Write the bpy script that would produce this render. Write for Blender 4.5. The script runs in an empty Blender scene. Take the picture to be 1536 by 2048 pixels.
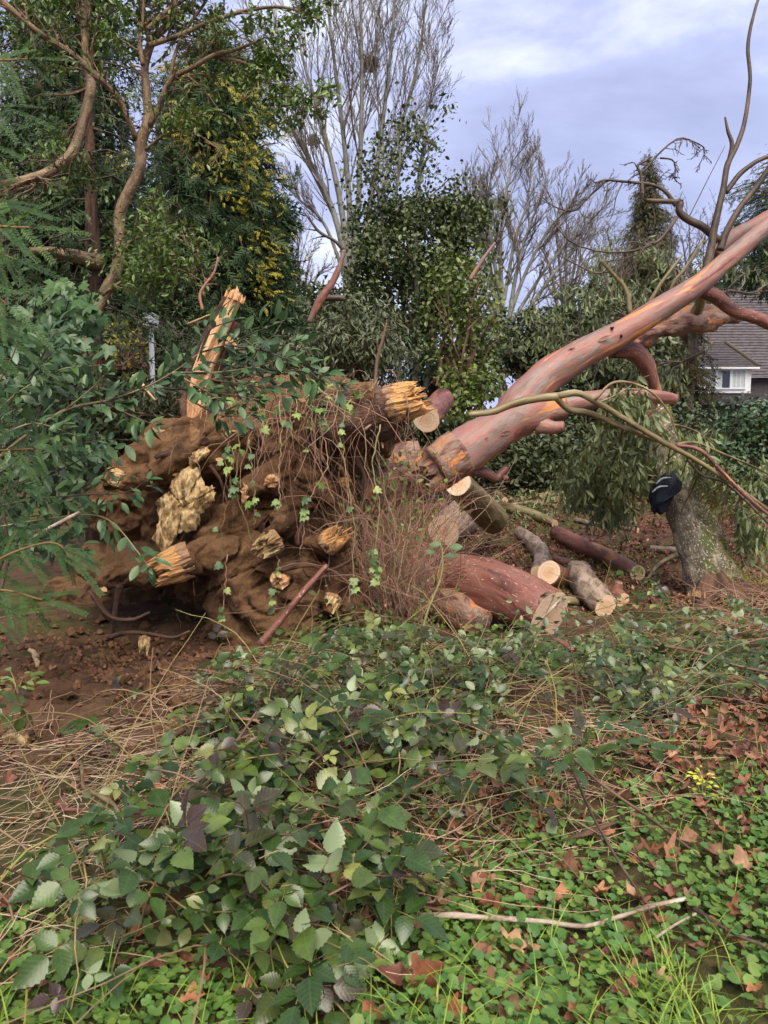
import bpy, math, random
import numpy as np
from mathutils import Vector, Matrix, noise

# ------------------------------------------------------------------ camera, sky, sun, exposure
scene = bpy.context.scene
R_ = math.radians
CAM_H, PITCH, FPX = 1.6, math.atan(144 / 1536), 1536.0
cam_data = bpy.data.cameras.new('camera')
cam = bpy.data.objects.new('camera', cam_data)
scene.collection.objects.link(cam)
cam.location = (0, 0, CAM_H)
cam.rotation_euler = (math.pi / 2 - PITCH, 0, 0)
cam_data.sensor_fit = 'VERTICAL'
cam_data.sensor_height = 36.0
cam_data.lens = 36.0 * FPX / 2048.0
cam_data.clip_end = 2000
cam_data.clip_start = 0.05
cam_data.dof.use_dof = True
cam_data.dof.focus_distance = 5.5
cam_data.dof.aperture_fstop = 6.0
scene.camera = cam

SUN_EL, SUN_AZ = R_(54), R_(172)          # azimuth clockwise from +Y
world = bpy.data.worlds.new('World')
scene.world = world
world.use_nodes = True
wn, wl = world.node_tree.nodes, world.node_tree.links
wn.clear()
w_out = wn.new('ShaderNodeOutputWorld')
sky = wn.new('ShaderNodeTexSky')
sky.sky_type = 'NISHITA'
sky.sun_disc = False
sky.sun_elevation = SUN_EL
sky.sun_rotation = SUN_AZ
sky.dust_density = 2.0
bg1 = wn.new('ShaderNodeBackground'); bg1.inputs[1].default_value = 0.05
wl.new(sky.outputs[0], bg1.inputs[0])
geo_n = wn.new('ShaderNodeTexCoord')
sep = wn.new('ShaderNodeSeparateXYZ'); wl.new(geo_n.outputs['Generated'], sep.inputs[0])
zz = wn.new('ShaderNodeMath'); zz.operation = 'MAXIMUM'; zz.inputs[1].default_value = 0.0
wl.new(sep.outputs[2], zz.inputs[0])
za = wn.new('ShaderNodeMath'); za.operation = 'ADD'; za.inputs[1].default_value = 0.22
wl.new(zz.outputs[0], za.inputs[0])
dv = wn.new('ShaderNodeVectorMath'); dv.operation = 'DIVIDE'
cmb = wn.new('ShaderNodeCombineXYZ')
for i_ in range(3):
    wl.new(za.outputs[0], cmb.inputs[i_])
wl.new(geo_n.outputs['Generated'], dv.inputs[0]); wl.new(cmb.outputs[0], dv.inputs[1])
mp = wn.new('ShaderNodeMapping'); mp.inputs['Scale'].default_value = (1.0, 1.25, 0.4)
mp.inputs['Location'].default_value = (0.35, 0.9, 0.0); mp.inputs['Rotation'].default_value = (0, 0, R_(-25))
wl.new(dv.outputs[0], mp.inputs[0])
cn = wn.new('ShaderNodeTexNoise'); cn.inputs['Scale'].default_value = 1.45; cn.inputs['Detail'].default_value = 9.0
cn.inputs['Roughness'].default_value = 0.56; cn.inputs['Distortion'].default_value = 0.25
wl.new(mp.outputs[0], cn.inputs['Vector'])
cr = wn.new('ShaderNodeValToRGB')
els = cr.color_ramp.elements
els[0].position = 0.36; els[0].color = (0.31, 0.34, 0.53, 1)
els[1].position = 0.70; els[1].color = (0.90, 0.94, 1.02, 1)
e_ = els.new(0.53); e_.color = (0.46, 0.50, 0.76, 1)
wl.new(cn.outputs['Fac'], cr.inputs[0])
bg2 = wn.new('ShaderNodeBackground'); bg2.inputs[1].default_value = 0.32
wl.new(cr.outputs[0], bg2.inputs[0])
mixw = wn.new('ShaderNodeMixShader'); mixw.inputs[0].default_value = 0.88
wl.new(bg1.outputs[0], mixw.inputs[1]); wl.new(bg2.outputs[0], mixw.inputs[2])
wl.new(mixw.outputs[0], w_out.inputs[0])

sun_d = bpy.data.lights.new('sun', 'SUN')
sun_d.energy = 1.5; sun_d.angle = R_(50); sun_d.color = (1.0, 0.90, 0.76)
sun = bpy.data.objects.new('sun', sun_d)
scene.collection.objects.link(sun)
to_sun = Vector((math.sin(SUN_AZ) * math.cos(SUN_EL), math.cos(SUN_AZ) * math.cos(SUN_EL), math.sin(SUN_EL)))
sun.rotation_euler = to_sun.to_track_quat('Z', 'Y').to_euler()
sun.location = to_sun * 30

scene.view_settings.view_transform = 'Standard'
scene.view_settings.look = 'None'
scene.view_settings.gamma = 1.0
scene.view_settings.exposure = 2.12
scene.cycles.max_bounces = 4
scene.cycles.diffuse_bounces = 2
scene.cycles.glossy_bounces = 2
scene.cycles.transmission_bounces = 2
scene.cycles.transparent_max_bounces = 4
scene.cycles.use_denoising = True
scene.cycles.use_adaptive_sampling = True
scene.cycles.adaptive_threshold = 0.02
world.cycles.sampling_method = 'MANUAL'
world.cycles.sample_map_resolution = 512

# ------------------------------------------------------------------ helpers
rng = np.random.default_rng(11)
random.seed(5)
COL = scene.collection
ORG = {}
CP, SP = math.cos(PITCH), math.sin(PITCH)


def W(px, py, Y):
    """world point seen at photo pixel (px, py) standing Y metres ahead"""
    x, u = (px - 768) / FPX, (1024 - py) / FPX
    d = np.array([x, CP + u * SP, u * CP - SP])
    t = Y / d[1]
    return np.array([0, 0, CAM_H]) + d * t


def proj(P):
    P = np.asarray(P, float)
    y, z = P[..., 1], P[..., 2] - CAM_H
    f = y * CP - z * SP
    u = y * SP + z * CP
    return 768 + FPX * P[..., 0] / f, 1024 - FPX * u / f


def M1(px, Y):
    return px * Y / FPX


def nrm(v):
    return v / np.maximum(np.linalg.norm(v, axis=-1, keepdims=True), 1e-9)


def hgt(x, y):
    x = np.asarray(x, float); y = np.asarray(y, float)
    n = 0.030 * np.sin(1.7 * x + 0.6) * np.sin(1.3 * y + 1.1) + 0.018 * np.sin(3.9 * x - 1.2 * y) * np.sin(2.8 * y + 0.7 * x)
    n = n + 0.008 * np.sin(9.1 * x + 2 * y) * np.sin(8.3 * y - 1.5 * x)
    g = lambda cx, cy, sx, sy, a: a * np.exp(-((x - cx) / sx) ** 2 - ((y - cy) / sy) ** 2)
    n = n + g(-1.9, 6.2, .8, .6, -.16) + g(-1.9, 4.6, .9, .5, .10) + g(0.2, 4.3, 1.6, .9, .10) + g(-.6, 3.0, .8, .6, .05)
    n = n + g(4.6, 7.1, .9, .7, .45)
    n = n * np.clip((60 - y) / 50, 0, 1)
    s = np.clip((y - 6.3) / 9.0, 0, 1)
    return n + .62 * (s * s * (3 - 2 * s))


def G(px, py, dz=0.0):
    """ground point seen at a pixel"""
    lo, hi = 0.5, 120.0
    for _ in range(40):
        m = (lo + hi) / 2
        p = W(px, py, m)
        if p[2] > hgt(p[0], p[1]):
            lo = m
        else:
            hi = m
    p = W(px, py, lo)
    p[2] = hgt(p[0], p[1]) + dz
    return p


class Geo:
    def __init__(s):
        s.V, s.tc, s.var, s.F = [], [], [], []
        s.n = 0

    def add(s, v, f, tc=None, var=0.0, m=0):
        v = np.asarray(v, np.float32)
        n = len(v)
        s.V.append(v)
        s.tc.append(np.zeros((n, 3), np.float32) if tc is None else np.asarray(tc, np.float32))
        s.var.append(np.broadcast_to(np.asarray(var, np.float32), (n,)))
        f = f if isinstance(f, (list, tuple)) and len(f) and isinstance(f[0], np.ndarray) and f[0].ndim == 2 else [np.asarray(f, np.int64)]
        for a in f:
            if len(a):
                s.F.append((a + s.n, m))
        s.n += n

    def build(s, name, mats, parent=None, smooth=False, origin=None):
        if not isinstance(mats, (list, tuple)):
            mats = [mats]
        me = bpy.data.meshes.new(name)
        if origin is None:
            origin = ORG.get(parent.name, (0, 0, 0)) if parent else (0, 0, 0)
        V = np.concatenate(s.V) - np.asarray(origin, np.float32)
        me.vertices.add(len(V))
        me.vertices.foreach_set('co', V.astype(np.float32).ravel())
        tot = np.concatenate([np.full(len(a), a.shape[1], np.int32) for a, _ in s.F])
        idx = np.concatenate([a.ravel() for a, _ in s.F]).astype(np.int32)
        mi = np.concatenate([np.full(len(a), m, np.int32) for a, m in s.F])
        me.loops.add(len(idx)); me.loops.foreach_set('vertex_index', idx)
        me.polygons.add(len(tot))
        st = np.zeros(len(tot), np.int32); st[1:] = np.cumsum(tot)[:-1]
        me.polygons.foreach_set('loop_start', st)
        me.polygons.foreach_set('loop_total', tot)
        me.polygons.foreach_set('material_index', mi)
        me.polygons.foreach_set('use_smooth', np.full(len(tot), bool(smooth)))
        a = me.attributes.new('tc', 'FLOAT_VECTOR', 'POINT'); a.data.foreach_set('vector', np.concatenate(s.tc).ravel())
        a = me.attributes.new('var', 'FLOAT', 'POINT'); a.data.foreach_set('value', np.concatenate(s.var).astype(np.float32))
        for m in mats:
            me.materials.append(m)
        me.update(calc_edges=True)
        if name is None:
            return me
        return link(name, me, parent, (0, 0, 0) if parent else origin)


def link(name, data, parent=None, loc=(0, 0, 0)):
    o = bpy.data.objects.new(name, data)
    COL.objects.link(o)
    o.location = [float(c) for c in loc]
    if parent:
        o.parent = parent
        ORG[o.name] = ORG[parent.name]
    else:
        ORG[o.name] = np.asarray(loc, float)
    return o


def tag(o, label=None, cat=None, group=None, kind=None):
    if label: o['label'] = label
    if cat: o['category'] = cat
    if group: o['group'] = group
    if kind: o['kind'] = kind
    return o


def thing(name, label, cat, loc=(0, 0, 0), group=None):
    return tag(link(name, None, None, loc), label, cat, group)


def piece(name, me, parent, pos, rot, s=1.0):
    """one small object sharing a mesh, placed in world space under its parent"""
    o = bpy.data.objects.new(name, me)
    COL.objects.link(o)
    org = ORG[parent.name] if parent else np.zeros(3)
    m = np.eye(4)
    m[:3, :3] = np.asarray(rot) * s
    m[:3, 3] = np.asarray(pos) - org
    o.matrix_basis = Matrix(m.tolist())
    if parent:
        o.parent = parent
    return o


def spline(pts, rad, n):
    """Catmull-Rom resample of points and radii"""
    P = np.asarray(pts, float); Rr = np.asarray(rad, float)
    P = np.vstack([2 * P[0] - P[1], P, 2 * P[-1] - P[-2]])
    seg = len(P) - 3
    t = np.linspace(0, seg - 1e-6, n); i = t.astype(int); f = (t - i)[:, None]
    a, b, c, d = P[i], P[i + 1], P[i + 2], P[i + 3]
    Q = .5 * (2 * b + (c - a) * f + (2 * a - 5 * b + 4 * c - d) * f ** 2 + (3 * b - a - 3 * c + d) * f ** 3)
    r = np.interp(t, np.arange(len(Rr)), Rr)
    return Q, r


def tube(g, P, R, sides=10, rough=0.0, fr=3.0, seed=0.0, cap=True, var=0.0, m=0, flat=1.0):
    P = np.asarray(P, float); R = np.asarray(R, float); k = len(P)
    T = nrm(np.gradient(P, axis=0))
    ref = np.array([0, 0, 1.0]) if abs(T[0][2]) < .9 else np.array([1.0, 0, 0])
    a = nrm(np.cross(T[0], ref)); rings = []; tcs = []
    ang = np.arange(sides) * 2 * math.pi / sides
    ca, sa = np.cos(ang), np.sin(ang)
    L = np.concatenate([[0], np.cumsum(np.linalg.norm(np.diff(P, axis=0), axis=1))])
    for j in range(k):
        a = nrm(a - T[j] * np.dot(a, T[j])); b = np.cross(T[j], a)
        rr = np.full(sides, R[j])
        if rough:
            for q in range(sides):
                rr[q] *= 1 + rough * noise.fractal(Vector((ca[q] * 1.3 + seed, sa[q] * 1.3, L[j] * fr + seed)), .8, 2.0, 4)
        rings.append(P[j] + np.outer(ca * rr, a) + np.outer(sa * rr * flat, b))
        tcs.append(np.stack([ca * R[j], sa * R[j], np.full(sides, L[j]) + seed * 3.7], 1))
    V = np.concatenate(rings); tc = np.concatenate(tcs)
    j, i = np.meshgrid(np.arange(k - 1), np.arange(sides), indexing='ij')
    i2 = (i + 1) % sides
    q = np.stack([j * sides + i, j * sides + i2, (j + 1) * sides + i2, (j + 1) * sides + i], -1).reshape(-1, 4)
    F = [q]
    if cap:
        F.append(np.arange(sides)[::-1][None]); F.append((np.arange(sides) + (k - 1) * sides)[None])
    g.add(V, F, tc, var, m)
    return rings[0], rings[-1]


def tubes(g, P, R, sides=3, var=0.0, m=0):
    """many open tubes at once: P (n,k,3), R (n,k)"""
    n, k = P.shape[:2]
    if not n: return
    T = nrm(np.gradient(P, axis=1))
    ref = np.where(np.abs(T[:, :1, 2:3]) < .9, np.array([0, 0, 1.0]), np.array([1.0, 0, 0]))
    ref = np.broadcast_to(ref, T.shape)
    a = nrm(np.cross(T, ref)); b = np.cross(T, a)
    ang = np.arange(sides) * 2 * math.pi / sides
    ca, sa = np.cos(ang), np.sin(ang)
    V = P[:, :, None] + R[:, :, None, None] * (ca[:, None] * a[:, :, None] + sa[:, None] * b[:, :, None])
    L = np.concatenate([np.zeros((n, 1)), np.cumsum(np.linalg.norm(np.diff(P, axis=1), axis=2), 1)], 1)
    tc = np.stack([ca * R[..., None], sa * R[..., None], np.broadcast_to((L + rng.uniform(0, 9, (n, 1)))[..., None], (n, k, sides))], -1)
    o, j, i = np.meshgrid(np.arange(n), np.arange(k - 1), np.arange(sides), indexing='ij')
    i2 = (i + 1) % sides; base = o * k * sides
    q = np.stack([base + j * sides + i, base + j * sides + i2, base + (j + 1) * sides + i2, base + (j + 1) * sides + i], -1).reshape(-1, 4)
    vv = np.repeat(np.broadcast_to(var, (n,)), k * sides)
    g.add(V.reshape(-1, 3), [q], tc.reshape(-1, 3), vv, m)


def grow(P, R, n_per, lr, ang, up=0.1, wig=.15, trop=0.0, k=5, t0=.25, t1=1.0, rr=.6, rtip=.35, length=None):
    n, k0 = P.shape[:2]
    N = n * n_per
    par = np.repeat(np.arange(n), n_per)
    tt = np.tile((np.arange(n_per) + .5) / n_per, n) + rng.uniform(-.5, .5, N) / n_per
    t = (t0 + (t1 - t0) * np.clip(tt, 0, 1)) * (k0 - 1) * .9999
    i = t.astype(int); f = (t - i)[:, None]
    A, B = P[par, i], P[par, i + 1]
    pos = A + (B - A) * f; tan = nrm(B - A)
    r = (R[par, i] * (1 - f[:, 0]) + R[par, i + 1] * f[:, 0])
    perp = nrm(np.cross(rng.normal(size=(N, 3)), tan))
    a = ang * rng.uniform(.65, 1.35, N)[:, None]
    d = tan * np.cos(a) + perp * np.sin(a); d[:, 2] += up; d = nrm(d)
    Lp = np.linalg.norm(np.diff(P, axis=1), axis=2).sum(1)[par] if length is None else np.full(N, length)
    L = Lp * lr * (1 - .45 * t / (k0 - 1)) * rng.uniform(.55, 1.25, N)
    Q = np.empty((N, k, 3)); Q[:, 0] = pos
    for j in range(1, k):
        d = d + rng.normal(size=(N, 3)) * wig; d[:, 2] += trop; d = nrm(d)
        Q[:, j] = Q[:, j - 1] + d * (L / (k - 1))[:, None]
    r0 = r * rr
    return Q, r0[:, None] * np.linspace(1, rtip, k)[None]


def frames(d, n):
    """rotation matrices with x along d and z near n"""
    x = nrm(d); y = nrm(np.cross(n, x)); z = np.cross(x, y)
    return np.stack([x, y, z], -1)


def scatter(g, tmpl, P, Rm, S, var=0.0, m=0):
    v, f, tc = tmpl
    n, kv = len(P), len(v)
    if not n: return
    S = np.broadcast_to(np.asarray(S, float), (n,))
    V = np.einsum('nij,kj->nki', Rm, v) * S[:, None, None] + P[:, None]
    off = (np.arange(n) * kv)[:, None, None]
    F = [(a[None] + off).reshape(-1, a.shape[1]) for a in f]
    g.add(V.reshape(-1, 3), F, np.tile(tc, (n, 1)), np.repeat(np.broadcast_to(var, (n,)), kv), m)


def rdir(n):
    return nrm(rng.normal(size=(n, 3)))


# ---------------- leaf templates: (verts, [faces], tc) with x along the leaf, z up; length 1
def t_leaf(width=.4, n=3, fold=.12, droop=.15, shape=1.0, serr=0.0, stalk=.0, pleat=0.0):
    xs = np.linspace(0, 1, n + 2)
    w = width / 2 * np.sin(math.pi * xs ** shape) ** .8 * (1 - .35 * xs ** 3 * (1 if serr else 0))
    w[0] = w[-1] = 0
    v, tc, f3, f4 = [], [], [], []
    for j, x in enumerate(xs):
        ww = w[j]
        if serr and 0 < j < n + 1: ww *= 1 + (serr if j % 2 else -serr * .8)
        z = -droop * x * x
        pz = pleat * (1 if j % 2 else -1)
        if j in (0, n + 1):
            v.append((x, 0, z)); tc.append((x, 0, 0))
        else:
            xx = x - (.0 if not serr else .0)
            v += [(xx, -ww, z + fold * ww * 2 + pz), (x, 0, z), (xx, ww, z + fold * ww * 2 + pz)]
            tc += [(xx, -ww / max(width / 2, 1e-6), 0), (x, 0, 0), (xx, ww / max(width / 2, 1e-6), 0)]
    f3 += [(0, 1, 2), (0, 2, 3)]
    for j in range(1, n):
        a = 1 + 3 * (j - 1); b = a + 3
        f4 += [(a, b, b + 1, a + 1), (a + 1, b + 1, b + 2, a + 2)]
    a = 1 + 3 * (n - 1); e = a + 3
    f3 += [(a, e, a + 1), (a + 1, e, a + 2)]
    F = [np.array(f3)[:, ::1]]
    if f4: F.append(np.array(f4))
    v = np.array(v, float); tc = np.array(tc, float)
    if stalk:
        v[:, 0] += stalk
    return v, F, tc


def t_fan(outline, cz=0.0, zs=None, center=(0, 0)):
    o = np.array(outline, float); n = len(o)
    z = np.zeros(n) if zs is None else np.array(zs, float)
    v = np.vstack([[center[0], center[1], cz], np.column_stack([o, z])])
    f = np.array([(0, 1 + i, 1 + (i + 1) % n) for i in range(n)])
    tc = np.column_stack([v[:, :2], np.zeros(n + 1)])
    return v, [f], tc


def t_ivy():
    o = [(0, 0), (-.12, -.28), (.18, -.52), (.34, -.30), (.62, -.36), (.68, -.14), (1, 0), (.68, .14), (.62, .36), (.34, .30), (.18, .52), (-.12, .28)]
    z = [0, -.03, -.1, .04, -.06, .05, -.16, .05, -.06, .04, -.1, -.03]
    return t_fan(o, .03, z, (.32, 0))


def t_round():
    o = []; z = []
    n = 13
    for i in range(n):
        a = -math.pi * .86 + 2 * math.pi * .86 * i / (n - 1)
        r = .5 * (1.0 + (.06 if i % 2 else -.04))
        o.append((.45 + r * math.cos(a), r * math.sin(a) * 1.08)); z.append(.05 * math.cos(2 * a) + (.03 if i % 2 else 0))
    o.append((.22, 0)); z.append(0)
    return t_fan(o, -.07, z, (.42, 0))


def t_maple(seed=0, curl=.25):
    r = random.Random(seed)
    lobes = [(-2.3, .52), (-1.15, .82), (0, 1.0), (1.15, .82), (2.3, .52)]
    o = []
    for q, (a, L) in enumerate(lobes):
        L *= r.uniform(.85, 1.1)
        w1, w2, a = r.uniform(.34, .46), r.uniform(.15, .24), a + r.uniform(-.12, .12)
        o += [(math.cos(a - w1) * L * .62, math.sin(a - w1) * L * .62), (math.cos(a - w2) * L * r.uniform(.78, .95), math.sin(a - w2) * L * .9),
              (math.cos(a) * L * .95, math.sin(a) * L * .95), (math.cos(a + w2) * L * r.uniform(.76, .92), math.sin(a + w2) * L * .84)]
    o.append((-.12, .05))
    o = np.array(o)
    # two rings so that the leaf can curl
    n = len(o)
    def zf(p):
        return curl * (p[:, 0] ** 2 * r.uniform(.2, 1.0) + p[:, 1] ** 2 * r.uniform(.3, 1.2)) + .13 * np.sin(p[:, 0] * 6 + seed) * np.sin(p[:, 1] * 7 + 2 * seed) + .05 * np.sin(p[:, 0] * 13 - p[:, 1] * 9 + seed)
    mid = o * .5
    P = np.vstack([[[0, 0]], mid, o])
    v = np.column_stack([P, zf(P)])
    bend = r.uniform(-.6, 1.1)
    v[:, 2] += bend * np.clip(v[:, 0] - .2, 0, 1) ** 2 + r.uniform(0, .9) * np.abs(v[:, 1]) ** 1.5
    v[:, 1] *= r.uniform(.55, .95)
    f3 = np.array([(0, 1 + i, 1 + (i + 1) % n) for i in range(n)])
    f4 = np.array([(1 + i, 1 + n + i, 1 + n + (i + 1) % n, 1 + (i + 1) % n) for i in range(n)])
    return v, [f3, f4], np.column_stack([P, np.zeros(len(P))])


def t_spray(n=6, droop=.35, wid=.5):
    """flat drooping conifer spray"""
    v, f = [], []
    def strip(p, q, w):
        p = np.array(p, float); q = np.array(q, float); d = nrm(q - p); s = np.array([-d[1], d[0], 0]) * w
        b = len(v)
        v.extend([p - s, p + s, (p + q) / 2 + s * .9, q, (p + q) / 2 - s * .9]); f.append((b, b + 1, b + 2, b + 3, b + 4))
    bend = lambda x: -droop * x * x
    for i in range(n):
        x0 = i / n; x1 = (i + 1) / n
        strip((x0, 0, bend(x0)), (x1 + .04, 0, bend(x1)), .035)
        L = wid * (1 - .75 * x0) * .8
        for s in (-1, 1):
            strip((x0 + .04, 0, bend(x0)), (x0 + .04 + L * .75, s * L * .62, bend(x0) - L * .3), .03)
    v = np.array(v); return v, [np.array(f)], v.copy()


def t_needles(n=22, L=.12):
    """yew twig: two flat rows of needles on a thin stem, length 1"""
    v, f = [], []
    for i in range(n):
        x = .04 + .94 * i / n
        for s in (-1, 1):
            l = L * (1 - .35 * x) * random.uniform(.85, 1.1); a = math.radians(random.uniform(52, 68))
            d = np.array([math.cos(a), s * math.sin(a), random.uniform(-.05, .28)])
            p = np.array([x + (.02 if s > 0 else 0), 0, -.12 * x * x]); q = p + d * l
            w = np.array([math.sin(a), -s * math.cos(a), 0]) * .017
            b = len(v); md = (p + q) / 2 + np.array([0, 0, .006])
            v += [p - w * .5, md - w, q, md + w, p + w * .5]; f.append((b, b + 1, b + 2, b + 3, b + 4))
    v = np.array(v); return v, [np.array(f)], v.copy()


# ------------------------------------------------------------------ materials
class NT:
    def __init__(s, name):
        s.m = bpy.data.materials.new(name); s.m.use_nodes = True
        s.n, s.l = s.m.node_tree.nodes, s.m.node_tree.links
        s.b = s.n['Principled BSDF']; s.out = s.n['Material Output']

    def new(s, t, **kw):
        x = s.n.new('ShaderNode' + t)
        for k, v in kw.items(): setattr(x, k, v)
        return x

    def attr(s, nm):
        return s.new('Attribute', attribute_name=nm)

    def val(s, inp, v):
        if hasattr(v, 'node'): s.l.new(v, inp)
        else: inp.default_value = v

    def math(s, op, a, b=0.0):
        x = s.new('Math', operation=op); s.val(x.inputs[0], a); s.val(x.inputs[1], b); return x.outputs[0]

    def ramp(s, fac, cols, interp='LINEAR'):
        x = s.new('ValToRGB'); x.color_ramp.interpolation = interp; e = x.color_ramp.elements
        while len(e) < len(cols): e.new(.5)
        for i, (p, c) in enumerate(cols):
            e[i].position = p; e[i].color = (c[0], c[1], c[2], 1) if not np.isscalar(c) else (c, c, c, 1)
        s.val(x.inputs[0], fac); return x.outputs[0]

    def map(s, v, scale):
        x = s.new('Mapping'); x.inputs['Scale'].default_value = scale if not np.isscalar(scale) else (scale,) * 3
        s.l.new(v, x.inputs[0]); return x.outputs[0]

    def noise(s, v, scale=1.0, detail=4.0, rough=.55, dist=0.0):
        x = s.new('TexNoise'); x.inputs['Scale'].default_value = scale; x.inputs['Detail'].default_value = detail
        x.inputs['Roughness'].default_value = rough; x.inputs['Distortion'].default_value = dist
        if v is not None: s.l.new(v, x.inputs['Vector'])
        return x.outputs['Fac']

    def mix(s, f, a, b, mode='MIX'):
        x = s.new('Mix', data_type='RGBA', blend_type=mode)
        s.val(x.inputs['Factor'], f)
        for i, c in ((6, a), (7, b)):
            if hasattr(c, 'node'): s.l.new(c, x.inputs[i])
            else: x.inputs[i].default_value = (c[0], c[1], c[2], 1)
        return x.outputs[2]

    def bump(s, h, strength=.5, dist=.02, prev=None):
        x = s.new('Bump'); x.inputs['Strength'].default_value = strength; x.inputs['Distance'].default_value = dist
        s.l.new(h, x.inputs['Height'])
        if prev is not None: s.l.new(prev, x.inputs['Normal'])
        return x.outputs[0]

    def done(s, col, rough=.6, bump=None, spec=.5):
        s.val(s.b.inputs['Base Color'], col if hasattr(col, 'node') else (*col, 1)); s.val(s.b.inputs['Roughness'], rough)
        s.b.inputs['Specular IOR Level'].default_value = spec
        if bump is not None: s.l.new(bump, s.b.inputs['Normal'])
        return s.m


def leafmat(name, cols, rough=.42, spec=.45, trans=0.0, veins=0.0, back=None, mottle=.25):
    t = NT(name)
    v = t.math('ADD', t.attr('var').outputs['Fac'], t.new('ObjectInfo').outputs['Random'])
    v = t.math('FRACT', v)
    n = len(cols)
    cols = [(c[0] * 1.38, c[1] * 1.12, c[2] * .72) if c[1] > c[0] else c for c in cols]
    c = t.ramp(v, [(i / max(n - 1, 1), c) for i, c in enumerate(cols)])
    pos = t.new('NewGeometry').outputs['Position']
    nz = t.noise(pos, 23.0, 3.0)
    c = t.mix(mottle, c, t.ramp(nz, [(.3, (.25, .25, .25)), (.7, (1.6, 1.6, 1.5))]), 'MULTIPLY')
    bmp = None
    if veins:
        tc = t.attr('tc').outputs['Vector']
        sp = t.new('SeparateXYZ'); t.l.new(tc, sp.inputs[0])
        av = t.math('ABSOLUTE', sp.outputs[1])
        ph = t.math('MULTIPLY', t.math('SUBTRACT', sp.outputs[0], t.math('MULTIPLY', av, .30)), 7.0)
        fr = t.math('ABSOLUTE', t.math('SUBTRACT', t.math('FRACT', ph), .5))
        line = t.math('LESS_THAN', t.math('MINIMUM', t.math('SUBTRACT', .5, fr), t.math('MULTIPLY', av, 1.3)), .07)
        c = t.mix(t.math('MULTIPLY', line, veins), c, (.20, .27, .10))
        bmp = t.bump(t.math('SUBTRACT', .5, t.math('MULTIPLY', fr, fr)), .08, .01)
    if back is not None:
        c = t.mix(t.new('NewGeometry').outputs['Backfacing'], c, back)
    m = t.done(c, rough, bmp, spec)
    if trans:
        tr = t.new('BsdfTranslucent'); t.l.new(t.mix(1.0, c, (1.1, 1.25, .6), 'MULTIPLY'), tr.inputs[0])
        ms = t.new('MixShader'); ms.inputs[0].default_value = trans
        t.l.new(t.b.outputs[0], ms.inputs[1]); t.l.new(tr.outputs[0], ms.inputs[2]); t.l.new(ms.outputs[0], t.out.inputs[0])
    return m


def barkmat(name, cols, scale=(6, 6, 1.5), rough=.6, bump=.4, patch=None, specks=None, detail=5.0, spec=.4, bdist=.015, lumpy=(14, 14, 5)):
    t = NT(name)
    tc = t.attr('tc').outputs['Vector']
    n = t.noise(t.map(tc, scale), 1.0, detail, .65, .9)
    c = t.ramp(n, [(.5 + (p - .5) * .62, q) for p, q in cols])
    if patch:
        col, sc, th = patch
        p = t.noise(t.map(tc, sc), 1.0, 3.0, .5, .8)
        c = t.mix(t.ramp(p, [(th, 0.0), (th + .035, 1.0)]), c, col)
    if specks:
        col, sc, th = specks
        p = t.noise(t.map(tc, sc), 1.0, 2.0, .6)
        c = t.mix(t.ramp(p, [(th, 0.0), (th + .06, 1.0)]), c, col)
    h = t.noise(t.map(tc, lumpy), 2.0, 6.0, .65)
    return t.done(c, rough, t.bump(h, bump, bdist), spec)


MT = {}
MT['bark_red'] = barkmat('smooth_red_bark', [(.22, (.12, .042, .032)), (.36, (.26, .105, .080)), (.50, (.25, .115, .090)), (.60, (.22, .155, .128)), (.70, (.15, .10, .078)), (.84, (.33, .10, .06))],
                         (9, 9, 1.3), .48, .55, ((.48, .20, .075), (7.5, 7.5, 1.1), .585), ((.36, .27, .22), (40, 40, 9), .70))
MT['bark_wet'] = barkmat('wet_red_bark', [(.22, (.060, .024, .018)), (.40, (.145, .052, .038)), (.55, (.215, .088, .064)), (.70, (.13, .065, .050)), (.85, (.27, .16, .125))],
                         (7, 7, 1.3), .45, .35, ((.40, .18, .065), (5.0, 5.0, 1.2), .60), ((.44, .30, .22), (70, 70, 26), .64))
MT['bark_flaky'] = barkmat('flaking_bark', [(.3, (.10, .035, .025)), (.45, (.22, .115, .085)), (.55, (.25, .17, .13)), (.7, (.40, .17, .07))],
                           (9, 9, 4), .5, .9, ((.50, .19, .06), (9, 9, 5), .60), None, bdist=.03)
MT['bark_olive'] = barkmat('olive_bark', [(.3, (.085, .058, .026)), (.5, (.20, .15, .066)), (.7, (.27, .23, .13))], (9, 9, 1.6), .55, .5,
                           ((.16, .07, .035), (9, 9, 2), .62))
MT['bark_dead'] = barkmat('dark_branch_bark', [(.3, (.030, .020, .015)), (.5, (.066, .044, .030)), (.7, (.115, .080, .052))], (9, 9, 3), .55, .4)
MT['bark_grey'] = barkmat('grey_log_bark', [(.3, (.10, .07, .048)), (.5, (.23, .165, .12)), (.7, (.34, .26, .20))], (12, 12, 4), .75, .7, None, ((.45, .38, .30), (60, 60, 30), .66))
MT['bark_mossy'] = barkmat('lichen_bark', [(.3, (.075, .060, .044)), (.5, (.17, .14, .10)), (.66, (.28, .235, .17))], (10, 10, 6), .8, .8, ((.085, .10, .03), (5, 5, 2), .60),
                           ((.50, .45, .33), (55, 55, 45), .58))
MT['bark_holly'] = barkmat('tan_holly_bark', [(.3, (.070, .044, .024)), (.5, (.16, .105, .058)), (.7, (.25, .17, .10))], (10, 10, 5), .7, .6, None, ((.44, .32, .19), (55, 55, 60), .62))
MT['bark_brown'] = barkmat('dark_brown_bark', [(.3, (.030, .016, .010)), (.5, (.085, .042, .026)), (.7, (.14, .075, .045))], (16, 16, 2.5), .85, 1.0, None, None, bdist=.03)
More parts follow.
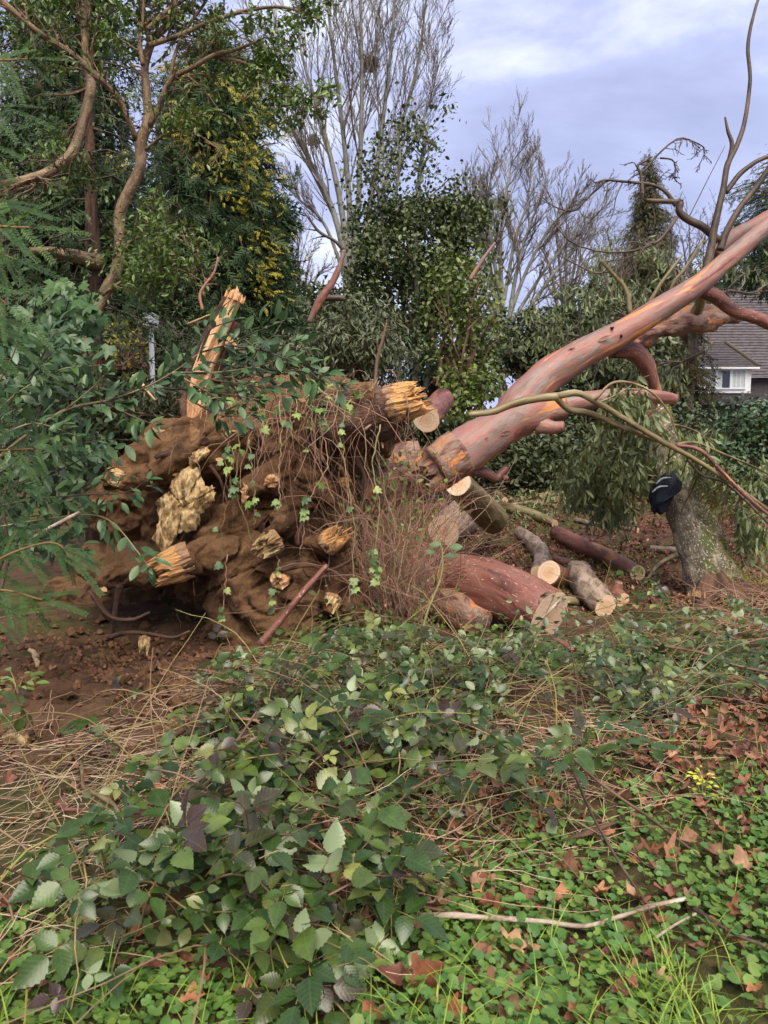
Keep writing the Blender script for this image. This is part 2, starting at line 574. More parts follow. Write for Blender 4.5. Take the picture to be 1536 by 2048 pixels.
MT['bark_pale'] = barkmat('pale_grey_stem_bark', [(.3, (.085, .083, .066)), (.5, (.155, .153, .125)), (.7, (.22, .22, .185))], (6, 6, 2), .8, .4)
MT['twig_grey'] = barkmat('grey_brown_twig', [(.3, (.085, .068, .052)), (.7, (.17, .138, .108))], (6, 6, 2), .8, .1)
MT['twig_brown'] = barkmat('brown_twig', [(.3, (.08, .045, .028)), (.7, (.19, .115, .07))], (6, 6, 2), .7, .1)
MT['cut_wood'] = None
def cutmat():
    t = NT('sawn_wood')
    tc = t.attr('tc').outputs['Vector']
    ln = t.new('VectorMath', operation='LENGTH'); t.l.new(tc, ln.inputs[0])
    wob = t.noise(t.map(tc, 7), 1.0, 3.0)
    r = t.math('ADD', ln.outputs['Value'], t.math('MULTIPLY', wob, .03))
    ring = t.noise(None, 1.0)
    cx = t.new('CombineXYZ'); t.l.new(t.math('MULTIPLY', r, 95.0), cx.inputs[0])
    nz = t.new('TexNoise'); nz.inputs['Scale'].default_value = 1.0; nz.inputs['Detail'].default_value = 2; t.l.new(cx.outputs[0], nz.inputs['Vector'])
    c = t.ramp(nz.outputs['Fac'], [(.3, (.56, .36, .215)), (.5, (.74, .54, .37)), (.7, (.80, .62, .45))])
    c = t.mix(t.ramp(r, [(.0, .75), (.05, .45), (.12, 0.0)]), c, (.50, .24, .11))
    sc = t.noise(t.map(tc, (9, 55, 9)), 1.0, 4.0)
    c = t.mix(.35, c, t.ramp(sc, [(.3, (.62, .58, .52)), (.7, (1.1, 1.1, 1.1))]), 'MULTIPLY')
    return t.done(c, .7, t.bump(sc, .35, .006), .25)
MT['cut_wood'] = cutmat()
MT['splinter'] = barkmat('fresh_splintered_wood', [(.25, (.24, .09, .03)), (.42, (.52, .26, .09)), (.58, (.66, .38, .15)), (.78, (.44, .17, .055))], (22, 22, 4), .6, .9, None, None, spec=.3, bdist=.025, lumpy=(34, 34, 8))
MT['splinter_orange'] = barkmat('orange_torn_wood', [(.22, (.44, .16, .06)), (.40, (.66, .36, .17)), (.60, (.74, .47, .26)), (.82, (.62, .27, .11))], (11, 11, 1.0), .6, .7, None, None, spec=.3, bdist=.02, lumpy=(45, 45, 4))
MT['rotten'] = barkmat('pale_rotten_wood', [(.28, (.20, .11, .045)), (.42, (.44, .29, .13)), (.56, (.66, .50, .27)), (.75, (.52, .30, .12))], (14, 14, 4), .8, 1.0, None, ((.17, .085, .042), (10, 10, 7), .58), spec=.2, bdist=.03, lumpy=(30, 30, 9))

MT['root_wood'] = barkmat('soil_stained_root', [(.25, (.12, .06, .03)), (.45, (.24, .135, .07)), (.6, (.36, .21, .11)), (.8, (.20, .10, .05))], (20, 20, 4), .85, .8)


def soilmat(name, cols, scale, dusty=None):
    t = NT(name)
    pos = t.new('NewGeometry').outputs['Position']
    n = t.noise(pos, scale, 8.0, .66, .6)
    c = t.ramp(n, [(.5 + (p - .5) * .7, q) for p, q in cols])
    if dusty:
        c = t.mix(t.ramp(t.noise(pos, 3.1, 4.0), [(.44, 0.0), (.56, 1.0)]), c, dusty)
        c = t.mix(t.ramp(t.noise(t.map(pos, (7, 7, 3.5)), 1.0, 5.0, .6, .8), [(.58, 0.0), (.64, .85)]), c, (.36, .20, .10))
        c = t.mix(t.ramp(t.noise(pos, 2.3, 5.0, .6), [(.36, .75), (.46, 0.0)]), c, (.055, .030, .018))
    f = t.noise(pos, 90.0, 4.0, .7)
    c = t.mix(.55, c, t.ramp(f, [(.3, (.45, .45, .45)), (.7, (1.3, 1.3, 1.25))]), 'MULTIPLY')
    b = t.bump(t.noise(pos, 16.0, 9.0, .75), 1.0, .06)
    b = t.bump(f, .8, .014, b)
    return t.done(c, .95, b, .1)


MT['root_soil'] = soilmat('dusty_root_soil', [(.28, (.085, .041, .019)), (.46, (.190, .102, .051)), (.62, (.27, .150, .078)), (.78, (.16, .080, .040))], 3.0, (.245, .138, .074))
MT['straw'] = leafmat('dry_straw', [(.40, .28, .18), (.56, .43, .30), (.28, .16, .10), (.48, .33, .23), (.26, .20, .10)], .6, .3)
MT['root_fine'] = leafmat('fine_roots', [(.20, .09, .058), (.31, .16, .105), (.36, .24, .165), (.17, .09, .06)], .65, .25)
MT['vine'] = leafmat('green_vine_stem', [(.22, .22, .075), (.29, .27, .12), (.17, .11, .05)], .5, .3)
MT['bramble_cane'] = leafmat('bramble_cane', [(.16, .17, .055), (.13, .075, .045), (.24, .15, .09), (.20, .22, .08)], .5, .35)
# leaves
MT['bramble'] = leafmat('bramble_leaf', [(.014, .038, .012), (.028, .066, .018), (.018, .048, .018), (.048, .095, .024), (.026, .038, .020), (.044, .021, .020), (.024, .062, .020), (.075, .130, .044), (.016, .044, .014), (.012, .034, .012), (.024, .058, .020), (.15, .20, .09)],
                        .28, .44, 0.12, .10, (.17, .22, .11), .4)
MT['bramble_small'] = leafmat('bramble_leaf_small', [(.020, .047, .016), (.040, .082, .029), (.026, .060, .022), (.100, .138, .068), (.042, .030, .024), (.032, .070, .026), (.060, .108, .038), (.022, .050, .020), (.15, .19, .10)], .33, .5, .08, 0, (.14, .18, .10))
MT['ground_ivy'] = leafmat('ground_ivy_leaf', [(.045, .125, .036), (.070, .17, .050), (.048, .135, .055), (.12, .22, .06), (.055, .145, .055), (.09, .16, .04)], .5, .35, .25, 0, None, .3)
MT['grass'] = leafmat('grass_blade', [(.13, .26, .045), (.18, .33, .06), (.22, .36, .09), (.10, .20, .04)], .45, .35, .25)
MT['moss'] = leafmat('moss_tuft', [(.09, .13, .025), (.13, .17, .03), (.06, .09, .02)], .8, .1)
MT['dead'] = leafmat('dead_leaf', [(.25, .095, .048), (.17, .060, .036), (.38, .17, .080), (.10, .036, .026), (.30, .125, .065), (.20, .095, .058), (.40, .24, .14), (.14, .07, .045)], .55, .3, .12, 0, None, .5)
MT['litter'] = leafmat('leaf_litter', [(.15, .062, .038), (.21, .090, .055), (.105, .042, .028), (.25, .13, .08), (.18, .072, .05), (.13, .07, .045)], .6, .25)
MT['laurel'] = leafmat('laurel_leaf', [(.022, .062, .034), (.034, .088, .046), (.028, .072, .036), (.046, .110, .058), (.020, .052, .030), (.042, .105, .042), (.065, .135, .07)], .40, .40, .08, 0, (.10, .17, .10), .25)
MT['ivy'] = leafmat('ivy_leaf', [(.018, .055, .022), (.032, .085, .030), (.024, .068, .030), (.045, .11, .04)], .42, .35, .06, 0, None, .3)
MT['ivy_pale'] = leafmat('pale_vine_leaf', [(.075, .17, .05), (.15, .26, .085), (.05, .12, .035), (.22, .32, .15), (.06, .14, .04)], .42, .4, .2)
MT['ivy_tower'] = leafmat('ivy_tower_leaf', [(.021, .044, .020), (.032, .062, .026), (.025, .050, .024), (.046, .080, .030), (.075, .115, .042), (.040, .068, .034)], .42, .45, .06)
MT['pale_shrub'] = leafmat('pale_green_leaf', [(.050, .092, .030), (.085, .140, .040), (.038, .070, .028), (.135, .195, .062), (.065, .110, .036), (.03, .06, .025)], .42, .4, .15)
MT['grey_shrub'] = leafmat('grey_green_leaf', [(.040, .065, .040), (.062, .090, .058), (.030, .050, .032), (.085, .115, .075)], .42, .4, .05)
MT['thicket'] = leafmat('thicket_leaf', [(.022, .040, .022), (.034, .058, .030), (.050, .078, .040), (.045, .045, .030)], .5, .35, .05)
MT['hedge'] = leafmat('hedge_leaf', [(.022, .058, .036), (.036, .085, .050), (.028, .070, .045), (.055, .105, .06)], .42, .4, .05)
MT['holly'] = leafmat('holly_tree_leaf', [(.045, .095, .026), (.070, .135, .034), (.035, .075, .026), (.10, .18, .045), (.05, .11, .05)], .38, .45, .15)
MT['cypress'] = leafmat('cypress_spray', [(.024, .056, .034), (.036, .076, .044), (.020, .046, .030), (.048, .092, .05)], .6, .25, .05)
MT['gold'] = leafmat('golden_spray', [(.30, .27, .035), (.40, .34, .045), (.18, .20, .035), (.46, .38, .06), (.14, .17, .04)], .55, .25, .1)
MT['spruce'] = leafmat('far_conifer', [(.045, .060, .036), (.065, .080, .048), (.035, .048, .030), (.085, .09, .055)], .7, .2)
MT['pine'] = leafmat('far_pine', [(.028, .066, .046), (.042, .09, .06), (.024, .054, .04)], .7, .2)
MT['yew'] = leafmat('yew_needle', [(.020, .056, .024), (.030, .078, .030), (.024, .064, .028), (.045, .105, .036)], .55, .2, .10)
MT['yew_stem'] = leafmat('yew_stem', [(.24, .15, .05), (.20, .11, .045)], .6, .3)
MT['gum'] = leafmat('gum_leaf', [(.080, .130, .080), (.11, .170, .105), (.060, .100, .060), (.15, .21, .13), (.09, .15, .07)], .42, .45, .08, 0, None, .25)


def plain(name, col, rough=.6, spec=.4, vary=.25, sc=6.0, bump=0.0):
    t = NT(name)
    pos = t.new('NewGeometry').outputs['Position']
    n = t.noise(pos, sc, 5.0)
    lo = tuple(c * (1 - vary) for c in col); hi = tuple(min(c * (1 + vary * .7), 1) for c in col)
    c = t.ramp(n, [(.3, lo), (.7, hi)])
    return t.done(c, rough, t.bump(n, bump, .02) if bump else None, spec)


def add_mesh(tmpl, mat, name):
    g = Geo(); g.add(tmpl[0], tmpl[1], tmpl[2], 0)
    me = bpy.data.meshes.new(name)
    o = g.build('tmp', mat, None); me = o.data; me.name = name
    bpy.data.objects.remove(o)
    for p in me.polygons: p.use_smooth = True
    return me



# ------------------------------------------------------------------ ground
def soil_mask(x, y):
    a = np.exp(-((x + 1.75) / 1.05) ** 2 - ((y - 4.75) / 1.0) ** 2)
    b = np.exp(-((x + 1.2) / 1.5) ** 2 - ((y - 6.2) / .8) ** 2)
    return np.clip(np.maximum(a, b) * 1.5, 0, 1)


def make_ground():
    xs = np.concatenate([[-500, -250, -120, -60, -35, -22, -15, -11, -8.5], np.arange(-7, 8.01, .06), [9, 11, 15, 22, 35, 60, 120, 250, 500]])
    ys = np.concatenate([[-60, -20, -6, -2], np.arange(.0, 10.01, .06), [10.5, 11.2, 12, 13, 14.5, 16, 19, 23, 30, 40, 55, 80, 120, 200, 400, 900]])
    X, Y = np.meshgrid(xs, ys, indexing='ij')
    Z = hgt(X, Y)
    m = soil_mask(X, Y)
    near = (np.abs(X) < 7.1) & (Y > -.1) & (Y < 10.1)
    for i, j in zip(*np.where(near & (m > .02))):
        v = Vector((X[i, j] * 3.2, Y[i, j] * 3.2, 0))
        Z[i, j] += m[i, j] * (.075 * noise.fractal(v, .7, 2.1, 5) + .05 * max(0, noise.noise(v * 1.7)))
    V = np.stack([X, Y, Z], -1).reshape(-1, 3)
    nx, ny = X.shape
    i, j = np.meshgrid(np.arange(nx - 1), np.arange(ny - 1), indexing='ij')
    q = np.stack([i * ny + j, (i + 1) * ny + j, (i + 1) * ny + j + 1, i * ny + j + 1], -1).reshape(-1, 4)
    g = Geo(); g.add(V, [q], V, m.ravel())
    t = NT('forest_floor')
    pos = t.new('NewGeometry').outputs['Position']
    n = t.noise(pos, 7.0, 8.0, .65, .4)
    lit = t.ramp(n, [(.30, (.035, .022, .014)), (.45, (.085, .048, .030)), (.58, (.135, .072, .045)), (.72, (.06, .055, .022))])
    mo = t.noise(pos, 1.1, 4.0)
    lit = t.mix(t.ramp(mo, [(.46, 0.0), (.60, .75)]), lit, t.ramp(n, [(.3, (.035, .050, .012)), (.7, (.095, .115, .030))]))
    so = t.ramp(t.noise(pos, 4.0, 8.0, .6), [(.30, (.040, .021, .012)), (.5, (.100, .054, .031)), (.70, (.150, .086, .050))])
    c = t.mix(t.attr('var').outputs['Fac'], lit, so)
    f = t.noise(pos, 70.0, 5.0, .7)
    c = t.mix(.5, c, t.ramp(f, [(.3, (.5, .5, .5)), (.7, (1.35, 1.35, 1.3))]), 'MULTIPLY')
    b = t.bump(t.noise(pos, 24.0, 8.0, .7), .8, .04); b = t.bump(f, .5, .01, b)
    o = g.build('ground', t.done(c, .9, b, .15), smooth=True)
    tag(o, 'brown earth and mossy woodland floor under the fallen tree', 'ground', kind='structure')


make_ground()


# ------------------------------------------------------------------ house
def make_house():
    Y = 44.0
    tile = NT('clay_roof_tiles')
    pos = tile.new('NewGeometry').outputs['Position']
    n = tile.noise(tile.map(pos, (3.2, 3.2, 9.0)), 1.0, 3.0)
    c = tile.ramp(n, [(.3, (.045, .039, .045)), (.5, (.080, .069, .074)), (.7, (.115, .098, .098))])
    tile = tile.done(c, .75, None, .3)
    white = plain('white_render', (.80, .81, .82), .7, .3, .08, 2.0)
    frame_m = plain('white_window_frame', (.82, .83, .84), .4, .5, .04)
    brick = plain('brown_hung_tiles', (.085, .072, .075), .85, .2, .3, 8.0)
    glass = NT('window_glass'); glass = glass.done((.018, .022, .03), .06, None, .8)
    curtain = plain('net_curtain', (.55, .60, .60), .9, .1, .15, 12.0)
    hedge_c = plain('mossy_ridge', (.11, .095, .06), .9, .1, .3, 9.0)
    base = W(1440, 785, Y); ox = W(1388, 760, Y)[0]
    h = thing('house', 'tile-roofed house with a white bay window beyond the fallen tree', 'house', (ox + 4, Y + 3, 0))
    zt = W(1440, 735, Y)[2]                       # bay eaves
    zb = W(1440, 786, Y)[2]                       # bay sill line
    x0, x1 = W(1388, 760, Y)[0], W(1502, 760, Y)[0]

    def box(g, a, b, m=0):
        a = np.array(a, float); b = np.array(b, float)
        v = np.array([[(a, b)[(i >> k) & 1][k] for k in range(3)] for i in range(8)])
        f = np.array([(0, 2, 3, 1), (4, 5, 7, 6), (0, 1, 5, 4), (2, 6, 7, 3), (0, 4, 6, 2), (1, 3, 7, 5)])
        g.add(v, [f], v, 0, m)

    def courses(g, bl, br, tr, tl, n, lift=.045):
        """stepped tile courses between two slanting edges"""
        bl, br, tr, tl = (np.array(p, float) for p in (bl, br, tr, tl))
        nn = nrm(np.cross(br - bl, tl - bl))
        for i in range(n):
            f0, f1 = i / n, (i + 1.12) / n
            a, b = bl + (tl - bl) * f0, br + (tr - br) * f0
            c2, d = br + (tr - br) * min(f1, 1), bl + (tl - bl) * min(f1, 1)
            v = np.array([a + nn * lift, b + nn * lift, c2, d, a, b])
            g.add(v, [np.array([(0, 1, 2, 3), (4, 5, 1, 0)])], v)

    # main body
    g = Geo(); box(g, (x0 - 3.0, Y + 2.6, 0), (x0 + 12, Y + 9, zt - .35)); g.build('wall', brick, h)
    # main roof: a long hipped slope facing the viewer
    g = Geo()
    ze = zt - .38; zr = W(1440, 560, Y + 5)[2]
    courses(g, (x0 - 3.6, Y + 2.1, ze), (x0 + 12.5, Y + 2.1, ze), (x0 + 10.5, Y + 6.5, zr), (x0 - .2, Y + 6.5, zr), 34)
    courses(g, (x0 - 3.6, Y + 10.5, ze), (x0 - 3.6, Y + 2.1, ze), (x0 - .2, Y + 6.5, zr), (x0 - .2, Y + 6.6, zr), 34)
    roof = g.build('roof', tile, h)
    g = Geo(); tube(g, [(x0 - .3, Y + 6.5, zr + .05), (x0 + 10.6, Y + 6.5, zr + .05)], [.12, .12], 6); g.build('ridge', tile, roof)
    # bay: white box with its own hipped roof
    g = Geo(); box(g, (x0, Y, zb), (x1, Y + 3.0, zt)); bay = g.build('bay', white, h)
    g = Geo()
    xm0, xm1 = W(1436, 700, Y + 2.5)[0], W(1462, 700, Y + 2.5)[0]
    zp = W(1450, 682, Y + 2.2)[2]
    courses(g, (x0 - .3, Y - .3, zt), (x1 + .3, Y - .3, zt), (xm1, Y + 3.3, zp), (xm0, Y + 3.3, zp), 14)
    courses(g, (x1 + .3, Y - .3, zt), (x1 + .3, Y + 2.7, zt), (xm1, Y + 3.4, zp), (xm1, Y + 3.3, zp), 14)
    courses(g, (x0 - .3, Y + 2.7, zt), (x0 - .3, Y - .3, zt), (xm0, Y + 3.3, zp), (xm0, Y + 3.4, zp), 14)
    br = g.build('bay_roof', tile, h)
    g = Geo(); tube(g, [(x1 + .3, Y - .32, zt + .05), (xm1, Y + 3.25, zp + .08)], [.09, .09], 6); g.build('hip_ridge', hedge_c, br)
    g = Geo(); tube(g, [(x0 - .3, Y - .32, zt + .05), (xm0, Y + 3.25, zp + .08)], [.09, .09], 6); g.build('hip_ridge', hedge_c, br)
    g = Geo(); box(g, (x0 - .32, Y - .34, zt - .1), (x1 + .32, Y - .04, zt - .003)); g.build('gutter', white, h)
    # windows in the bay
    for (pa, pb, kind) in ((1409, 1429, 'c'), (1434, 1459, 'd'), (1464, 1489, 'c')):
        xa, xb = W(pa, 760, Y)[0], W(pb, 760, Y)[0]
        za, zc = W(1440, 776, Y)[2], W(1440, 741, Y)[2]
        g = Geo(); t = .07
        box(g, (xa - t, Y - .07, za - t), (xb + t, Y - .01, za)); box(g, (xa - t, Y - .07, zc), (xb + t, Y - .01, zc + t))
        box(g, (xa - t, Y - .068, za), (xa, Y - .012, zc)); box(g, (xb, Y - .068, za), (xb + t, Y - .012, zc))
        w = g.build('window', frame_m, h)
        g = Geo(); box(g, (xa, Y - .03, za), (xb, Y - .02, zc)); g.build('pane', curtain if kind == 'c' else glass, w)
        if kind == 'd':
            g = Geo(); box(g, (xa, Y - .038, za), (xa + .28, Y - .032, zc)); g.build('curtain', curtain, w)
        else:
            g = Geo()
            for q in (.33, .66): box(g, (xa + (xb - xa) * q - .015, Y - .04, za), (xa + (xb - xa) * q + .015, Y - .032, zc))
            g.build('glazing_bar', frame_m, w)
    # sloping lower roof under the bay
    g = Geo(); zl = W(1440, 812, Y)[2]
    courses(g, (x0 - .6, Y - 1.3, zl), (x0 + 12, Y - 1.3, zl), (x0 + 12, Y + .2, zb - .05), (x0 - .6, Y + .2, zb - .05), 10)
    g.build('lower_roof', tile, h)
    g = Geo(); box(g, (x0 - .2, Y - .9, 0), (x0 + 12, Y + 2.5, zl)); g.build('lower_wall', brick, h)


make_house()


# ------------------------------------------------------------------ far trees
def stems(pts_list, n=14):
    P, R = [], []
    for pts, rad in pts_list:
        q, r = spline(pts, rad, n); P.append(q); R.append(r)
    return np.array(P), np.array(R)


def bare_tree(name, label, Y, stem_px, levels, bark, twig, group=None, base_px=None, lean=0):
    """stem_px: list of (pixel path, (r0, r1) in pixels)"""
    base = W(*stem_px[0][0][0], Y); base[2] = 0
    t = thing(name, label, 'tree', base, group)
    lst = []
    for path, rr in stem_px:
        yy = Y + rng.uniform(-1.2, 1.2)
        pts = [W(x, y, Y + (yy - Y) * i / max(len(path) - 1, 1)) for i, (x, y) in enumerate(path)]
        lst.append((pts, [M1(r, Y) for r in np.linspace(rr[0], rr[1], len(path))]))
    P, R = stems(lst)
    g = Geo(); tubes(g, P, R, 7)
    b0 = P[0, 0].copy(); g2 = Geo()
    tube(g, [np.array([b0[0], b0[1], -.1]), b0 + np.array([0, 0, .1])], [R[0, 0] * 1.5, R[0, 0] * 1.1], 8)
    g.build('trunk', bark, t, True)
    g = Geo(); cur = (P, R)
    for L in levels:
        cur = grow(*cur, **L); tubes(g, cur[0], np.clip(cur[1], .00023 * Y, .0011 * Y), sides=3)
    g.build('crown', twig, t)
    return t


bare_tree('bare_tree', 'tall bare multi-stemmed tree with pale stems and mistletoe behind the ivy', 30.0, [
    ([(694, 700), (692, 540), (672, 440), (640, 360), (590, 270), (545, 190), (505, 110)], (8, 1)),
    ([(694, 640), (690, 470), (665, 330), (630, 200), (600, 90), (590, -60)], (7.5, 1)),
    ([(698, 600), (700, 440), (690, 300), (672, 150), (655, 0), (650, -160)], (7, 1.2)),
    ([(702, 580), (716, 420), (722, 270), (724, 120), (720, -40), (722, -190)], (6.5, 1.2)),
    ([(706, 580), (740, 410), (762, 270), (780, 120), (792, -30), (800, -180)], (6, 1.2)),
    ([(708, 560), (760, 400), (800, 260), (835, 130), (850, 20), (862, -80)], (5, 1)),
    ([(705, 560), (730, 460), (800, 330), (850, 230), (878, 130)], (4, .8)),
    ([(692, 560), (650, 450), (600, 400), (560, 360)], (4, .8)),
], [dict(n_per=16, lr=.42, ang=.5, up=.3, wig=.09, trop=.07, t0=.28, rr=.42), dict(n_per=10, lr=.45, ang=.5, up=.15, wig=.08, trop=.05, t0=.12, rr=.5),
    dict(n_per=6, lr=.55, ang=.45, up=.15, wig=.07, trop=.05, t0=.1, rr=.6)], MT['bark_pale'], MT['twig_grey'])

bare_tree('bare_tree', 'small fan-shaped bare tree standing between the ivy and the dark conifer', 30.0, [
    ([(1005, 720), (1004, 600), (1000, 500), (1010, 400), (1020, 345), (1026, 310)], (6, .8)),
    ([(1000, 680), (985, 560), (965, 470), (945, 420), (930, 375)], (5, .7)),
    ([(1012, 680), (1030, 560), (1050, 480), (1075, 410), (1095, 350)], (5, .7)),
    ([(1010, 660), (1045, 560), (1090, 470), (1130, 420), (1160, 385)], (4.5, .7)),
    ([(1000, 660), (960, 560), (925, 480), (900, 430)], (5, 1)),
    ([(1020, 690), (1070, 600), (1130, 520), (1190, 460)], (5, 1)),
    ([(1004, 620), (985, 500), (975, 420), (982, 350)], (5, 1)),
    ([(1000, 650), (945, 560), (915, 480), (895, 420)], (4, .7)), ([(1014, 660), (1090, 540), (1150, 470), (1200, 430)], (4, .7)), ([(1008, 600), (1030, 480), (1056, 400), (1062, 320)], (4, .7)), ([(1002, 640), (960, 500), (950, 430), (955, 370)], (4, .7)),
], [dict(n_per=16, lr=.36, ang=.6, up=.12, wig=.10, trop=.05, t0=.2, rr=.5), dict(n_per=8, lr=.5, ang=.45, up=.2, wig=.08, trop=.06, t0=.1, rr=.6),
    dict(n_per=6, lr=.6, ang=.45, up=.15, wig=.08, trop=.05, t0=.1, rr=.7)], MT['bark_pale'], MT['twig_grey'])

for (cx, top, Yb, lab) in ((1130, 420, 38, 'low twiggy bare tree just right of the fan-shaped bare tree'),
                           (1215, 470, 36, 'low twiggy bare tree in front of the dark conifer spire'),
                           (1385, 440, 40, 'low twiggy bare tree between the dark conifer spire and the pine'),
                           (600, 470, 40, 'low twiggy bare tree beside the golden conifer'),
                           (860, 480, 42, 'low twiggy bare tree mostly hidden behind the ivy-clad tree'),
                           (90, 120, 26, 'bare tree glimpsed behind the holly at the upper left'),
                           (10, 60, 24, 'bare tree behind the yew at the left edge')):
    sp = []
    for q in range(5):
        dx = (q - 2) * 26 + rng.uniform(-8, 8)
        sp.append(([(cx + q - 2, 760), (cx + dx * .2, 640), (cx + dx * .6, (640 + top) / 2), (cx + dx * 1.1, top + abs(q - 2) * 30)], (5, .9)))
    bare_tree('bare_tree', lab, Yb, sp, [dict(n_per=10, lr=.42, ang=.6, up=.2, wig=.14, trop=.05, t0=.12, rr=.55), dict(n_per=7, lr=.5, ang=.6, up=.1, wig=.16, trop=.03, t0=.1, rr=.6),
              dict(n_per=3, lr=.5, ang=.6, up=.1, wig=.16, trop=.03, t0=.1, rr=.7)], MT['twig_grey'], MT['twig_grey'], group='low bare trees along the skyline')

# mistletoe balls hanging in the tall bare tree
for (px, py, r, lab) in ((742, 128, 17, 'round mistletoe ball high in the tall bare tree'), (628, 282, 13, 'smaller mistletoe ball low in the tall bare tree')):
    c = W(px, py, 30); t = thing('mistletoe', lab, 'mistletoe', c)
    n = 60; d = rdir(n); P = c + d[:, None] * np.linspace(0, M1(r, 30), 4)[None, :, None] + rng.normal(size=(n, 4, 3)) * .03
    g = Geo(); tubes(g, P, np.full((n, 4), .012), 3); g.build('stems', MT['twig_grey'], t)
    g = Geo(); n = 420; d = rdir(n); p = c + d * (M1(r, 30) * rng.uniform(.4, 1.05, n) )[:, None]
    scatter(g, t_leaf(.3, 1), p, frames(rdir(n), rdir(n)), .11, rng.uniform(0, 1, n)); g.build('foliage', MT['thicket'], t)


def conifer(name, label, Y, apex, base_y, half_px, n, mat, size, droop=.5, trunk=MT['bark_brown'], ragged=.25, power=1.0, spray=None, tip=0.05):
    a = W(*apex, Y); b = W(apex[0], base_y, Y)
    t = thing(name, label, 'tree', (a[0], Y, 0))
    g = Geo(); tube(g, [(a[0], Y, -.1), (a[0], Y, a[2] * .6), (a[0], Y, a[2])], [M1(half_px * .055, Y), M1(half_px * .04, Y), .02], 8); g.build('trunk', trunk, t, True)
    h = a[2] - b[2]; hr = M1(half_px, Y)
    # whorled boughs, sprays hang along each
    nb = int(n / 26); g = Geo(); gw = Geo()
    u = rng.uniform(0, 1, nb) ** .75; az = rng.uniform(0, 2 * math.pi, nb)
    L = hr * (u ** power * (1 - tip) + tip) * rng.uniform(1 - ragged * 1.6, 1 + ragged, nb)
    z0 = a[2] - u * h
    d = np.stack([np.cos(az), np.sin(az), np.zeros(nb)], 1)
    s = np.linspace(0, 1, 5)
    P = np.array([a[0], Y, 0]) + d[:, None] * (L[:, None] * s)[..., None]
    P[..., 2] = z0[:, None] - droop * L[:, None] * s ** 1.5 + .12 * L[:, None] * np.sin(s * 3)
    tubes(gw, P, np.broadcast_to(np.linspace(.03, .008, 5), (nb, 5)) * hr / 2, 3)
    tag(gw.build('bough', trunk, t), kind='stuff')
    m = 26; par = np.repeat(np.arange(nb), m); f = rng.uniform(.15, 1, nb * m) ** .7 * 3.999; i = f.astype(int); f = (f - i)[:, None]
    p = P[par, i] * (1 - f) + P[par, i + 1] * f + rng.normal(size=(nb * m, 3)) * hr * .05
    dd = d[par] * .6 + rng.normal(size=(nb * m, 3)) * .55; dd[:, 2] -= .55
    scatter(g, spray or t_spray(4, .3, .55), p, frames(nrm(dd), nrm(rng.normal(size=(nb * m, 3)) + np.array([0, 0, 1.0]))), size * rng.uniform(.6, 1.3, nb * m) * ((.3 + .7 * u[par]) if tip < .1 else 1), rng.uniform(0, 1, nb * m))
    o = g.build('crown', mat, t)
    return t


conifer('conifer_tree', 'dark conifer spire rising behind the dead branches', 42, (1300, 305), 760, 135, 15000, MT['spruce'], .62, .40, power=1.0, tip=.02)
pt = conifer('conifer_tree', 'dense blue-green conifer at the right edge above the house', 36, (1585, 290), 570, 150, 7000, MT['pine'], .6, .05, power=.45, ragged=.4)


def lumpy(c, rx, ry, rz, n, lumps, seed=0, shell=.55):
    """points and outward normals in a lumpy volume"""
    r = np.random.default_rng(seed)
    lc = nrm(r.normal(size=(lumps, 3))) * r.uniform(.25, .85, (lumps, 1)); lr = r.uniform(.28, .5, lumps)
    w = lr ** 2; w /= w.sum()
    k = r.choice(lumps, n, p=w)
    d = nrm(r.normal(size=(n, 3)))
    p = lc[k] + d * (lr[k] * r.uniform(shell, 1.08, n))[:, None]
    sc = np.array([rx, ry, rz])
    return np.asarray(c) + p * sc, nrm(d / sc)


def shrub(name, label, cat, px, py, Y, wpx, hpx, mat, n, leaf, size, depth=None, lumps=26, seed=1, twig=MT['twig_brown'], ntw=90, group=None, hang=.2, zmin=.0):
    c = W(px, py, Y); rx, rz = M1(wpx / 2, Y), M1(hpx / 2, Y); ry = depth or rx * .7
    t = thing(name, label, cat, (c[0], c[1], 0), group)
    P, N = lumpy(c, rx, ry, rz, n, lumps, seed)
    keep = P[:, 2] > hgt(P[:, 0], P[:, 1]) + .03; P, N = P[keep], N[keep]; n = len(P)
    d = nrm(np.cross(N, rdir(n)) + N * .55 + np.array([0, 0, -hang]))
    g = Geo(); scatter(g, leaf, P, frames(d, nrm(N + rng.normal(size=(n, 3)) * .45 + np.array([0, 0, .5]))), size * rng.uniform(.6, 1.25, n), rng.uniform(0, 1, n))
    f = g.build('foliage', mat, t)
    hi = np.where(P[:, 2] > hgt(P[:, 0], P[:, 1]) + .35)[0]
    k = rng.choice(hi, min(ntw, len(hi)), replace=False)
    b = np.array([c[0], c[1], max(float(hgt(c[0], c[1])), c[2] - rz * .8)]) + rng.normal(size=(len(k), 3)) * np.array([rx * .25, ry * .25, 0])
    s = np.linspace(0, 1, 6)[None, :, None]
    Q = b[:, None] * (1 - s) + P[k][:, None] * s + rng.normal(size=(len(k), 6, 3)) * rz * .035
    g = Geo(); tubes(g, Q, np.broadcast_to(np.linspace(.022, .004, 6), (len(k), 6)) * max(rz, .6), 4); g.build('stems', twig, t)
    return t


LF4 = t_leaf(.46, 2, .15, .18); LF2 = t_leaf(.5, 1, .15, .1); LFN = t_leaf(.24, 2, .1, .25); LFR = t_leaf(.62, 2, .12, .15)
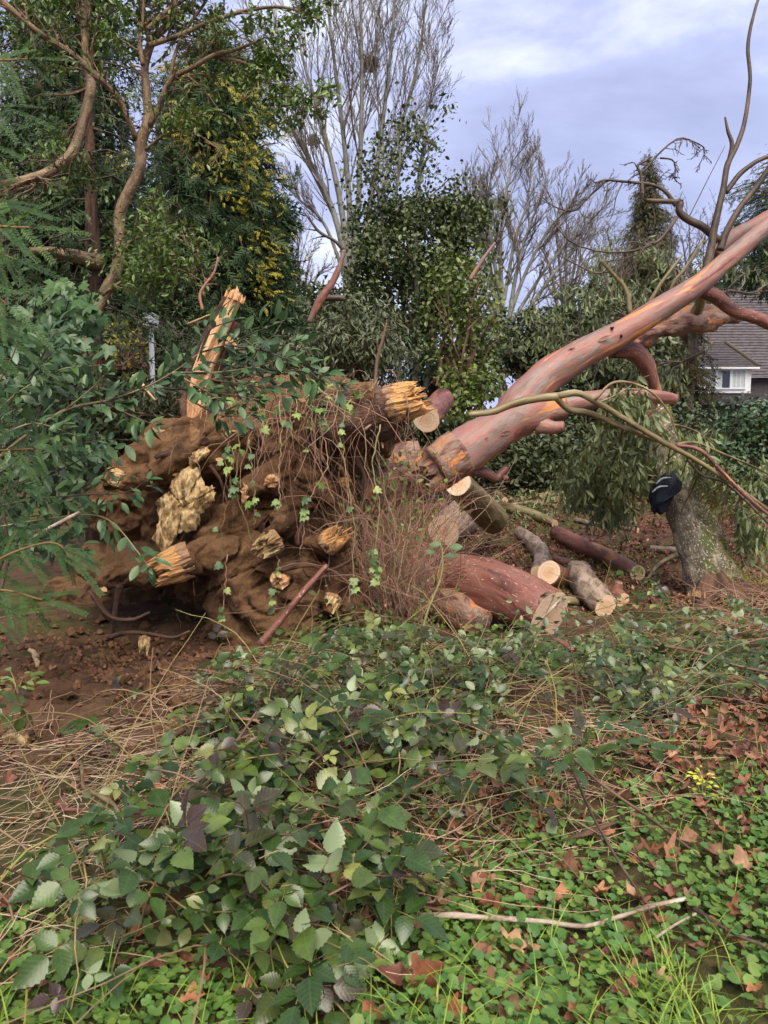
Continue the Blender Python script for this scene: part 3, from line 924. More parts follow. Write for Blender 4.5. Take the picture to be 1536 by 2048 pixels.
# low evergreen masses far behind, left to right
for (px, py, Y, w, h, mt, nn, lab, sd) in (
        (640, 660, 24, 330, 190, 'thicket', 5200, 'dark evergreen bush low behind the golden conifer', 3),
        (1080, 690, 26, 260, 130, 'thicket', 3800, 'dark evergreen bush at the foot of the fan-shaped bare tree', 4),
        (1230, 660, 22, 300, 170, 'thicket', 4200, 'grey-green bush behind the middle of the fallen trunk', 5),
        (1250, 715, 16, 170, 190, 'grey_shrub', 3200, 'grey-leaved bush under the fallen trunk in front of the house', 6),
        (120, 640, 20, 420, 260, 'thicket', 4600, 'dark evergreen bush behind the brown conifer trunk', 7),
        (-60, 420, 15, 420, 620, 'cypress', 4200, 'dark evergreen tree filling the left edge behind the yew', 8),
        (1230, 740, 18, 230, 150, 'grey_shrub', 2600, 'grey-leaved bush behind the lower limb of the fallen trunk', 9)):
    shrub('evergreen_bush', lab, 'bush', px, py, Y, w, h, MT[mt], nn, LF2, .011 * Y, lumps=30, seed=sd, group='evergreen bushes in the distance')

shrub('thicket_bush', 'dark bush seen through the fork of the fallen trunk', 'bush', 1180, 800, 17.0, 330, 190, MT['thicket'], 4200, LF4, .13, .9, 30, 14, group='dark thicket behind the logs')
# dark thicket and hedge behind the fallen trunk
shrub('thicket_bush', 'dark leafy thicket behind the sawn logs under the trunk', 'bush', 1090, 915, 14.5, 420, 170, MT['thicket'], 7500, LF4, .12, .9, 40, 10, group='dark thicket behind the logs')
shrub('thicket_bush', 'dark leafy thicket under the olive branch and leaning trunk', 'bush', 1290, 895, 14.5, 340, 220, MT['thicket'], 6500, LF4, .12, .9, 40, 11, group='dark thicket behind the logs')
shrub('hedge', 'blue-green leafy hedge below the house', 'hedge', 1500, 920, 13.0, 330, 290, MT['hedge'], 9000, LFR, .085, .9, 46, 12)
shrub('hedge', 'upper end of the ivy hedge just under the bay window', 'hedge', 1575, 850, 13.0, 260, 130, MT['hedge'], 3200, LFR, .085, .9, 30, 13)

# ivy-clad tree, pale shrub and grey shrub in the middle
def ivy_tower():
    Y = 14.0
    c = W(850, 780, Y); t = thing('ivy_clad_tree', 'tall ivy-clad tree with dark glossy leaves in the middle', 'tree', (c[0], Y, 0))
    sp = []
    for path, rr in (([(830, 800), (835, 640), (830, 480), (840, 340), (850, 290), (856, 250)], (8, 2)), ([(800, 790), (790, 640), (770, 520), (760, 400), (738, 360)], (6, 2)),
                     ([(850, 780), (875, 620), (900, 480), (925, 430), (950, 400)], (6, 2)), ([(820, 700), (800, 560), (790, 420), (800, 320), (792, 270)], (5, 2))):
        sp.append(([W(x, y, Y + rng.uniform(-.4, .4)) for x, y in path], [M1(r, Y) for r in np.linspace(*rr, len(path))]))
    P, R = stems(sp); g = Geo(); tubes(g, P, R, 7); g.build('trunk', MT['bark_pale'], t, True)
    C1 = grow(P, R, 16, .20, 1.0, .05, .22, -.02, t0=.12, rr=.4); C2 = grow(*C1, 4, .6, .7, 0, .25, -.03, t0=.3)
    g = Geo(); tubes(g, *C1, 4); tubes(g, *C2, 3); g.build('branch', MT['twig_brown'], t)
    pts = [C1[0][:, 2:].reshape(-1, 3), C2[0][:, 1:].reshape(-1, 3), C2[0][:, 2:].reshape(-1, 3)]
    pts = np.concatenate(pts); pts = np.repeat(pts, 5, 0) + rng.normal(size=(len(pts) * 5, 3)) * .11
    # a dense sleeve of ivy round the main stem
    for (cx, cy, w, h, nn, sd) in ((850, 350, 110, 120, 500, 1), (805, 440, 170, 170, 1500, 2), (880, 440, 150, 150, 1200, 3), (790, 560, 210, 230, 2600, 4), (900, 560, 190, 220, 2200, 5), (820, 690, 270, 190, 2400, 6), (735, 590, 130, 210, 1700, 7), (930, 690, 150, 190, 1600, 8), (930, 430, 120, 130, 800, 9), (745, 470, 110, 130, 700, 10)):
        q, _ = lumpy(W(cx, cy, Y), M1(w / 2, Y), .8, M1(h / 2, Y), nn, 16, 40 + sd, .4); pts = np.vstack([pts, q])
    qx, qy = proj(pts); pts = pts[(qy > 400) | (rng.uniform(0, 1, len(pts)) < .38)]
    n = len(pts); g = Geo()
    scatter(g, LFR, pts, frames(nrm(rng.normal(size=(n, 3)) + np.array([0, -.2, -.5])), nrm(rng.normal(size=(n, 3)) * .7 + np.array([0, -.5, .6]))), .084 * rng.uniform(.5, 1.35, n), rng.uniform(0, 1, n))
    g.build('foliage', MT['ivy_tower'], t)


ivy_tower()
shrub('pale_shrub', 'yellow-green leafy shrub against the right side of the ivy-clad tree', 'bush', 925, 620, 12.8, 190, 380, MT['pale_shrub'], 1700, LFR, .095, .55, 30, 21, ntw=24)
shrub('pale_shrub', 'low yellow-green shrub between the broken root and the trunk', 'bush', 935, 790, 11.0, 150, 130, MT['pale_shrub'], 900, LFR, .09, .45, 18, 22, ntw=16)
shrub('grey_leaved_shrub', 'grey-green shrub with drooping narrow leaves behind the root plate', 'bush', 700, 680, 10.5, 250, 190, MT['grey_shrub'], 5200, LFN, .105, .7, 30, 23, hang=.7)
shrub('grey_leaved_shrub', 'dim grey-green shrub between white post and broken root', 'bush', 560, 730, 11.0, 210, 150, MT['grey_shrub'], 2600, LFN, .10, .7, 22, 24, hang=.6)

shrub('thicket_bush', 'dark bush at the foot of the ivy-clad tree', 'bush', 890, 760, 15.5, 280, 130, MT['thicket'], 2800, LF4, .12, .6, 26, 27, group='dark thicket behind the logs')
shrub('thicket_bush', 'dark bush between the sawn upper log and the trunk', 'bush', 850, 870, 13.0, 260, 130, MT['thicket'], 3200, LF4, .11, .6, 26, 25, group='dark thicket behind the logs')
shrub('thicket_bush', 'dark bush filling behind the left end of the root plate', 'bush', 200, 860, 9.0, 300, 130, MT['thicket'], 2600, LF4, .10, .6, 26, 26, group='dark thicket behind the logs')
# golden conifer on the left
def golden():
    Y = 13.0
    t = conifer('conifer_tree', 'broad dark green conifer with golden tips behind the holly trunk', Y, (425, 60), 800, 175, 13000, MT['cypress'], .33, .7, power=.50, ragged=.16, spray=t_spray(5, .55, .5), tip=.25)
    n = 620
    # golden tips: on the right flank, in clusters
    cl = [(505, 200), (520, 320), (455, 215), (400, 300), (470, 345), (535, 400), (530, 260), (545, 500), (550, 560), (545, 600), (460, 370), (395, 310), (385, 180), (330, 130), (410, 290), (520, 350), (500, 440), (250, 325)]
    g = Geo(); a = W(425, 60, Y)
    for cx, cy in cl:
        m = 46; p = np.array([W(cx + rng.normal() * 22, cy + rng.normal() * 18, Y) for _ in range(m)])
        hz = (a[2] - p[:, 2]) / (a[2] - W(425, 800, Y)[2]); rad = M1(175, Y) * (np.clip(hz, 0, 1) ** .5 * .75 + .25)
        dx = p[:, 0] - a[0]; p[:, 1] = Y - np.sqrt(np.clip(rad ** 2 - dx ** 2, .02, None)) * rng.uniform(.85, 1.05, m)
        d = np.stack([dx, p[:, 1] - Y, np.full(m, -.4)], 1) + rng.normal(size=(m, 3)) * .5
        scatter(g, t_spray(4, .3, .6), p, frames(nrm(d), nrm(rng.normal(size=(m, 3)) + np.array([0, -.6, .6]))), .15 * rng.uniform(.5, 1.2, m), rng.uniform(0, 1, m))
    g.build('golden_tips', MT['gold'], t)


golden()
conifer('conifer_tree', 'tall dark evergreen behind the tan trunks at the upper left', 16.0, (120, -160), 860, 175, 9000, MT['cypress'], .5, .5, power=.5, ragged=.3, tip=.2)
conifer('conifer_tree', 'narrow dark conifer strip at the right flank of the golden conifer', 15.0, (552, 380), 800, 34, 1500, MT['cypress'], .40, .6, power=.5, tip=.2)

# white post with a small box, far left
def white_post():
    Y = 9.6; m = plain('white_paint', (.82, .84, .85), .6, .3, .1, 3.0)
    b = W(305, 760, Y); t = thing('white_post', 'white post with a small white box on top, far behind the root plate', 'post', (b[0], Y, 0))
    r = M1(5, Y)
    g = Geo(); v = W(305, 655, Y)
    tube(g, [(b[0], Y, -.1), (b[0], Y, v[2])], [r, r], 4, cap=True); g.build('post', m, t)
    g = Geo(); x0, x1 = W(289, 640, Y)[0], W(311, 640, Y)[0]; z1 = W(300, 628, Y)[2]
    V = np.array([[x, y, z] for z in (v[2], z1) for (x, y) in ((x0, Y - .15), (x1, Y - .15), (x1, Y + .15), (x0, Y + .15))])
    g.add(V, [np.array([(3, 2, 1, 0), (4, 5, 6, 7), (0, 1, 5, 4), (1, 2, 6, 5), (2, 3, 7, 6), (3, 0, 4, 7)])], V); g.build('box', m, t)


white_post()

# ------------------------------------------------------------------ logs and limbs
def disc(g, ring, nrmdir, off=.004, m=0, seed=0.0):
    """sawn face made from the last ring of a tube"""
    ring = np.asarray(ring); c = ring.mean(0); n = nrm(np.asarray(nrmdir, float))
    a = nrm(np.cross(n, [0.1, 0.2, 1.0])); b = np.cross(n, a); k = len(ring)
    V = [c[None] + n * off]; 
    for s in (.35, .7, 1.0):
        V.append(c + (ring - c) * s + n * off)
    V = np.concatenate(V); rel = V - c
    tc = np.stack([rel @ a, rel @ b, np.full(len(V), 0.0)], 1)
    tri = np.array([(0, 1 + i, 1 + (i + 1) % k) for i in range(k)]); F = [tri]
    for q in range(2):
        o = 1 + q * k
        F.append(np.array([(o + i, o + k + i, o + k + (i + 1) % k, o + (i + 1) % k) for i in range(k)]))
    # make faces look along n
    w = np.cross(V[1] - V[0], V[2] - V[0]) @ n
    if w < 0: F = [f[:, ::-1] for f in F]
    g.add(V, F, tc, 0, m)


def log(name, label, path, rad, Ys, bark, ends=(1, 1), sides=22, rough=.10, seed=1.0, group='sawn logs of the felled tree', knobs=(), n=None, floor=True, flat=1.0):
    """path in pixels, rad in pixels, Ys depth per point"""
    if floor:
        Ys = [G(x, y + r * .86)[1] for (x, y), r in zip(path, rad)]
    pts = [W(x, y, Y) for (x, y), Y in zip(path, Ys)]; rr = [M1(r, Y) for r, Y in zip(rad, Ys)]
    P, R = spline(pts, rr, n or 6 * len(path))
    c = P.mean(0); t = thing(name, label, 'log', (c[0], c[1], hgt(c[0], c[1])), group)
    g = Geo(); r0, r1 = tube(g, P, R, sides, rough, 4.0, seed, True, flat=flat)
    for (f, dpx, rp) in knobs:
        i = int(f * (len(P) - 1)); Y = P[i][1]; d = np.array([M1(dpx[0], Y), M1(dpx[2], Y) if len(dpx) > 2 else -.05, M1(-dpx[1], Y)])
        Q, q = spline([P[i], P[i] + d * .55, P[i] + d], [M1(rp, Y) * 1.5, M1(rp, Y) * 1.05, M1(rp, Y) * .8], 8)
        tube(g, Q, q, 12, .15, 6, seed + 2)
    g.build('bark', bark, t, True)
    if ends[0]:
        g = Geo(); disc(g, r0, P[0] - P[1], .004); g.build('sawn_end', MT['cut_wood'], t)
    if ends[1]:
        g = Geo(); disc(g, r1, P[-1] - P[-2], .004); g.build('sawn_end', MT['cut_wood'], t)
    return t


log('log', 'big wet red-barked log with a pale sawn end in front', [(905, 1165), (960, 1170), (1030, 1195), (1098, 1232)], [54, 58, 57, 57], [6.85, 6.62, 6.36, 6.10], MT['bark_wet'], (1, 1), 40, .07, 1.3, floor=False,
    knobs=[(.42, (-25, 30, 10), 30)])
log('log', 'flaking orange and red log lying left against the big log', [(800, 1215), (850, 1205), (905, 1215), (960, 1245)], [34, 38, 40, 30], [6.55, 6.5, 6.45, 6.35], MT['bark_flaky'], (0, 0), 22, .18, 2.1)
log('log', 'pinkish log end just behind the left of the big log', [(835, 1140), (850, 1165), (870, 1190)], [26, 28, 28], [6.9, 6.85, 6.8], MT['bark_red'], (1, 1), 18, .1, 3.3)
log('log', 'log with a cracked sawn face under the trunk base', [(888, 1062), (910, 1045), (930, 1030)], [33, 36, 36], [7.2, 7.5, 7.8], MT['bark_grey'], (1, 1), 22, .08, 4.4)
log('log', 'olive and orange striped log leaning down from the trunk', [(915, 965), (940, 992), (970, 1022), (988, 1040)], [27, 29, 30, 29], [8.4, 8.9, 9.4, 9.7], MT['bark_olive'], (1, 1), 20, .06, 5.2, floor=False)
log('log', 'upper log with a round sawn end below the ivy-clad tree', [(853, 838), (868, 820), (885, 800)], [27, 25, 23], [9.0, 9.4, 9.9], MT['bark_wet'], (1, 1), 20, .05, 6.1, floor=False)
log('log', 'long straight red log with a stub and pale round end', [(1112, 1065), (1160, 1090), (1215, 1115), (1275, 1146)], [14, 18, 18, 16], [8.9, 8.6, 8.3, 8.0], MT['bark_wet'], (1, 1), 20, .05, 7.7, knobs=[(.46, (8, -22, -8), 8)])
log('log', 'curved grey log on the litter beside the long red log', [(1040, 1065), (1065, 1085), (1085, 1115), (1078, 1148)], [12, 16, 18, 17], [8.8, 8.5, 8.2, 7.8], MT['bark_grey'], (1, 1), 18, .15, 8.2)
log('log', 'short red log with a large tilted sawn face', [(1098, 1145), (1125, 1160), (1160, 1175)], [25, 25, 22], [7.75, 7.95, 8.2], MT['bark_wet'], (1, 1), 22, .05, 9.4, floor=False)
log('log', 'gnarled grey log with dusty rough bark', [(1155, 1140), (1168, 1165), (1185, 1190), (1212, 1212)], [24, 27, 27, 22], [7.5, 7.35, 7.2, 7.1], MT['bark_grey'], (0, 1), 20, .28, 10.6)
log('log', 'small knobby red branch stub beside the gnarled grey log', [(1205, 1178), (1230, 1190), (1246, 1200)], [13, 17, 14], [7.5, 7.4, 7.3], MT['bark_wet'], (0, 1), 18, .2, 11.5, knobs=[(.55, (5, -30, -4), 10)])
log('log', 'flat half-round slab showing its sawn pink face', [(1040, 1172), (1062, 1170), (1085, 1172)], [13, 14, 13], [7.4, 7.4, 7.4], MT['bark_red'], (1, 1), 16, .12, 12.5, flat=.6)
log('log', 'pale straight pole lying behind the big log', [(1075, 1198), (1115, 1200), (1160, 1203)], [9, 9, 9], [7.15, 7.15, 7.15], MT['bark_olive'], (1, 1), 12, .05, 13.5)
log('log', 'olive curved branch lying beyond the striped log', [(1000, 1012), (1040, 1022), (1080, 1034), (1110, 1048)], [10, 11, 10, 8], [9.4, 9.3, 9.2, 9.1], MT['bark_olive'], (1, 1), 14, .08, 14.5)
log('log', 'stubby pale log chunk beside the striped log', [(965, 1002), (985, 1008), (1004, 1012)], [9, 10, 9], [9, 9, 9], MT['bark_grey'], (1, 1), 14, .12, 15.5)
log('log', 'short red-brown cut branch under the trunk base', [(925, 1010), (955, 1018), (985, 1020)], [7, 8, 7], [9, 9, 9], MT['bark_wet'], (1, 1), 12, .12, 16.5)
log('log', 'thin grey pole lying behind the long red log', [(1150, 1040), (1210, 1052), (1275, 1060)], [5, 5, 5], [9, 9, 9], MT['bark_grey'], (1, 1), 10, .12, 17.5)
log('log', 'small red cut piece between curved grey log and long red log', [(1110, 1118), (1128, 1124), (1146, 1128)], [8, 9, 8], [9, 9, 9], MT['bark_wet'], (1, 1), 12, .12, 18.5)
for q, (path, r, Y, lab) in enumerate((
        ([(1070, 985), (1100, 972), (1130, 970), (1160, 972)], 7, 10.3, 'topmost thin branch of the far cut branch pile'),
        ([(1085, 992), (1110, 988), (1145, 992), (1165, 1000)], 7, 10.1, 'middle thin branch of the far cut branch pile'),
        ([(1090, 1003), (1120, 998), (1150, 1005), (1170, 1012)], 6, 10.0, 'lowest thin branch of the far cut branch pile'),
        ([(960, 975), (990, 985), (1010, 1000)], 6, 10.2, 'pale cut branch beyond the striped log'),
        ([(1000, 1015), (1060, 1005), (1110, 1012)], 4, 9.8, 'thin cut branch in front of the far branch pile'))):
    log('cut_branch', lab, path, [r] * len(path), [Y] * len(path), MT['bark_olive'], (1, 1), 10, .12, 20 + q, 'cut branches in the far pile')


# ------------------------------------------------------------------ the fallen tree
def path3(path, Ys):
    if np.isscalar(Ys): Ys = [Ys] * len(path)
    if len(Ys) == 2: Ys = np.linspace(Ys[0], Ys[1], len(path))
    return [W(x, y, Y) for (x, y), Y in zip(path, Ys)], Ys


def splinters(g, c, d, r, L, n, w=.16, m=0, spread=.05):
    """a brush of torn wood fibres along d"""
    d = nrm(np.asarray(d, float)); a = nrm(np.cross(d, [.3, .2, 1.0])); b = np.cross(d, a)
    th = rng.uniform(0, 2 * math.pi, n); q = np.sqrt(rng.uniform(0, 1, n)) * r
    o = np.outer(q * np.cos(th), a) + np.outer(q * np.sin(th), b)
    le = L * rng.uniform(.35, 1.15, n) * (1.05 - .5 * q / r)
    s = np.linspace(0, 1, 4)
    P = np.asarray(c) + o[:, None] + d * (-.25 * L + (le[:, None] + .25 * L) * s)[..., None] + (rng.normal(size=(n, 1, 3)) * spread * L) * (s ** 2)[None, :, None]
    R = (r * w * rng.uniform(.5, 1.3, n))[:, None] * np.array([1, .95, .7, .08])
    tubes(g, P, R, 5, rng.uniform(0, 1, n), m)


def jag(g, a, d, r, L, seed, sides=56, m=0, base=None):
    """torn end of a root or trunk: jagged rim round an uneven broken face"""
    d = nrm(np.asarray(d, float)); u = nrm(np.cross(d, [.3, .2, 1.0])); w = np.cross(d, u); an = np.arange(sides) * 2 * math.pi / sides
    nz = lambda x, y, z: noise.fractal(Vector((x, y, z + seed)), .6, 2.2, 4)
    side = math.sin(seed) * .5
    prof = [(-.45, 1.0, 0), (-.2, 1.0, .10), (0, .97, .25), (.5, .88, .55), (.75, .72, .9), (.55, .5, .8), (.4, .3, .7), (.45, .12, .5)]
    V, tc = [], []
    for q, (s, rr, jj) in enumerate(prof):
        for i, th in enumerate(an):
            c, sn = math.cos(th), math.sin(th)
            ln = L * (s + jj * (.75 * nz(c * 3.2 + q * .2, sn * 3.2, 0) + .30 * nz(c * 9, sn * 9, 3) + .20 * rng.uniform(-1, 1) + .8 * side * c)); rd = r * rr * (1 + .16 * nz(c * 1.8, sn * 1.8, 7 + s * .4) + .03 * rng.uniform(-1, 1))
            V.append(np.asarray(a) + d * ln + u * c * rd + w * sn * rd); tc.append((c * rd * 1.2, sn * rd * 1.2, s * L * .6 + seed))
    V.append(np.mean(V[-sides:], 0)); tc.append((0, 0, seed)); k = len(prof)
    F4 = np.array([(q * sides + i, q * sides + (i + 1) % sides, (q + 1) * sides + (i + 1) % sides, (q + 1) * sides + i) for q in range(k - 1) for i in range(sides)])
    F3 = np.array([((k - 1) * sides + i, (k - 1) * sides + (i + 1) % sides, k * sides) for i in range(sides)])
    nb = sides * (2 if base is not None else 0)
    if nb: g.add(np.array(V), [F4[:nb]], np.array(tc), 0, base)
    g.add(np.array(V), [F4[nb:], F3], np.array(tc), 0, m)


def fallen_tree():
    b = G(905, 1040)
    t = thing('fallen_tree', 'fallen red-barked tree with its trunk rising to the right', 'tree', (W(905, 900, 7.0)[0], 7.0, 0))

    LIMB = []

    def limb(name, path, rad, Ys, bark, sides=16, rough=.06, seed=1.0, end=None, label=None, n=None):
        pts, Ys = path3(path, Ys); P, R = spline(pts, [M1(r * .84, Y) for r, Y in zip(rad, Ys)], n or 8 * len(path))
        g = Geo(); r0, r1 = tube(g, P, R, sides, rough * 1.5, 3.5, seed)
        o = g.build(name, bark, t, True)
        if label: o['label'] = label
        LIMB.append((o, P, R))
        if end:
            g = Geo(); disc(g, r1 if end > 0 else r0, (P[-1] - P[-2]) if end > 0 else (P[0] - P[1])); g.build('sawn_end', MT['cut_wood'], o)
        return o, P, R
    tr, P, R = limb('trunk', [(862, 945), (905, 917), (960, 882), (1020, 845), (1075, 824), (1120, 815)], [52, 54, 52, 46, 39, 31], (6.9, 7.5), MT['bark_red'], 32, .08, 1.0)
    # torn base of the trunk
    g = Geo(); c = W(868, 945, 6.9); d = nrm(W(862, 945, 6.9) - W(905, 915, 6.95))
    jag(g, c, d, M1(41, 6.9), .16, 3.3, 40); splinters(g, c, d, M1(36, 6.9), .16, 30, .08); o = g.build('torn_end', MT['bark_flaky'], t)
    # sleeve of bark left of the saw cut, slightly thicker
    pts = [W(872, 935, 6.86), W(900, 917, 6.88), W(921, 903, 6.9)]
    P2, R2 = spline(pts, [M1(44, 6.9), M1(46.5, 6.9), M1(48, 6.9)], 10); g = Geo(); tube(g, P2, R2, 40, .05, 9.0, 4.0, True); g.build('bark_sleeve', MT['bark_flaky'], t, True)
    # upper trunk limb
    limb('limb', [(1000, 858), (1040, 806), (1090, 756), (1160, 710), (1240, 668), (1330, 612), (1400, 567), (1440, 533), (1490, 490), (1545, 444), (1620, 378)], [40, 43, 40, 36, 30.5, 27, 24, 22, 20, 19, 18], (7.45, 8.3), MT['bark_red'], 28, .05, 2.3, label='thick red upper limb with orange peeling patches')
    _, UP, UR = LIMB[-1]; flake = [None]
    fm = add_mesh(t_leaf(.28, 4, .25, -.3), MT['bark_red'], 'bark_flake')
    for (LP, LR, cnt) in ((UP, UR, 4), (P, R, 3)):
        T = nrm(np.gradient(LP, axis=0))
        for q in range(cnt):
            i = rng.integers(3, len(LP) - 12); sd = nrm(np.cross(T[i], [0, -1.0, 0])); fr = np.cross(sd, T[i]); fr = fr if fr[1] < 0 else -fr; a = rng.uniform(-1.1, 1.1); o = fr * math.cos(a) + sd * math.sin(a)
            piece('bark_flake', fm, t, LP[i] + o * LR[i] * .99, frames((T[i] * (1 if q % 2 else -1) + sd * rng.normal() * .3)[None], o[None])[0], rng.uniform(.05, .15))
    dk = plain('knot_wood', (.05, .022, .016), .8, .2, .4, 30)
    for (px, py, r) in ((1244, 671, 4), (1227, 655, 3)):
        g = Geo(); c = W(px, py, 7.62); tube(g, [c, c + np.array([0, .06, 0]), c + np.array([0, .16, 0])], [M1(r * .5, 7.6), M1(r, 7.6), M1(r * 1.6, 7.6)], 12, .25, 9, px); g.build('knot', dk, t, True)
    # lower horizontal limb with round sawn end
    limb('limb', [(1090, 822), (1150, 806), (1210, 797), (1270, 792), (1330, 795), (1351, 798)], [28, 24, 22, 18, 15, 12], (7.5, 7.6), MT['bark_red'], 18, .08, 3.1)
    limb('branch', [(1305, 800), (1300, 822), (1292, 845)], [13, 11, 9], 7.6, MT['bark_wet'], 12, .1, 3.9)
    limb('branch', [(1075, 850), (1105, 855), (1128, 853)], [20, 15, 11], (7.3, 7.2), MT['bark_red'], 14, .15, 4.7)
    limb('branch', [(935, 940), (970, 945), (990, 955), (1003, 945), (1012, 937)], [14, 13, 12, 10, 9], (7.2, 7.3), MT['bark_wet'], 14, .12, 5.5)
    limb('branch', [(1000, 948), (1008, 955), (1016, 958)], [8, 7, 6], 7.28, MT['bark_wet'], 12, .12, 5.8)
    limb('branch', [(845, 1020), (868, 1016), (885, 1008)], [11, 11, 9], (6.9, 6.8), MT['bark_red'], 14, .1, 6.0)
    # knobby limb behind, below the upper limb
    limb('limb', [(1240, 690), (1290, 662), (1340, 650), (1390, 640), (1440, 632), (1481, 640)], [30, 31, 27, 33, 24, 6], (8.6, 8.9), MT['bark_flaky'], 22, .28, 6.6, label='knobby flaking limb under the upper limb')
    limb('branch', [(1385, 640), (1400, 605), (1402, 580)], [16, 12, 11], (8.7, 8.4), MT['bark_olive'], 12, .1, 6.9)
    limb('limb', [(1395, 575), (1430, 592), (1465, 620), (1500, 632), (1545, 650), (1600, 690)], [17, 17, 15, 15, 15, 14], (8.0, 8.1), MT['bark_wet'], 16, .08, 7.2)
    limb('limb', [(1225, 700), (1265, 703), (1292, 730), (1305, 770), (1318, 800)], [20, 22, 20, 17, 14], (8.0, 8.3), MT['bark_wet'], 16, .08, 7.9)
    limb('limb', [(1425, 510), (1460, 478), (1510, 450), (1580, 410)], [16, 17, 16, 15], (8.5, 8.8), MT['bark_red'], 16, .06, 8.3)
    # upright living branch
    limb('branch', [(1412, 548), (1420, 505), (1432, 440), (1446, 380), (1455, 330), (1474, 290), (1490, 240), (1500, 160), (1496, 90), (1510, 20), (1530, -40)], [11, 9.5, 8, 7, 6.5, 5.5, 5, 4.6, 4, 3.3, 2.5], (8.1, 8.3), MT['bark_dead'], 12, .10, 9.1, label='tall upright branch against the sky')
    limb('branch', [(1456, 330), (1464, 290), (1456, 262), (1450, 234)], [6, 5, 4, 2], 8.2, MT['bark_dead'], 8, .08, 9.4)
    limb('branch', [(1452, 385), (1478, 350), (1510, 325), (1545, 308), (1590, 280)], [6, 6, 5, 5, 4], 8.2, MT['bark_dead'], 8, .08, 9.7)
    limb('branch', [(1440, 500), (1452, 465), (1480, 415), (1512, 375), (1545, 325), (1590, 250)], [9, 8, 7, 7, 6, 5], 8.3, MT['bark_dead'], 10, .08, 10.1)
    # twisted dead branch curling left
    br = []
    def dead(path, r0, r1, Y=8.3, name='branch', bark=MT['bark_dead']):
        pts, Ys = path3(path, Y); P, R = spline(pts, [M1(r * .72, Y if np.isscalar(Y) else Y[0]) for r in np.linspace(r0, r1, len(path))], 14)
        g = Geo(); tube(g, P, R, 9, .12, 6, r0 + path[0][0] * .01); g.build(name, bark, t, True); br.append((P, R))
    dead([(1437, 482), (1407, 455), (1377, 440), (1359, 423), (1362, 405)], 11, 9, 8.3)
    dead([(1365, 404), (1326, 402), (1290, 400), (1284, 378), (1282, 348), (1275, 331), (1300, 318)], 7, 3)
    dead([(1352, 412), (1332, 384), (1303, 369), (1246, 363), (1211, 360), (1190, 366)], 6, 2)
    dead([(1210, 364), (1178, 393), (1148, 421), (1110, 414), (1080, 390)], 3.4, 1.2)
    dead([(1354, 434), (1324, 476), (1300, 491), (1258, 503), (1199, 503), (1139, 482), (1105, 440)], 5, 1.4)
    dead([(1282, 350), (1315, 310), (1356, 277), (1386, 283), (1410, 298), (1401, 325)], 3, 1)
    dead([(1320, 316), (1345, 320), (1352, 340), (1345, 352), (1362, 370)], 2.6, .9)
    dead([(1202, 521), (1228, 550), (1249, 574), (1256, 595), (1261, 630)], 5, 7, 8.6, bark=MT['bark_olive'])
    dead([(1120, 512), (1155, 530), (1190, 546), (1225, 541)], 1.6, 3.5, 8.6)
    dead([(1300, 492), (1270, 510), (1235, 520), (1205, 524)], 2.2, 1.2)
    dead([(1246, 363), (1232, 395), (1225, 430), (1204, 460)], 2, .7)
    dead([(1300, 400), (1310, 440), (1300, 480)], 1.8, .7)
    dead([(1368, 560), (1385, 520), (1420, 470), (1445, 380)], 1.6, .8)
    dead([(1375, 440), (1420, 350), (1450, 292)], 1.4, .7)
    dead([(1330, 625), (1345, 570), (1375, 530), (1405, 480)], 6, 3, 8.9, bark=MT['bark_olive'])
    dead([(1280, 640), (1320, 570), (1365, 510)], 7, 3, 9.0, bark=MT['bark_olive'])
    P = np.array([p for p, _ in br]); R = np.array([r for _, r in br])
    C1 = grow(P[1:7], R[1:7], 15, .26, .9, -.15, .25, -.13, k=7, t0=.25, rr=.5, rtip=.25)
    C2 = grow(*C1, 4, .5, .7, -.2, .25, -.10, k=5, t0=.3, rr=.6)
    C3 = grow(P[7:10], R[7:10], 6, .5, .7, .1, .25, 0, k=6, rr=.4)
    g = Geo(); tubes(g, C1[0], np.maximum(C1[1], .004), 4); tubes(g, C2[0], np.maximum(C2[1], .003), 3); tubes(g, *C3, 3)
    tag(g.build('twigs', MT['bark_dead'], t), kind='stuff')
    # tangle of smaller branches at the back, right of the sky gap
    base = np.array([np.linspace(W(x0, y0, 9.2), W(x1, y1, 9.6), 6) for x0, y0, x1, y1 in ((1420, 600, 1600, 540), (1380, 590, 1300, 520), (1330, 660, 1150, 600), (1300, 680, 1120, 670), (1280, 690, 1200, 540), (1230, 690, 1060, 640), (1400, 700, 1250, 760))])
    Rb = np.broadcast_to(np.linspace(.022, .008, 6), base.shape[:2])
    base = base + rng.normal(size=base.shape) * .05
    C1 = grow(base, Rb, 10, .55, .8, .05, .22, -.02, k=7, t0=.1, rr=.6); C2 = grow(*C1, 4, .55, .7, 0, .25, -.03, k=5, t0=.2)
    g = Geo(); tubes(g, base, Rb, 6); tubes(g, *C1, 4); tubes(g, C2[0], np.maximum(C2[1], .002), 3); tag(g.build('twigs', MT['twig_grey'], t), kind='stuff')
    # a few hanging gum leaves on that tangle
    pts = np.concatenate([C2[0][:, 3], C2[0][:, 4], C1[0][:, 5]]); pts = np.repeat(pts, 4, 0) + rng.normal(size=(len(pts) * 4, 3)) * .05; n = len(pts)
    qx, qy = proj(pts); pts = pts[~((qx > 1425) & (qy > 560))]; n = len(pts)
    g = Geo(); scatter(g, LFN, pts, frames(nrm(rng.normal(size=(n, 3)) * .5 + np.array([0, 0, -1.0])), rdir(n)), .11 * rng.uniform(.6, 1.2, n), rng.uniform(0, 1, n))
    tag(g.build('foliage', MT['gum'], t), kind='stuff')


fallen_tree()


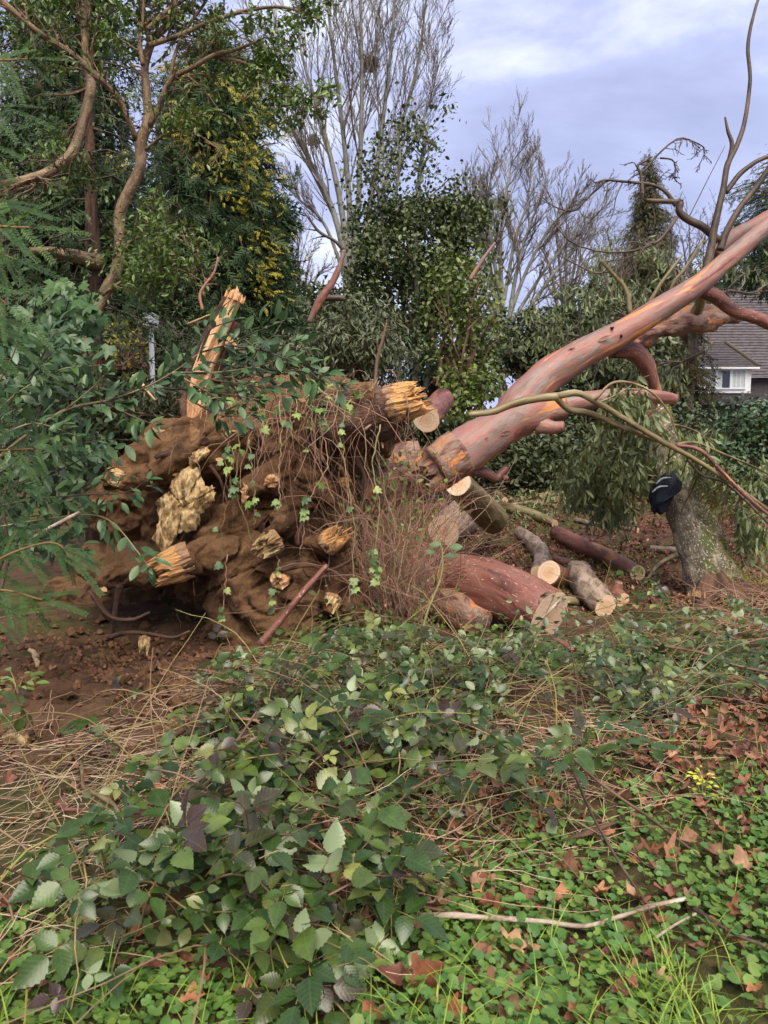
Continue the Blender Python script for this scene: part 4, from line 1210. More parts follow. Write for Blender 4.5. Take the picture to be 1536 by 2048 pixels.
def broken_branch():
    t = thing('broken_branch', 'olive-barked broken branch with hanging gum leaves across the trunk', 'branch', W(935, 828, 6.5))
    A = []
    def lim(path, rad, Ys, bark, n=26, sides=12, name='branch'):
        pts, Y2 = path3(path, Ys); P, R = spline(pts, [M1(r * .78, Y) for r, Y in zip(rad, Y2)], n)
        g = Geo(); tube(g, P, R, sides, .12, 7, path[0][0] * .01); g.build(name, bark, t, True); A.append((P, R))
    lim([(937, 829), (985, 823), (1030, 806), (1075, 797), (1115, 793)], [7, 9, 10, 10, 10], (6.5, 6.55), MT['bark_olive'], name='stem')
    lim([(1112, 793), (1155, 786), (1195, 806), (1250, 838), (1320, 880), (1400, 925), (1470, 972), (1550, 1030)], [9, 8, 8, 7, 7, 6, 5, 4], (6.55, 7.1), MT['bark_olive'])
    lim([(1112, 795), (1128, 812), (1142, 820), (1180, 826), (1240, 852), (1300, 876), (1350, 892)], [8, 8, 8, 7, 7, 6, 5], (6.55, 7.0), MT['bark_olive'])
    lim([(1190, 800), (1225, 766), (1270, 768), (1310, 790), (1340, 830), (1352, 868)], [4, 3.4, 3, 2.6, 2.2, 1.6], (6.6, 6.7), MT['bark_olive'])
    lim([(1350, 890), (1400, 900), (1440, 940), (1490, 990), (1550, 1040)], [5, 5, 5, 4.5, 4], (7.0, 6.9), MT['bark_wet'])
    lim([(1375, 920), (1405, 950), (1450, 965), (1500, 1010), (1550, 1060)], [4, 4, 3.6, 3, 2.4], (7.0, 7.0), MT['bark_dead'])
    lim([(1345, 890), (1390, 885), (1440, 905), (1500, 930), (1560, 960)], [4, 3, 3, 2.4, 2], (7.4, 8.4), MT['bark_olive'])
    lim([(1250, 845), (1240, 880), (1225, 930), (1215, 990)], [3.5, 3, 2.4, 1.6], (6.9, 8.2), MT['bark_olive'])
    lim([(1200, 830), (1205, 880), (1195, 930), (1190, 970)], [3, 2.6, 2, 1.4], (6.9, 8.2), MT['bark_olive'])
    lim([(1290, 870), (1290, 910), (1270, 960), (1265, 1010)], [3.5, 3, 2.4, 1.6], (7.1, 8.4), MT['bark_olive'])
    lim([(1320, 870), (1345, 850), (1390, 862), (1430, 890)], [3.5, 3, 2.4, 1.6], (7.2, 8.2), MT['bark_olive'])
    P = np.array([p for p, _ in A]); R = np.array([r for _, r in A])
    sel = [4, 5, 6, 7, 8, 9, 10, 1, 3]
    C1 = grow(P[sel], R[sel], 13, .34, .9, -.35, .16, -.14, k=6, t0=.25, rr=.4)
    sel2 = P[[1]][:, 14:]; C1b = grow(sel2, R[[1]][:, 14:], 14, .5, .8, -.5, .16, -.16, k=6, t0=0, rr=.35)
    C1 = (np.concatenate([C1[0], C1b[0]]), np.concatenate([C1[1], C1b[1]]))
    C1[0][:, :, 1] += np.linspace(0, .75, 6)[None]
    C2 = grow(*C1, 4, .6, .6, -.35, .16, -.14, k=5, t0=.2)
    for C in (C1, C2): C[1][:] = np.clip(C[1], .002, .008)
    g = Geo(); tubes(g, *C1, 4); tubes(g, *C2, 3); tag(g.build('twigs', MT['bark_olive'], t), kind='stuff')
    pts = np.concatenate([C2[0][:, 1:].reshape(-1, 3), C1[0][:, 2:].reshape(-1, 3)]); pts = np.repeat(pts, 4, 0) + rng.normal(size=(len(pts) * 4, 3)) * .035
    pts = pts[pts[:, 2] > hgt(pts[:, 0], pts[:, 1]) + .1]
    qx, qy = proj(pts); pts = pts[(rng.uniform(0, 1, len(pts)) < .55) & ~((pts[:, 1] < 8.6) & (qx > 1312) & (qx < 1475) & (qy > 955)) & ~((pts[:, 1] < 8.6) & (qx > 1295) & (qx < 1365) & (qy > 830) & (rng.uniform(0, 1, len(pts)) < .6))]
    n = len(pts); g = Geo()
    scatter(g, t_leaf(.27, 3, .12, .2), pts, frames(nrm(rng.normal(size=(n, 3)) * .55 + np.array([.1, -.1, -1.0])), rdir(n)), .125 * rng.uniform(.55, 1.2, n), rng.uniform(0, 1, n))
    tag(g.build('foliage', MT['gum'], t), kind='stuff')


broken_branch()


# ------------------------------------------------------------------ leaning mossy trunk on the right, with a cloth
def leaning_trunk():
    b = G(1440, 1205)
    t = thing('leaning_trunk', 'lichen-speckled leaning trunk with a torn base on the right', 'tree', b)
    path = [(1450, 1215), (1428, 1165), (1404, 1100), (1378, 1030), (1352, 968), (1334, 900), (1322, 840), (1314, 795)]
    rad = [68, 55, 46, 41, 36, 25, 21, 19]
    pts, Ys = path3(path, (7.45, 8.0)); P, R = spline(pts, [M1(r, Y) for r, Y in zip(rad, Ys)], 44)
    g = Geo(); tube(g, P, R, 36, .14, 4, 2.0); tk = g.build('trunk', MT['bark_mossy'], t, True)
    # root flares
    for (dx, dy, r) in ((60, 25, 26), (-38, 40, 26), (20, 55, 24), (95, 0, 20)):
        p = [W(1430, 1160, 7.4), W(1432 + dx * .6, 1180 + dy * .5, 7.25), W(1440 + dx, 1200 + dy * .6, 7.1)]
        Q, q = spline(p, [M1(r, 7.4), M1(r * .9, 7.3), M1(r * .5, 7.1)], 8); g = Geo(); tube(g, Q, q, 14, .25, 7, dx * .1); g.build('root', MT['bark_brown'], t, True)
    g = Geo(); splinters(g, W(1398, 1192, 7.2), W(1400, 1150, 7.2) - W(1396, 1195, 7.12), M1(20, 7), .10, 30, .13, 0, .05)
    g.build('torn_wood', MT['root_wood'], t)
    # moss and small ivy leaves along the right flank
    n = 3600; i = rng.integers(4, 40, n); fq = rng.uniform(0, 1, n); T = nrm(np.gradient(P, axis=0))[i]; a = rng.normal(.75, .45, n)
    right = nrm(np.cross(T, [0, -1.0, 0])); right = np.where(right[:, :1] < 0, -right, right); fr = nrm(np.cross(right, T)); fr = np.where(fr[:, 1:2] > 0, -fr, fr)
    o = right * np.sin(a)[:, None] + fr * np.cos(a)[:, None]
    p = P[i] + (P[i + 1] - P[i]) * fq[:, None] + o * (R[i] * rng.uniform(.98, 1.04, n))[:, None]; g = Geo()
    scatter(g, LF4, p, frames(nrm(rng.normal(size=(n, 3)) * .8 + T * -.5), nrm(o + rng.normal(size=(n, 3)) * .4)), .018 * rng.uniform(.4, 1.5, n), rng.uniform(0, 1, n))
    tag(g.build('moss', MT['moss'], t), kind='stuff')


leaning_trunk()


def black_cloth():
    m = plain('black_fabric', (.012, .015, .026), .85, .25, .5, 60.0, .4)
    wm = plain('pale_trim', (.30, .32, .36), .8, .2, .4, 40.0)
    Y = 7.45
    t = thing('black_garment', 'crumpled black garment with pale trim hung on the leaning trunk', 'garment', W(1328, 985, Y))
    # a folded garment: lobed closed sack with pleats
    nu, nv = 30, 22; V = []
    for j in range(nv):
        f = j / (nv - 1); y = 946 + f * 78
        cx = np.interp(f, [0, .25, .5, .8, 1], [1345, 1336, 1328, 1318, 1316]); w = np.interp(f, [0, .15, .35, .6, .85, 1], [6, 22, 27, 22, 17, 5]); d = np.interp(f, [0, .3, .7, 1], [.04, .12, .10, .03])
        for i in range(nu):
            a = 2 * math.pi * i / nu; k = 1 + .18 * noise.noise(Vector((math.cos(a) * 2.2, math.sin(a) * 2.2, f * 4))) + .10 * math.sin(5 * a + f * 11)
            p = W(cx + w * math.cos(a) * k, y + 7 * math.sin(a * 2 + f * 9), Y); p[1] += d * math.sin(a) * k; V.append(p)
    V = np.array(V); F = [np.array([(j * nu + i, j * nu + (i + 1) % nu, (j + 1) * nu + (i + 1) % nu, (j + 1) * nu + i) for j in range(nv - 1) for i in range(nu)])]
    F += [np.arange(nu)[None, ::-1], (np.arange(nu) + (nv - 1) * nu)[None]]
    g = Geo(); g.add(V, F, V); g.build('cloth', m, t, True)
    g = Geo()
    for (path) in (([(1312, 968), (1325, 957), (1342, 955)]), ([(1304, 985), (1318, 974), (1336, 972)])):
        P, R = spline([W(x, y, Y - .135) for x, y in path], [.005, .011, .003], 14); tube(g, P, R, 6, .8, 40, 3)
    g.build('trim', wm, t, True)


black_cloth()


# ------------------------------------------------------------------ root plate
def root_plate():
    t = thing('root_plate', 'upturned root plate of brown soil with broken roots', 'root plate', G(480, 1310))
    import bmesh
    bm = bmesh.new()
    def blob(px, py, Y, rx, ry, rd):
        m = Matrix.Translation(Vector(W(px, py, Y))) @ Matrix.Diagonal((M1(rx, Y), rd, M1(ry, Y), 1))
        bmesh.ops.create_icosphere(bm, subdivisions=3, radius=1, matrix=m)
    def bt(path, Ys, rad, n=14):
        pts, Y2 = path3(path, Ys); P, R = spline(pts, [M1(r, Y) for r, Y in zip(rad, Y2)], n)
        g = Geo(); tube(g, P, R, 12, 0, 1, 0, True)
        vs = [bm.verts.new(v) for v in np.concatenate(g.V)]
        for a, _ in g.F:
            for f in a: bm.faces.new([vs[i] for i in f])
        for q in (0, -1):
            bmesh.ops.create_icosphere(bm, subdivisions=2, radius=R[q] * .98, matrix=Matrix.Translation(Vector(P[q])))
    blob(515, 1040, 6.80, 235, 210, .42); blob(470, 905, 6.75, 215, 75, .36); blob(635, 990, 6.85, 100, 150, .40); blob(630, 1215, 6.45, 120, 95, .34)
    blob(585, 1290, 6.55, 190, 65, .40); blob(270, 1225, 7.6, 210, 110, .22); blob(320, 1115, 7.0, 170, 45, .75); blob(250, 1010, 6.9, 70, 90, .35); blob(600, 800, 6.75, 190, 45, .30)
    blob(690, 1120, 6.8, 60, 140, .30); blob(485, 1265, 6.45, 70, 60, .22)
    bt([(450, 890), (360, 905), (290, 930), (232, 955)], (6.35, 6.05), [62, 60, 50, 26])
    bt([(440, 860), (380, 872), (330, 885)], (6.4, 6.2), [40, 34, 26])
    bt([(430, 1110), (330, 1130), (265, 1140), (215, 1150)], (6.5, 6.35), [40, 40, 34, 24])
    bt([(500, 1105), (440, 1108), (385, 1118)], (6.35, 5.95), [52, 42, 33])
    bt([(440, 1090), (470, 1150), (520, 1215), (575, 1290)], (6.30, 6.05), [40, 46, 42, 36])
    bt([(500, 1090), (560, 1140), (610, 1210), (650, 1290)], (6.30, 6.15), [40, 44, 44, 40])
    bt([(430, 1180), (455, 1235), (495, 1290), (530, 1325)], (6.35, 6.05), [26, 34, 34, 30])
    bt([(600, 1120), (670, 1160), (705, 1210), (700, 1270)], (6.35, 6.1), [44, 46, 40, 32])
    bt([(600, 1000), (575, 1040), (552, 1075)], (6.35, 5.95), [36, 30, 24])
    bt([(610, 1095), (650, 1088), (672, 1075)], (6.35, 6.0), [34, 26, 21])
    bt([(540, 1000), (470, 1040), (420, 1080)], (6.4, 6.2), [44, 38, 30])
    bt([(690, 1130), (680, 1170), (662, 1208)], (6.35, 6.0), [30, 26, 20])
    bt([(470, 860), (560, 850), (640, 846), (720, 838), (790, 812)], (6.6, 6.15), [52, 56, 58, 52, 42])
    bt([(650, 930), (720, 900), (770, 862)], (6.8, 6.5), [48, 42, 34])
    bt([(600, 930), (540, 960), (500, 980)], (6.4, 6.2), [40, 36, 28])
    bt([(560, 900), (600, 950), (640, 990)], (6.4, 6.3), [34, 34, 28])
    me0 = bpy.data.meshes.new('raw'); bm.to_mesh(me0); bm.free()
    ob = bpy.data.objects.new('raw', me0); COL.objects.link(ob)
    md = ob.modifiers.new('r', 'REMESH'); md.mode = 'VOXEL'; md.voxel_size = .016
    sm = ob.modifiers.new('s', 'SMOOTH'); sm.iterations = 2; sm.factor = .5
    dg = bpy.context.evaluated_depsgraph_get(); ev = ob.evaluated_get(dg); me = bpy.data.meshes.new_from_object(ev)
    bpy.data.objects.remove(ob)
    n = len(me.vertices); V = np.empty(n * 3, np.float32); N = np.empty(n * 3, np.float32)
    me.vertices.foreach_get('co', V); me.vertices.foreach_get('normal', N); V = V.reshape(-1, 3).astype(float); N = N.reshape(-1, 3)
    px, py = proj(V)
    d = np.empty(n); 
    for i in range(n):
        v = Vector(V[i])
        # wrinkles stretched along the sweeping roots plus crumbly soil
        w = noise.fractal(Vector((v.x * 3.0 + v.z * 2.0, v.y * 3, v.z * 5.5 - v.x * 4.0)), .75, 2.1, 5)
        rd = 1 - abs(noise.noise(Vector((v.x * 4 + v.z * 3.5, v.y * 4, v.z * 7 - v.x * 6))))
        c = noise.fractal(v * 14, .8, 2.0, 4)
        ck = abs(noise.noise(Vector((v.x * 2.6 + 3, v.y * 2.6, v.z * 3.0 - v.x * 1.2))))
        rg = noise.ridged_multi_fractal(Vector((v.x * 2.6 + v.z * 1.2, v.y * 2.6, v.z * 3.6 - v.x * 1.8)), 1.0, 2.1, 4, 1.0, 2.0)
        d[i] = .022 * w + .018 * (rd - .7) + .008 * c + .055 * (rg - 1.0) - .05 * max(0, 1 - ck / .10) ** 2
    V = V + N * d[:, None]
    q = np.empty(len(me.loops), np.int32); me.loops.foreach_get('vertex_index', q)
    st = np.empty(len(me.polygons), np.int32); tot = np.empty(len(me.polygons), np.int32)
    me.polygons.foreach_get('loop_start', st); me.polygons.foreach_get('loop_total', tot)
    F = []
    for k in (3, 4):
        s = st[tot == k]
        if len(s): F.append(np.stack([q[s + j] for j in range(k)], 1))
    g = Geo(); g.add(V, F, V, 0); g.build('soil_mass', MT['root_soil'], t, True)
    bpy.data.meshes.remove(me); bpy.data.meshes.remove(me0)
    SURF['V'], SURF['px'], SURF['py'] = V, *proj(V)

    # broken root ends: torn fibres
    def stub(c, toward, r, L, n, mat='splinter', w=.17, Y=5.9, sp=.06, name='broken_root_end'):
        r *= 1.12; L *= 1.15; g = Geo(); a = W(c[0], c[1], Y); b = W(toward[0], toward[1], Y - .06)
        d = nrm(b - a)
        jag(g, a, d, M1(r, Y), L, c[0] * .13, 60, 0, 1)
        splinters(g, a + d * L * .1, d, M1(r * .9, Y), L * 1.05, n // 18, w * .42, 0, sp); return g.build(name, [MT[mat], MT['root_wood']], t)
    stub((362, 1124), (300, 1150), 33, .17, 200, 'splinter', .10, 5.93)
    stub((543, 1084), (512, 1104), 25, .10, 110, 'rotten', .12, 5.93)
    stub((662, 1082), (694, 1058), 22, .10, 130, 'splinter', .14, 5.95)
    stub((664, 1202), (656, 1222), 17, .06, 60, 'rotten', .18, 5.97)
    stub((235, 955), (210, 952), 20, .07, 70, 'rotten', .18, 6.0)
    stub((800, 805), (858, 788), 36, .17, 200, 'splinter', .10, 6.13, .03)
    stub((545, 962), (538, 966), 13, .045, 70, 'splinter_orange', .22, 6.1, .3)
    stub((560, 1160), (556, 1168), 17, .05, 80, 'splinter_orange', .2, 6.02, .3)
    stub((690, 965), (705, 963), 10, .05, 60, 'splinter', .2, 6.3)
    stub((288, 1285), (286, 1302), 11, .07, 40, 'rotten', .2, 5.85)
    # bark of the thick broken root on top
    pts, Ys = path3([(640, 846), (700, 842), (760, 826), (802, 808)], (6.33, 6.13)); P, R = spline(pts, [M1(r, Y) for r, Y in zip((62, 58, 50, 40), Ys)], 20)
    g = Geo(); tube(g, P, R, 28, .22, 9, 3.0); g.build('thick_root', MT['bark_brown'], t, True)['label'] = 'thick dark root with a yellow broken end'
    # tall splintered stake
    def stake():
        Y = 6.35; path = [(383, 880), (392, 820), (404, 755), (425, 700), (446, 650), (466, 605), (476, 585)]; rad = [26, 29, 33, 33, 29, 23, 17]
        pts, Ys = path3(path, Y); P, R = spline(pts, [M1(r, Y) for r in rad], 40)
        g = Geo(); tube(g, P, R, 40, .28, 2.0, 7.0, True, flat=.55); o = g.build('splintered_root', MT['splinter_orange'], t, False); o['label'] = 'tall upright stake of torn orange wood'
        for (c0, dd, r, L, n, w) in (((470, 596), ((482, 560), (466, 605)), 19, .075, 60, .10), ((474, 590), ((473, 562), (474, 590)), 4, .10, 4, .5), ((462, 690), ((476, 650), (460, 700)), 13, .12, 26, .14),
                                     ((412, 730), ((440, 660), (410, 735)), 26, .34, 16, .05), ((392, 840), ((400, 770), (390, 845)), 22, .30, 12, .05)):
            g = Geo(); splinters(g, W(*c0, Y - .06), W(*dd[0], Y) - W(*dd[1], Y), M1(r, Y), L, n, w, 0, .04); tag(g.build('splinter', MT['splinter_orange'], o), kind='stuff')
        # bark left on the far and left edge
        Q = P.copy(); Q[:, 0] -= R * .62; Q[:, 1] += .02; g = Geo(); tube(g, Q[4:36], R[4:36] * .46, 14, .45, 9, 8.0); g.build('bark', MT['bark_brown'], o, True)
        Q = P.copy(); Q[:, 0] += R * .72; Q[:, 1] += .05; g = Geo(); tube(g, Q[12:28], R[12:28] * .38, 12, .6, 12, 9.0); g.build('bark', MT['bark_brown'], o, True)
    stake()
    # pale rotten sheet hanging on the face
    out = [(385, 925), (350, 950), (335, 985), (312, 1000), (318, 1040), (308, 1075), (325, 1112), (345, 1092), (352, 1066), (395, 1060), (402, 1030), (432, 1000), (430, 975), (410, 968), (398, 940)]
    def sheet(out, Y, bulge, mat, seed, name='rotten_wood'):
        o = np.array(out, float); c = o.mean(0); k = 96; 
        s = np.concatenate([np.linspace(o[i], o[(i + 1) % len(o)], 7)[:-1] for i in range(len(o))]); s += rng.normal(size=s.shape) * 2.0
        m = len(s); V = []; rings = 18
        for q in range(rings + 1):
            f = q / rings
            for p in s:
                e = c + (p - c) * f
                z = Y - bulge * (1 - f ** 3) + .045 * noise.fractal(Vector((e[0] * .022, e[1] * .016, seed)), .9, 2.1, 6) - .035 * abs(noise.noise(Vector((e[0] * .10 + e[1] * .03, e[1] * .05, seed + 4)))) + .10 * max(0, noise.noise(Vector((e[0] * .035, e[1] * .03, seed + 9))) - .25)
                V.append(W(e[0], e[1], z))
        for p in s: V.append(W(*(c + (p - c) * .96), Y + .10))
        V = np.array(V); F = np.array([(q * m + i, (q + 1) * m + i, (q + 1) * m + (i + 1) % m, q * m + (i + 1) % m) for q in range(rings + 1) for i in range(m)])
        px, py = proj(V); tc = np.stack([V[:, 0], V[:, 1], V[:, 2]], 1)
        g = Geo(); g.add(V, [F], tc, 0); g.build(name, MT[mat], t, True)
    sheet(out, 6.06, .05, 'rotten', 1.0)
    sheet([(372, 918), (392, 900), (415, 895), (420, 908), (398, 925), (382, 938)], 6.05, .04, 'rotten', 2.0)
    sheet([(480, 985), (488, 962), (496, 985), (492, 1012), (486, 1010)], 6.05, .02, 'splinter_orange', 3.0, 'bark_flake')
    pts, Ys = path3([(690, 985), (745, 960), (800, 945), (850, 930)], (7.1, 7.05)); P, R = spline(pts, [M1(r, 7.0) for r in (80, 70, 58, 50)], 24)
    g = Geo(); tube(g, P, R, 34, .16, 6, 5.0); g.build('trunk_base', MT['bark_flaky'], t, True)
    fl = add_mesh(t_leaf(.4, 4, .3, -.5), MT['splinter_orange'], 'wood_flake'); fb = add_mesh(t_leaf(.5, 4, .35, .5), MT['bark_brown'], 'bark_flake')
    fv = SURF['V']; fi = np.where((fv[:, 1] < 6.35) & (fv[:, 2] > .3))[0]
    for q in range(70):
        p = fv[rng.choice(fi)]; piece('wood_flake' if q % 3 == 0 else 'bark_flake', fl if q % 3 == 0 else fb, t, p, frames(nrm(np.array([rng.normal() * .5, -.4, rng.normal() - .4]))[None], nrm(np.array([rng.normal() * .5, -1, rng.normal() * .5]))[None])[0], rng.uniform(.04, .12))
    for q in range(12):
        p = fv[rng.choice(fi)]; d = nrm(np.array([rng.normal() * .8, -.7, rng.normal() * .6 - .2])); L = rng.uniform(.06, .16); r = rng.uniform(.012, .03)
        g = Geo(); Q, rq = spline([p - d * .08, p + d * L * .5, p + d * L + rng.normal(size=3) * .02], [r * 1.5, r, r * .7], 8); tube(g, Q, rq, 10, .3, 12, q); g.build('root_stub', MT['bark_brown'] if q % 2 else MT['root_wood'], t, True)
    # leaning stick of root in front, lower right
    pts, Ys = path3([(655, 1130), (610, 1180), (565, 1235), (520, 1290)], (5.85, 5.7)); P, R = spline(pts, [M1(r, 5.8) for r in (5, 7, 7, 9)], 20)
    g = Geo(); tube(g, P, R, 8, .15, 9, 1.0); g.build('loose_root', MT['bark_wet'], t, True)
    # snaking root at the bottom of the cavity
    for (pa, r, Y) in (([(215, 1275), (260, 1265), (300, 1268), (345, 1275), (380, 1262)], 5, 5.9), ([(180, 1180), (215, 1230), (260, 1240), (300, 1225)], 6, 6.2), ([(240, 1170), (230, 1220), (225, 1280)], 7, 6.3), ([(350, 1285), (310, 1330), (330, 1360)], 4, 5.6),
                       ([(560, 1140), (620, 1130), (660, 1140), (720, 1110)], 5, 5.98), ([(700, 890), (730, 960), (720, 1040)], 6, 6.3), ([(420, 930), (440, 960), (455, 1010)], 4, 6.05)):
        P, R = spline([W(x, y, Y) for x, y in pa], np.linspace(M1(r, Y), M1(r * .5, Y), len(pa)), 18); g = Geo(); tube(g, P, R, 8, .2, 9, r); g.build('root', MT['bark_brown'], t, True)

    # fine hanging roots
    n = 170; k = 9
    u = rng.uniform(0, 1, n); sx = np.where(u < .55, rng.normal(640, 70, n), rng.uniform(330, 850, n)); sy = np.interp(sx, [330, 500, 640, 800, 850], [880, 850, 810, 790, 850]) + rng.normal(0, 35, n)
    P = np.empty((n, k, 3)); P[:, 0] = [W(x, y, Y) for x, y, Y in zip(sx, sy, rng.uniform(5.95, 6.2, n))]
    d = np.stack([rng.normal(.1, .45, n), rng.normal(-.25, .2, n), rng.normal(.1, .45, n)], 1); L = rng.gamma(2.2, .22, n)
    for j in range(1, k):
        d = nrm(d + rng.normal(size=(n, 3)) * .28 + np.array([-.02, .02, -.38])); P[:, j] = P[:, j - 1] + d * (L / (k - 1))[:, None]
    P[:, :, 1] = np.clip(P[:, :, 1], 5.6, 6.2)
    R = rng.uniform(.0014, .0042, n)[:, None] * np.linspace(1, .4, k)
    g = Geo(); tubes(g, P, R, 4, rng.uniform(0, 1, n))
    C = grow(P, R, 1, .35, .8, -.2, .3, -.1, k=5, rr=.7); tubes(g, C[0], C[1], 3, rng.uniform(0, 1, len(C[0])))
    # fuzz of root hairs on the face
    n = 260; i = rng.integers(0, len(SURF['V']), n); k = 5
    vis = SURF['V'][i]; vis = vis[(vis[:, 1] < 6.45) & (vis[:, 2] > .15)]; n = len(vis)
    P = np.empty((n, k, 3)); P[:, 0] = vis; d = rng.normal(size=(n, 3)) * np.array([.7, .3, .7]) + np.array([0, -.5, -.3]); L = rng.gamma(2, .045, n)
    for j in range(1, k):
        d = nrm(d + rng.normal(size=(n, 3)) * .35 + np.array([0, 0, -.2])); P[:, j] = P[:, j - 1] + d * (L / (k - 1))[:, None]
    tubes(g, P, np.full((n, k), .0014) * np.linspace(1.2, .5, k), 3, rng.uniform(0, 1, n))
    tag(g.build('fine_roots', MT['root_fine'], t), kind='stuff')


SURF = {}
root_plate()

# ------------------------------------------------------------------ holly tree with sinuous trunk, upper left
def holly_tree():
    Y = 7.5
    t = thing('holly_tree', 'sinuous tan-barked tree with small glossy leaves at the upper left', 'tree', (W(205, 600, Y)[0], Y, 0))
    A = []
    def lim(path, rad, Ys, name='branch', sides=14, n=30):
        pts, Y2 = path3(path, Ys); P, R = spline(pts, [M1(r * .85, Yq) for r, Yq in zip(rad, Y2)], n)
        g = Geo(); tube(g, P, R, sides, .10, 6, path[0][0] * .013); g.build(name, MT['bark_holly'], t, True); A.append((P, R))
    lim([(150, 900), (170, 700), (205, 595), (232, 545), (240, 480), (240, 425), (262, 375), (280, 335), (282, 285), (296, 240), (292, 180), (290, 130), (305, 75)], [15, 15, 14, 13, 12, 13, 13, 12, 13, 11, 9, 9, 10], (7.6, 7.5), 'trunk', 18, 60)
    lim([(305, 78), (330, 55), (345, 30), (350, -10), (348, -60)], [8, 8, 7, 6, 5], 7.5)
    lim([(300, 80), (290, 45), (282, 10), (270, -40)], [7, 6, 5, 4], 7.5)
    lim([(285, 130), (280, 80), (286, 30), (292, -30)], [5, 5, 4, 3.5], 7.4)
    lim([(296, 60), (330, 25), (360, 5), (400, -30)], [6, 5, 4, 3], 7.4)
    lim([(300, 250), (320, 210), (342, 160), (385, 135), (430, 110), (470, 100), (520, 80)], [7, 7, 6, 5, 5, 4, 2], (7.5, 7.0))
    lim([(340, 165), (350, 110), (375, 55), (410, 5), (430, -40)], [4, 4, 3.5, 3, 2], 7.4)
    lim([(272, 278), (255, 235), (232, 190), (190, 150), (140, 105), (90, 75), (40, 35), (-10, -10)], [6, 6, 6, 7, 7, 7, 7, 7], (7.5, 6.8))
    lim([(180, 160), (182, 180), (160, 265), (140, 310), (105, 340), (60, 357), (-20, 375)], [9, 11, 11, 11, 11, 10, 9], (7.6, 7.0))
    lim([(180, 165), (170, 90), (166, 30), (160, -30)], [9, 8, 7, 6], 7.6)
    lim([(60, 357), (30, 372), (0, 392), (-30, 420)], [5, 5, 4, 4], 7.0)
    lim([(80, 180), (78, 130), (60, 60), (50, 0)], [4, 4, 3, 3], 7.2)
    lim([(290, 300), (330, 270), (380, 262), (440, 300)], [3, 3, 2.5, 1.6], (7.4, 7.0))
    lim([(236, 500), (290, 470), (340, 470), (390, 500)], [4, 3.4, 3, 2], (7.4, 6.9))
    lim([(205, 590), (250, 560), (300, 545), (360, 540), (400, 560)], [4, 3.4, 3, 2.4, 1.6], (7.4, 7.0))
    lim([(300, 90), (360, 70), (430, 40), (500, 20), (570, 15), (640, 40)], [6, 5, 5, 4, 3, 2], (7.4, 7.0))
    lim([(430, 112), (500, 130), (560, 170), (610, 230)], [4, 3, 2.4, 1.6], (7.2, 6.8))
    P = np.array([spline(p, r, 12)[0] for p, r in A[1:]]); R = np.array([spline(p, r, 12)[1] for p, r in A[1:]])
    C1 = grow(P, R, 13, .42, .85, .02, .18, -.02, k=6, t0=.1, rr=.4); C1[1][:] = np.clip(C1[1], .004, .014)
    C2 = grow(*C1, 5, .55, .7, 0, .2, -.04, k=5, t0=.15, rr=.6); C3 = grow(*C2, 2, .6, .7, -.05, .2, -.05, k=4, t0=.3)
    C2[1][:] = np.clip(C2[1], .0025, .01); C3[1][:] = np.clip(C3[1], .002, .01)
    g = Geo(); tubes(g, *C1, 5); tubes(g, *C2, 4); tubes(g, *C3, 3); g.build('twigs', MT['bark_holly'], t)
    pts = np.concatenate([C2[0][:, 2:].reshape(-1, 3), C3[0][:, 1:].reshape(-1, 3)]); pts = np.repeat(pts, 3, 0) + rng.normal(size=(len(pts) * 3, 3)) * .04
    # thin the crown where the sky shows, thicker along the right and the lower sprays
    px, py = proj(pts); nz = np.array([noise.noise(Vector((a * .009, b * .009, 3.0))) for a, b in zip(px, py)])
    keep = rng.uniform(0, 1, len(pts)) < np.clip(.62 + .9 * nz, .15, 1); pts = pts[keep]
    px, py = proj(pts); line = np.concatenate([np.stack(proj(p), 1) for p, _ in A[:10]]); dm = np.array([np.min((line[:, 0] - a) ** 2 + (line[:, 1] - b) ** 2) for a, b in zip(px, py)])
    pts = pts[(dm > 24 ** 2) | (pts[:, 1] > 7.6) | (rng.uniform(0, 1, len(pts)) < .18)]
    px, py = proj(pts); pts = pts[~((px > 330) & (py > 255)) | (rng.uniform(0, 1, len(pts)) < .16)]
    # extra low sprays
    lo = np.array([W(rng.normal(300, 50), rng.normal(510, 45), rng.uniform(6.7, 7.4)) for _ in range(900)]); pts = np.vstack([pts, lo])
    n = len(pts); g = Geo()
    scatter(g, t_leaf(.42, 2, .18, .15), pts, frames(nrm(rng.normal(size=(n, 3)) + np.array([0, 0, -.25])), nrm(rng.normal(size=(n, 3)) * .7 + np.array([0, -.2, 1.0]))), .062 * rng.uniform(.55, 1.3, n), rng.uniform(0, 1, n))
    tag(g.build('foliage', MT['holly'], t), kind='stuff')


holly_tree()


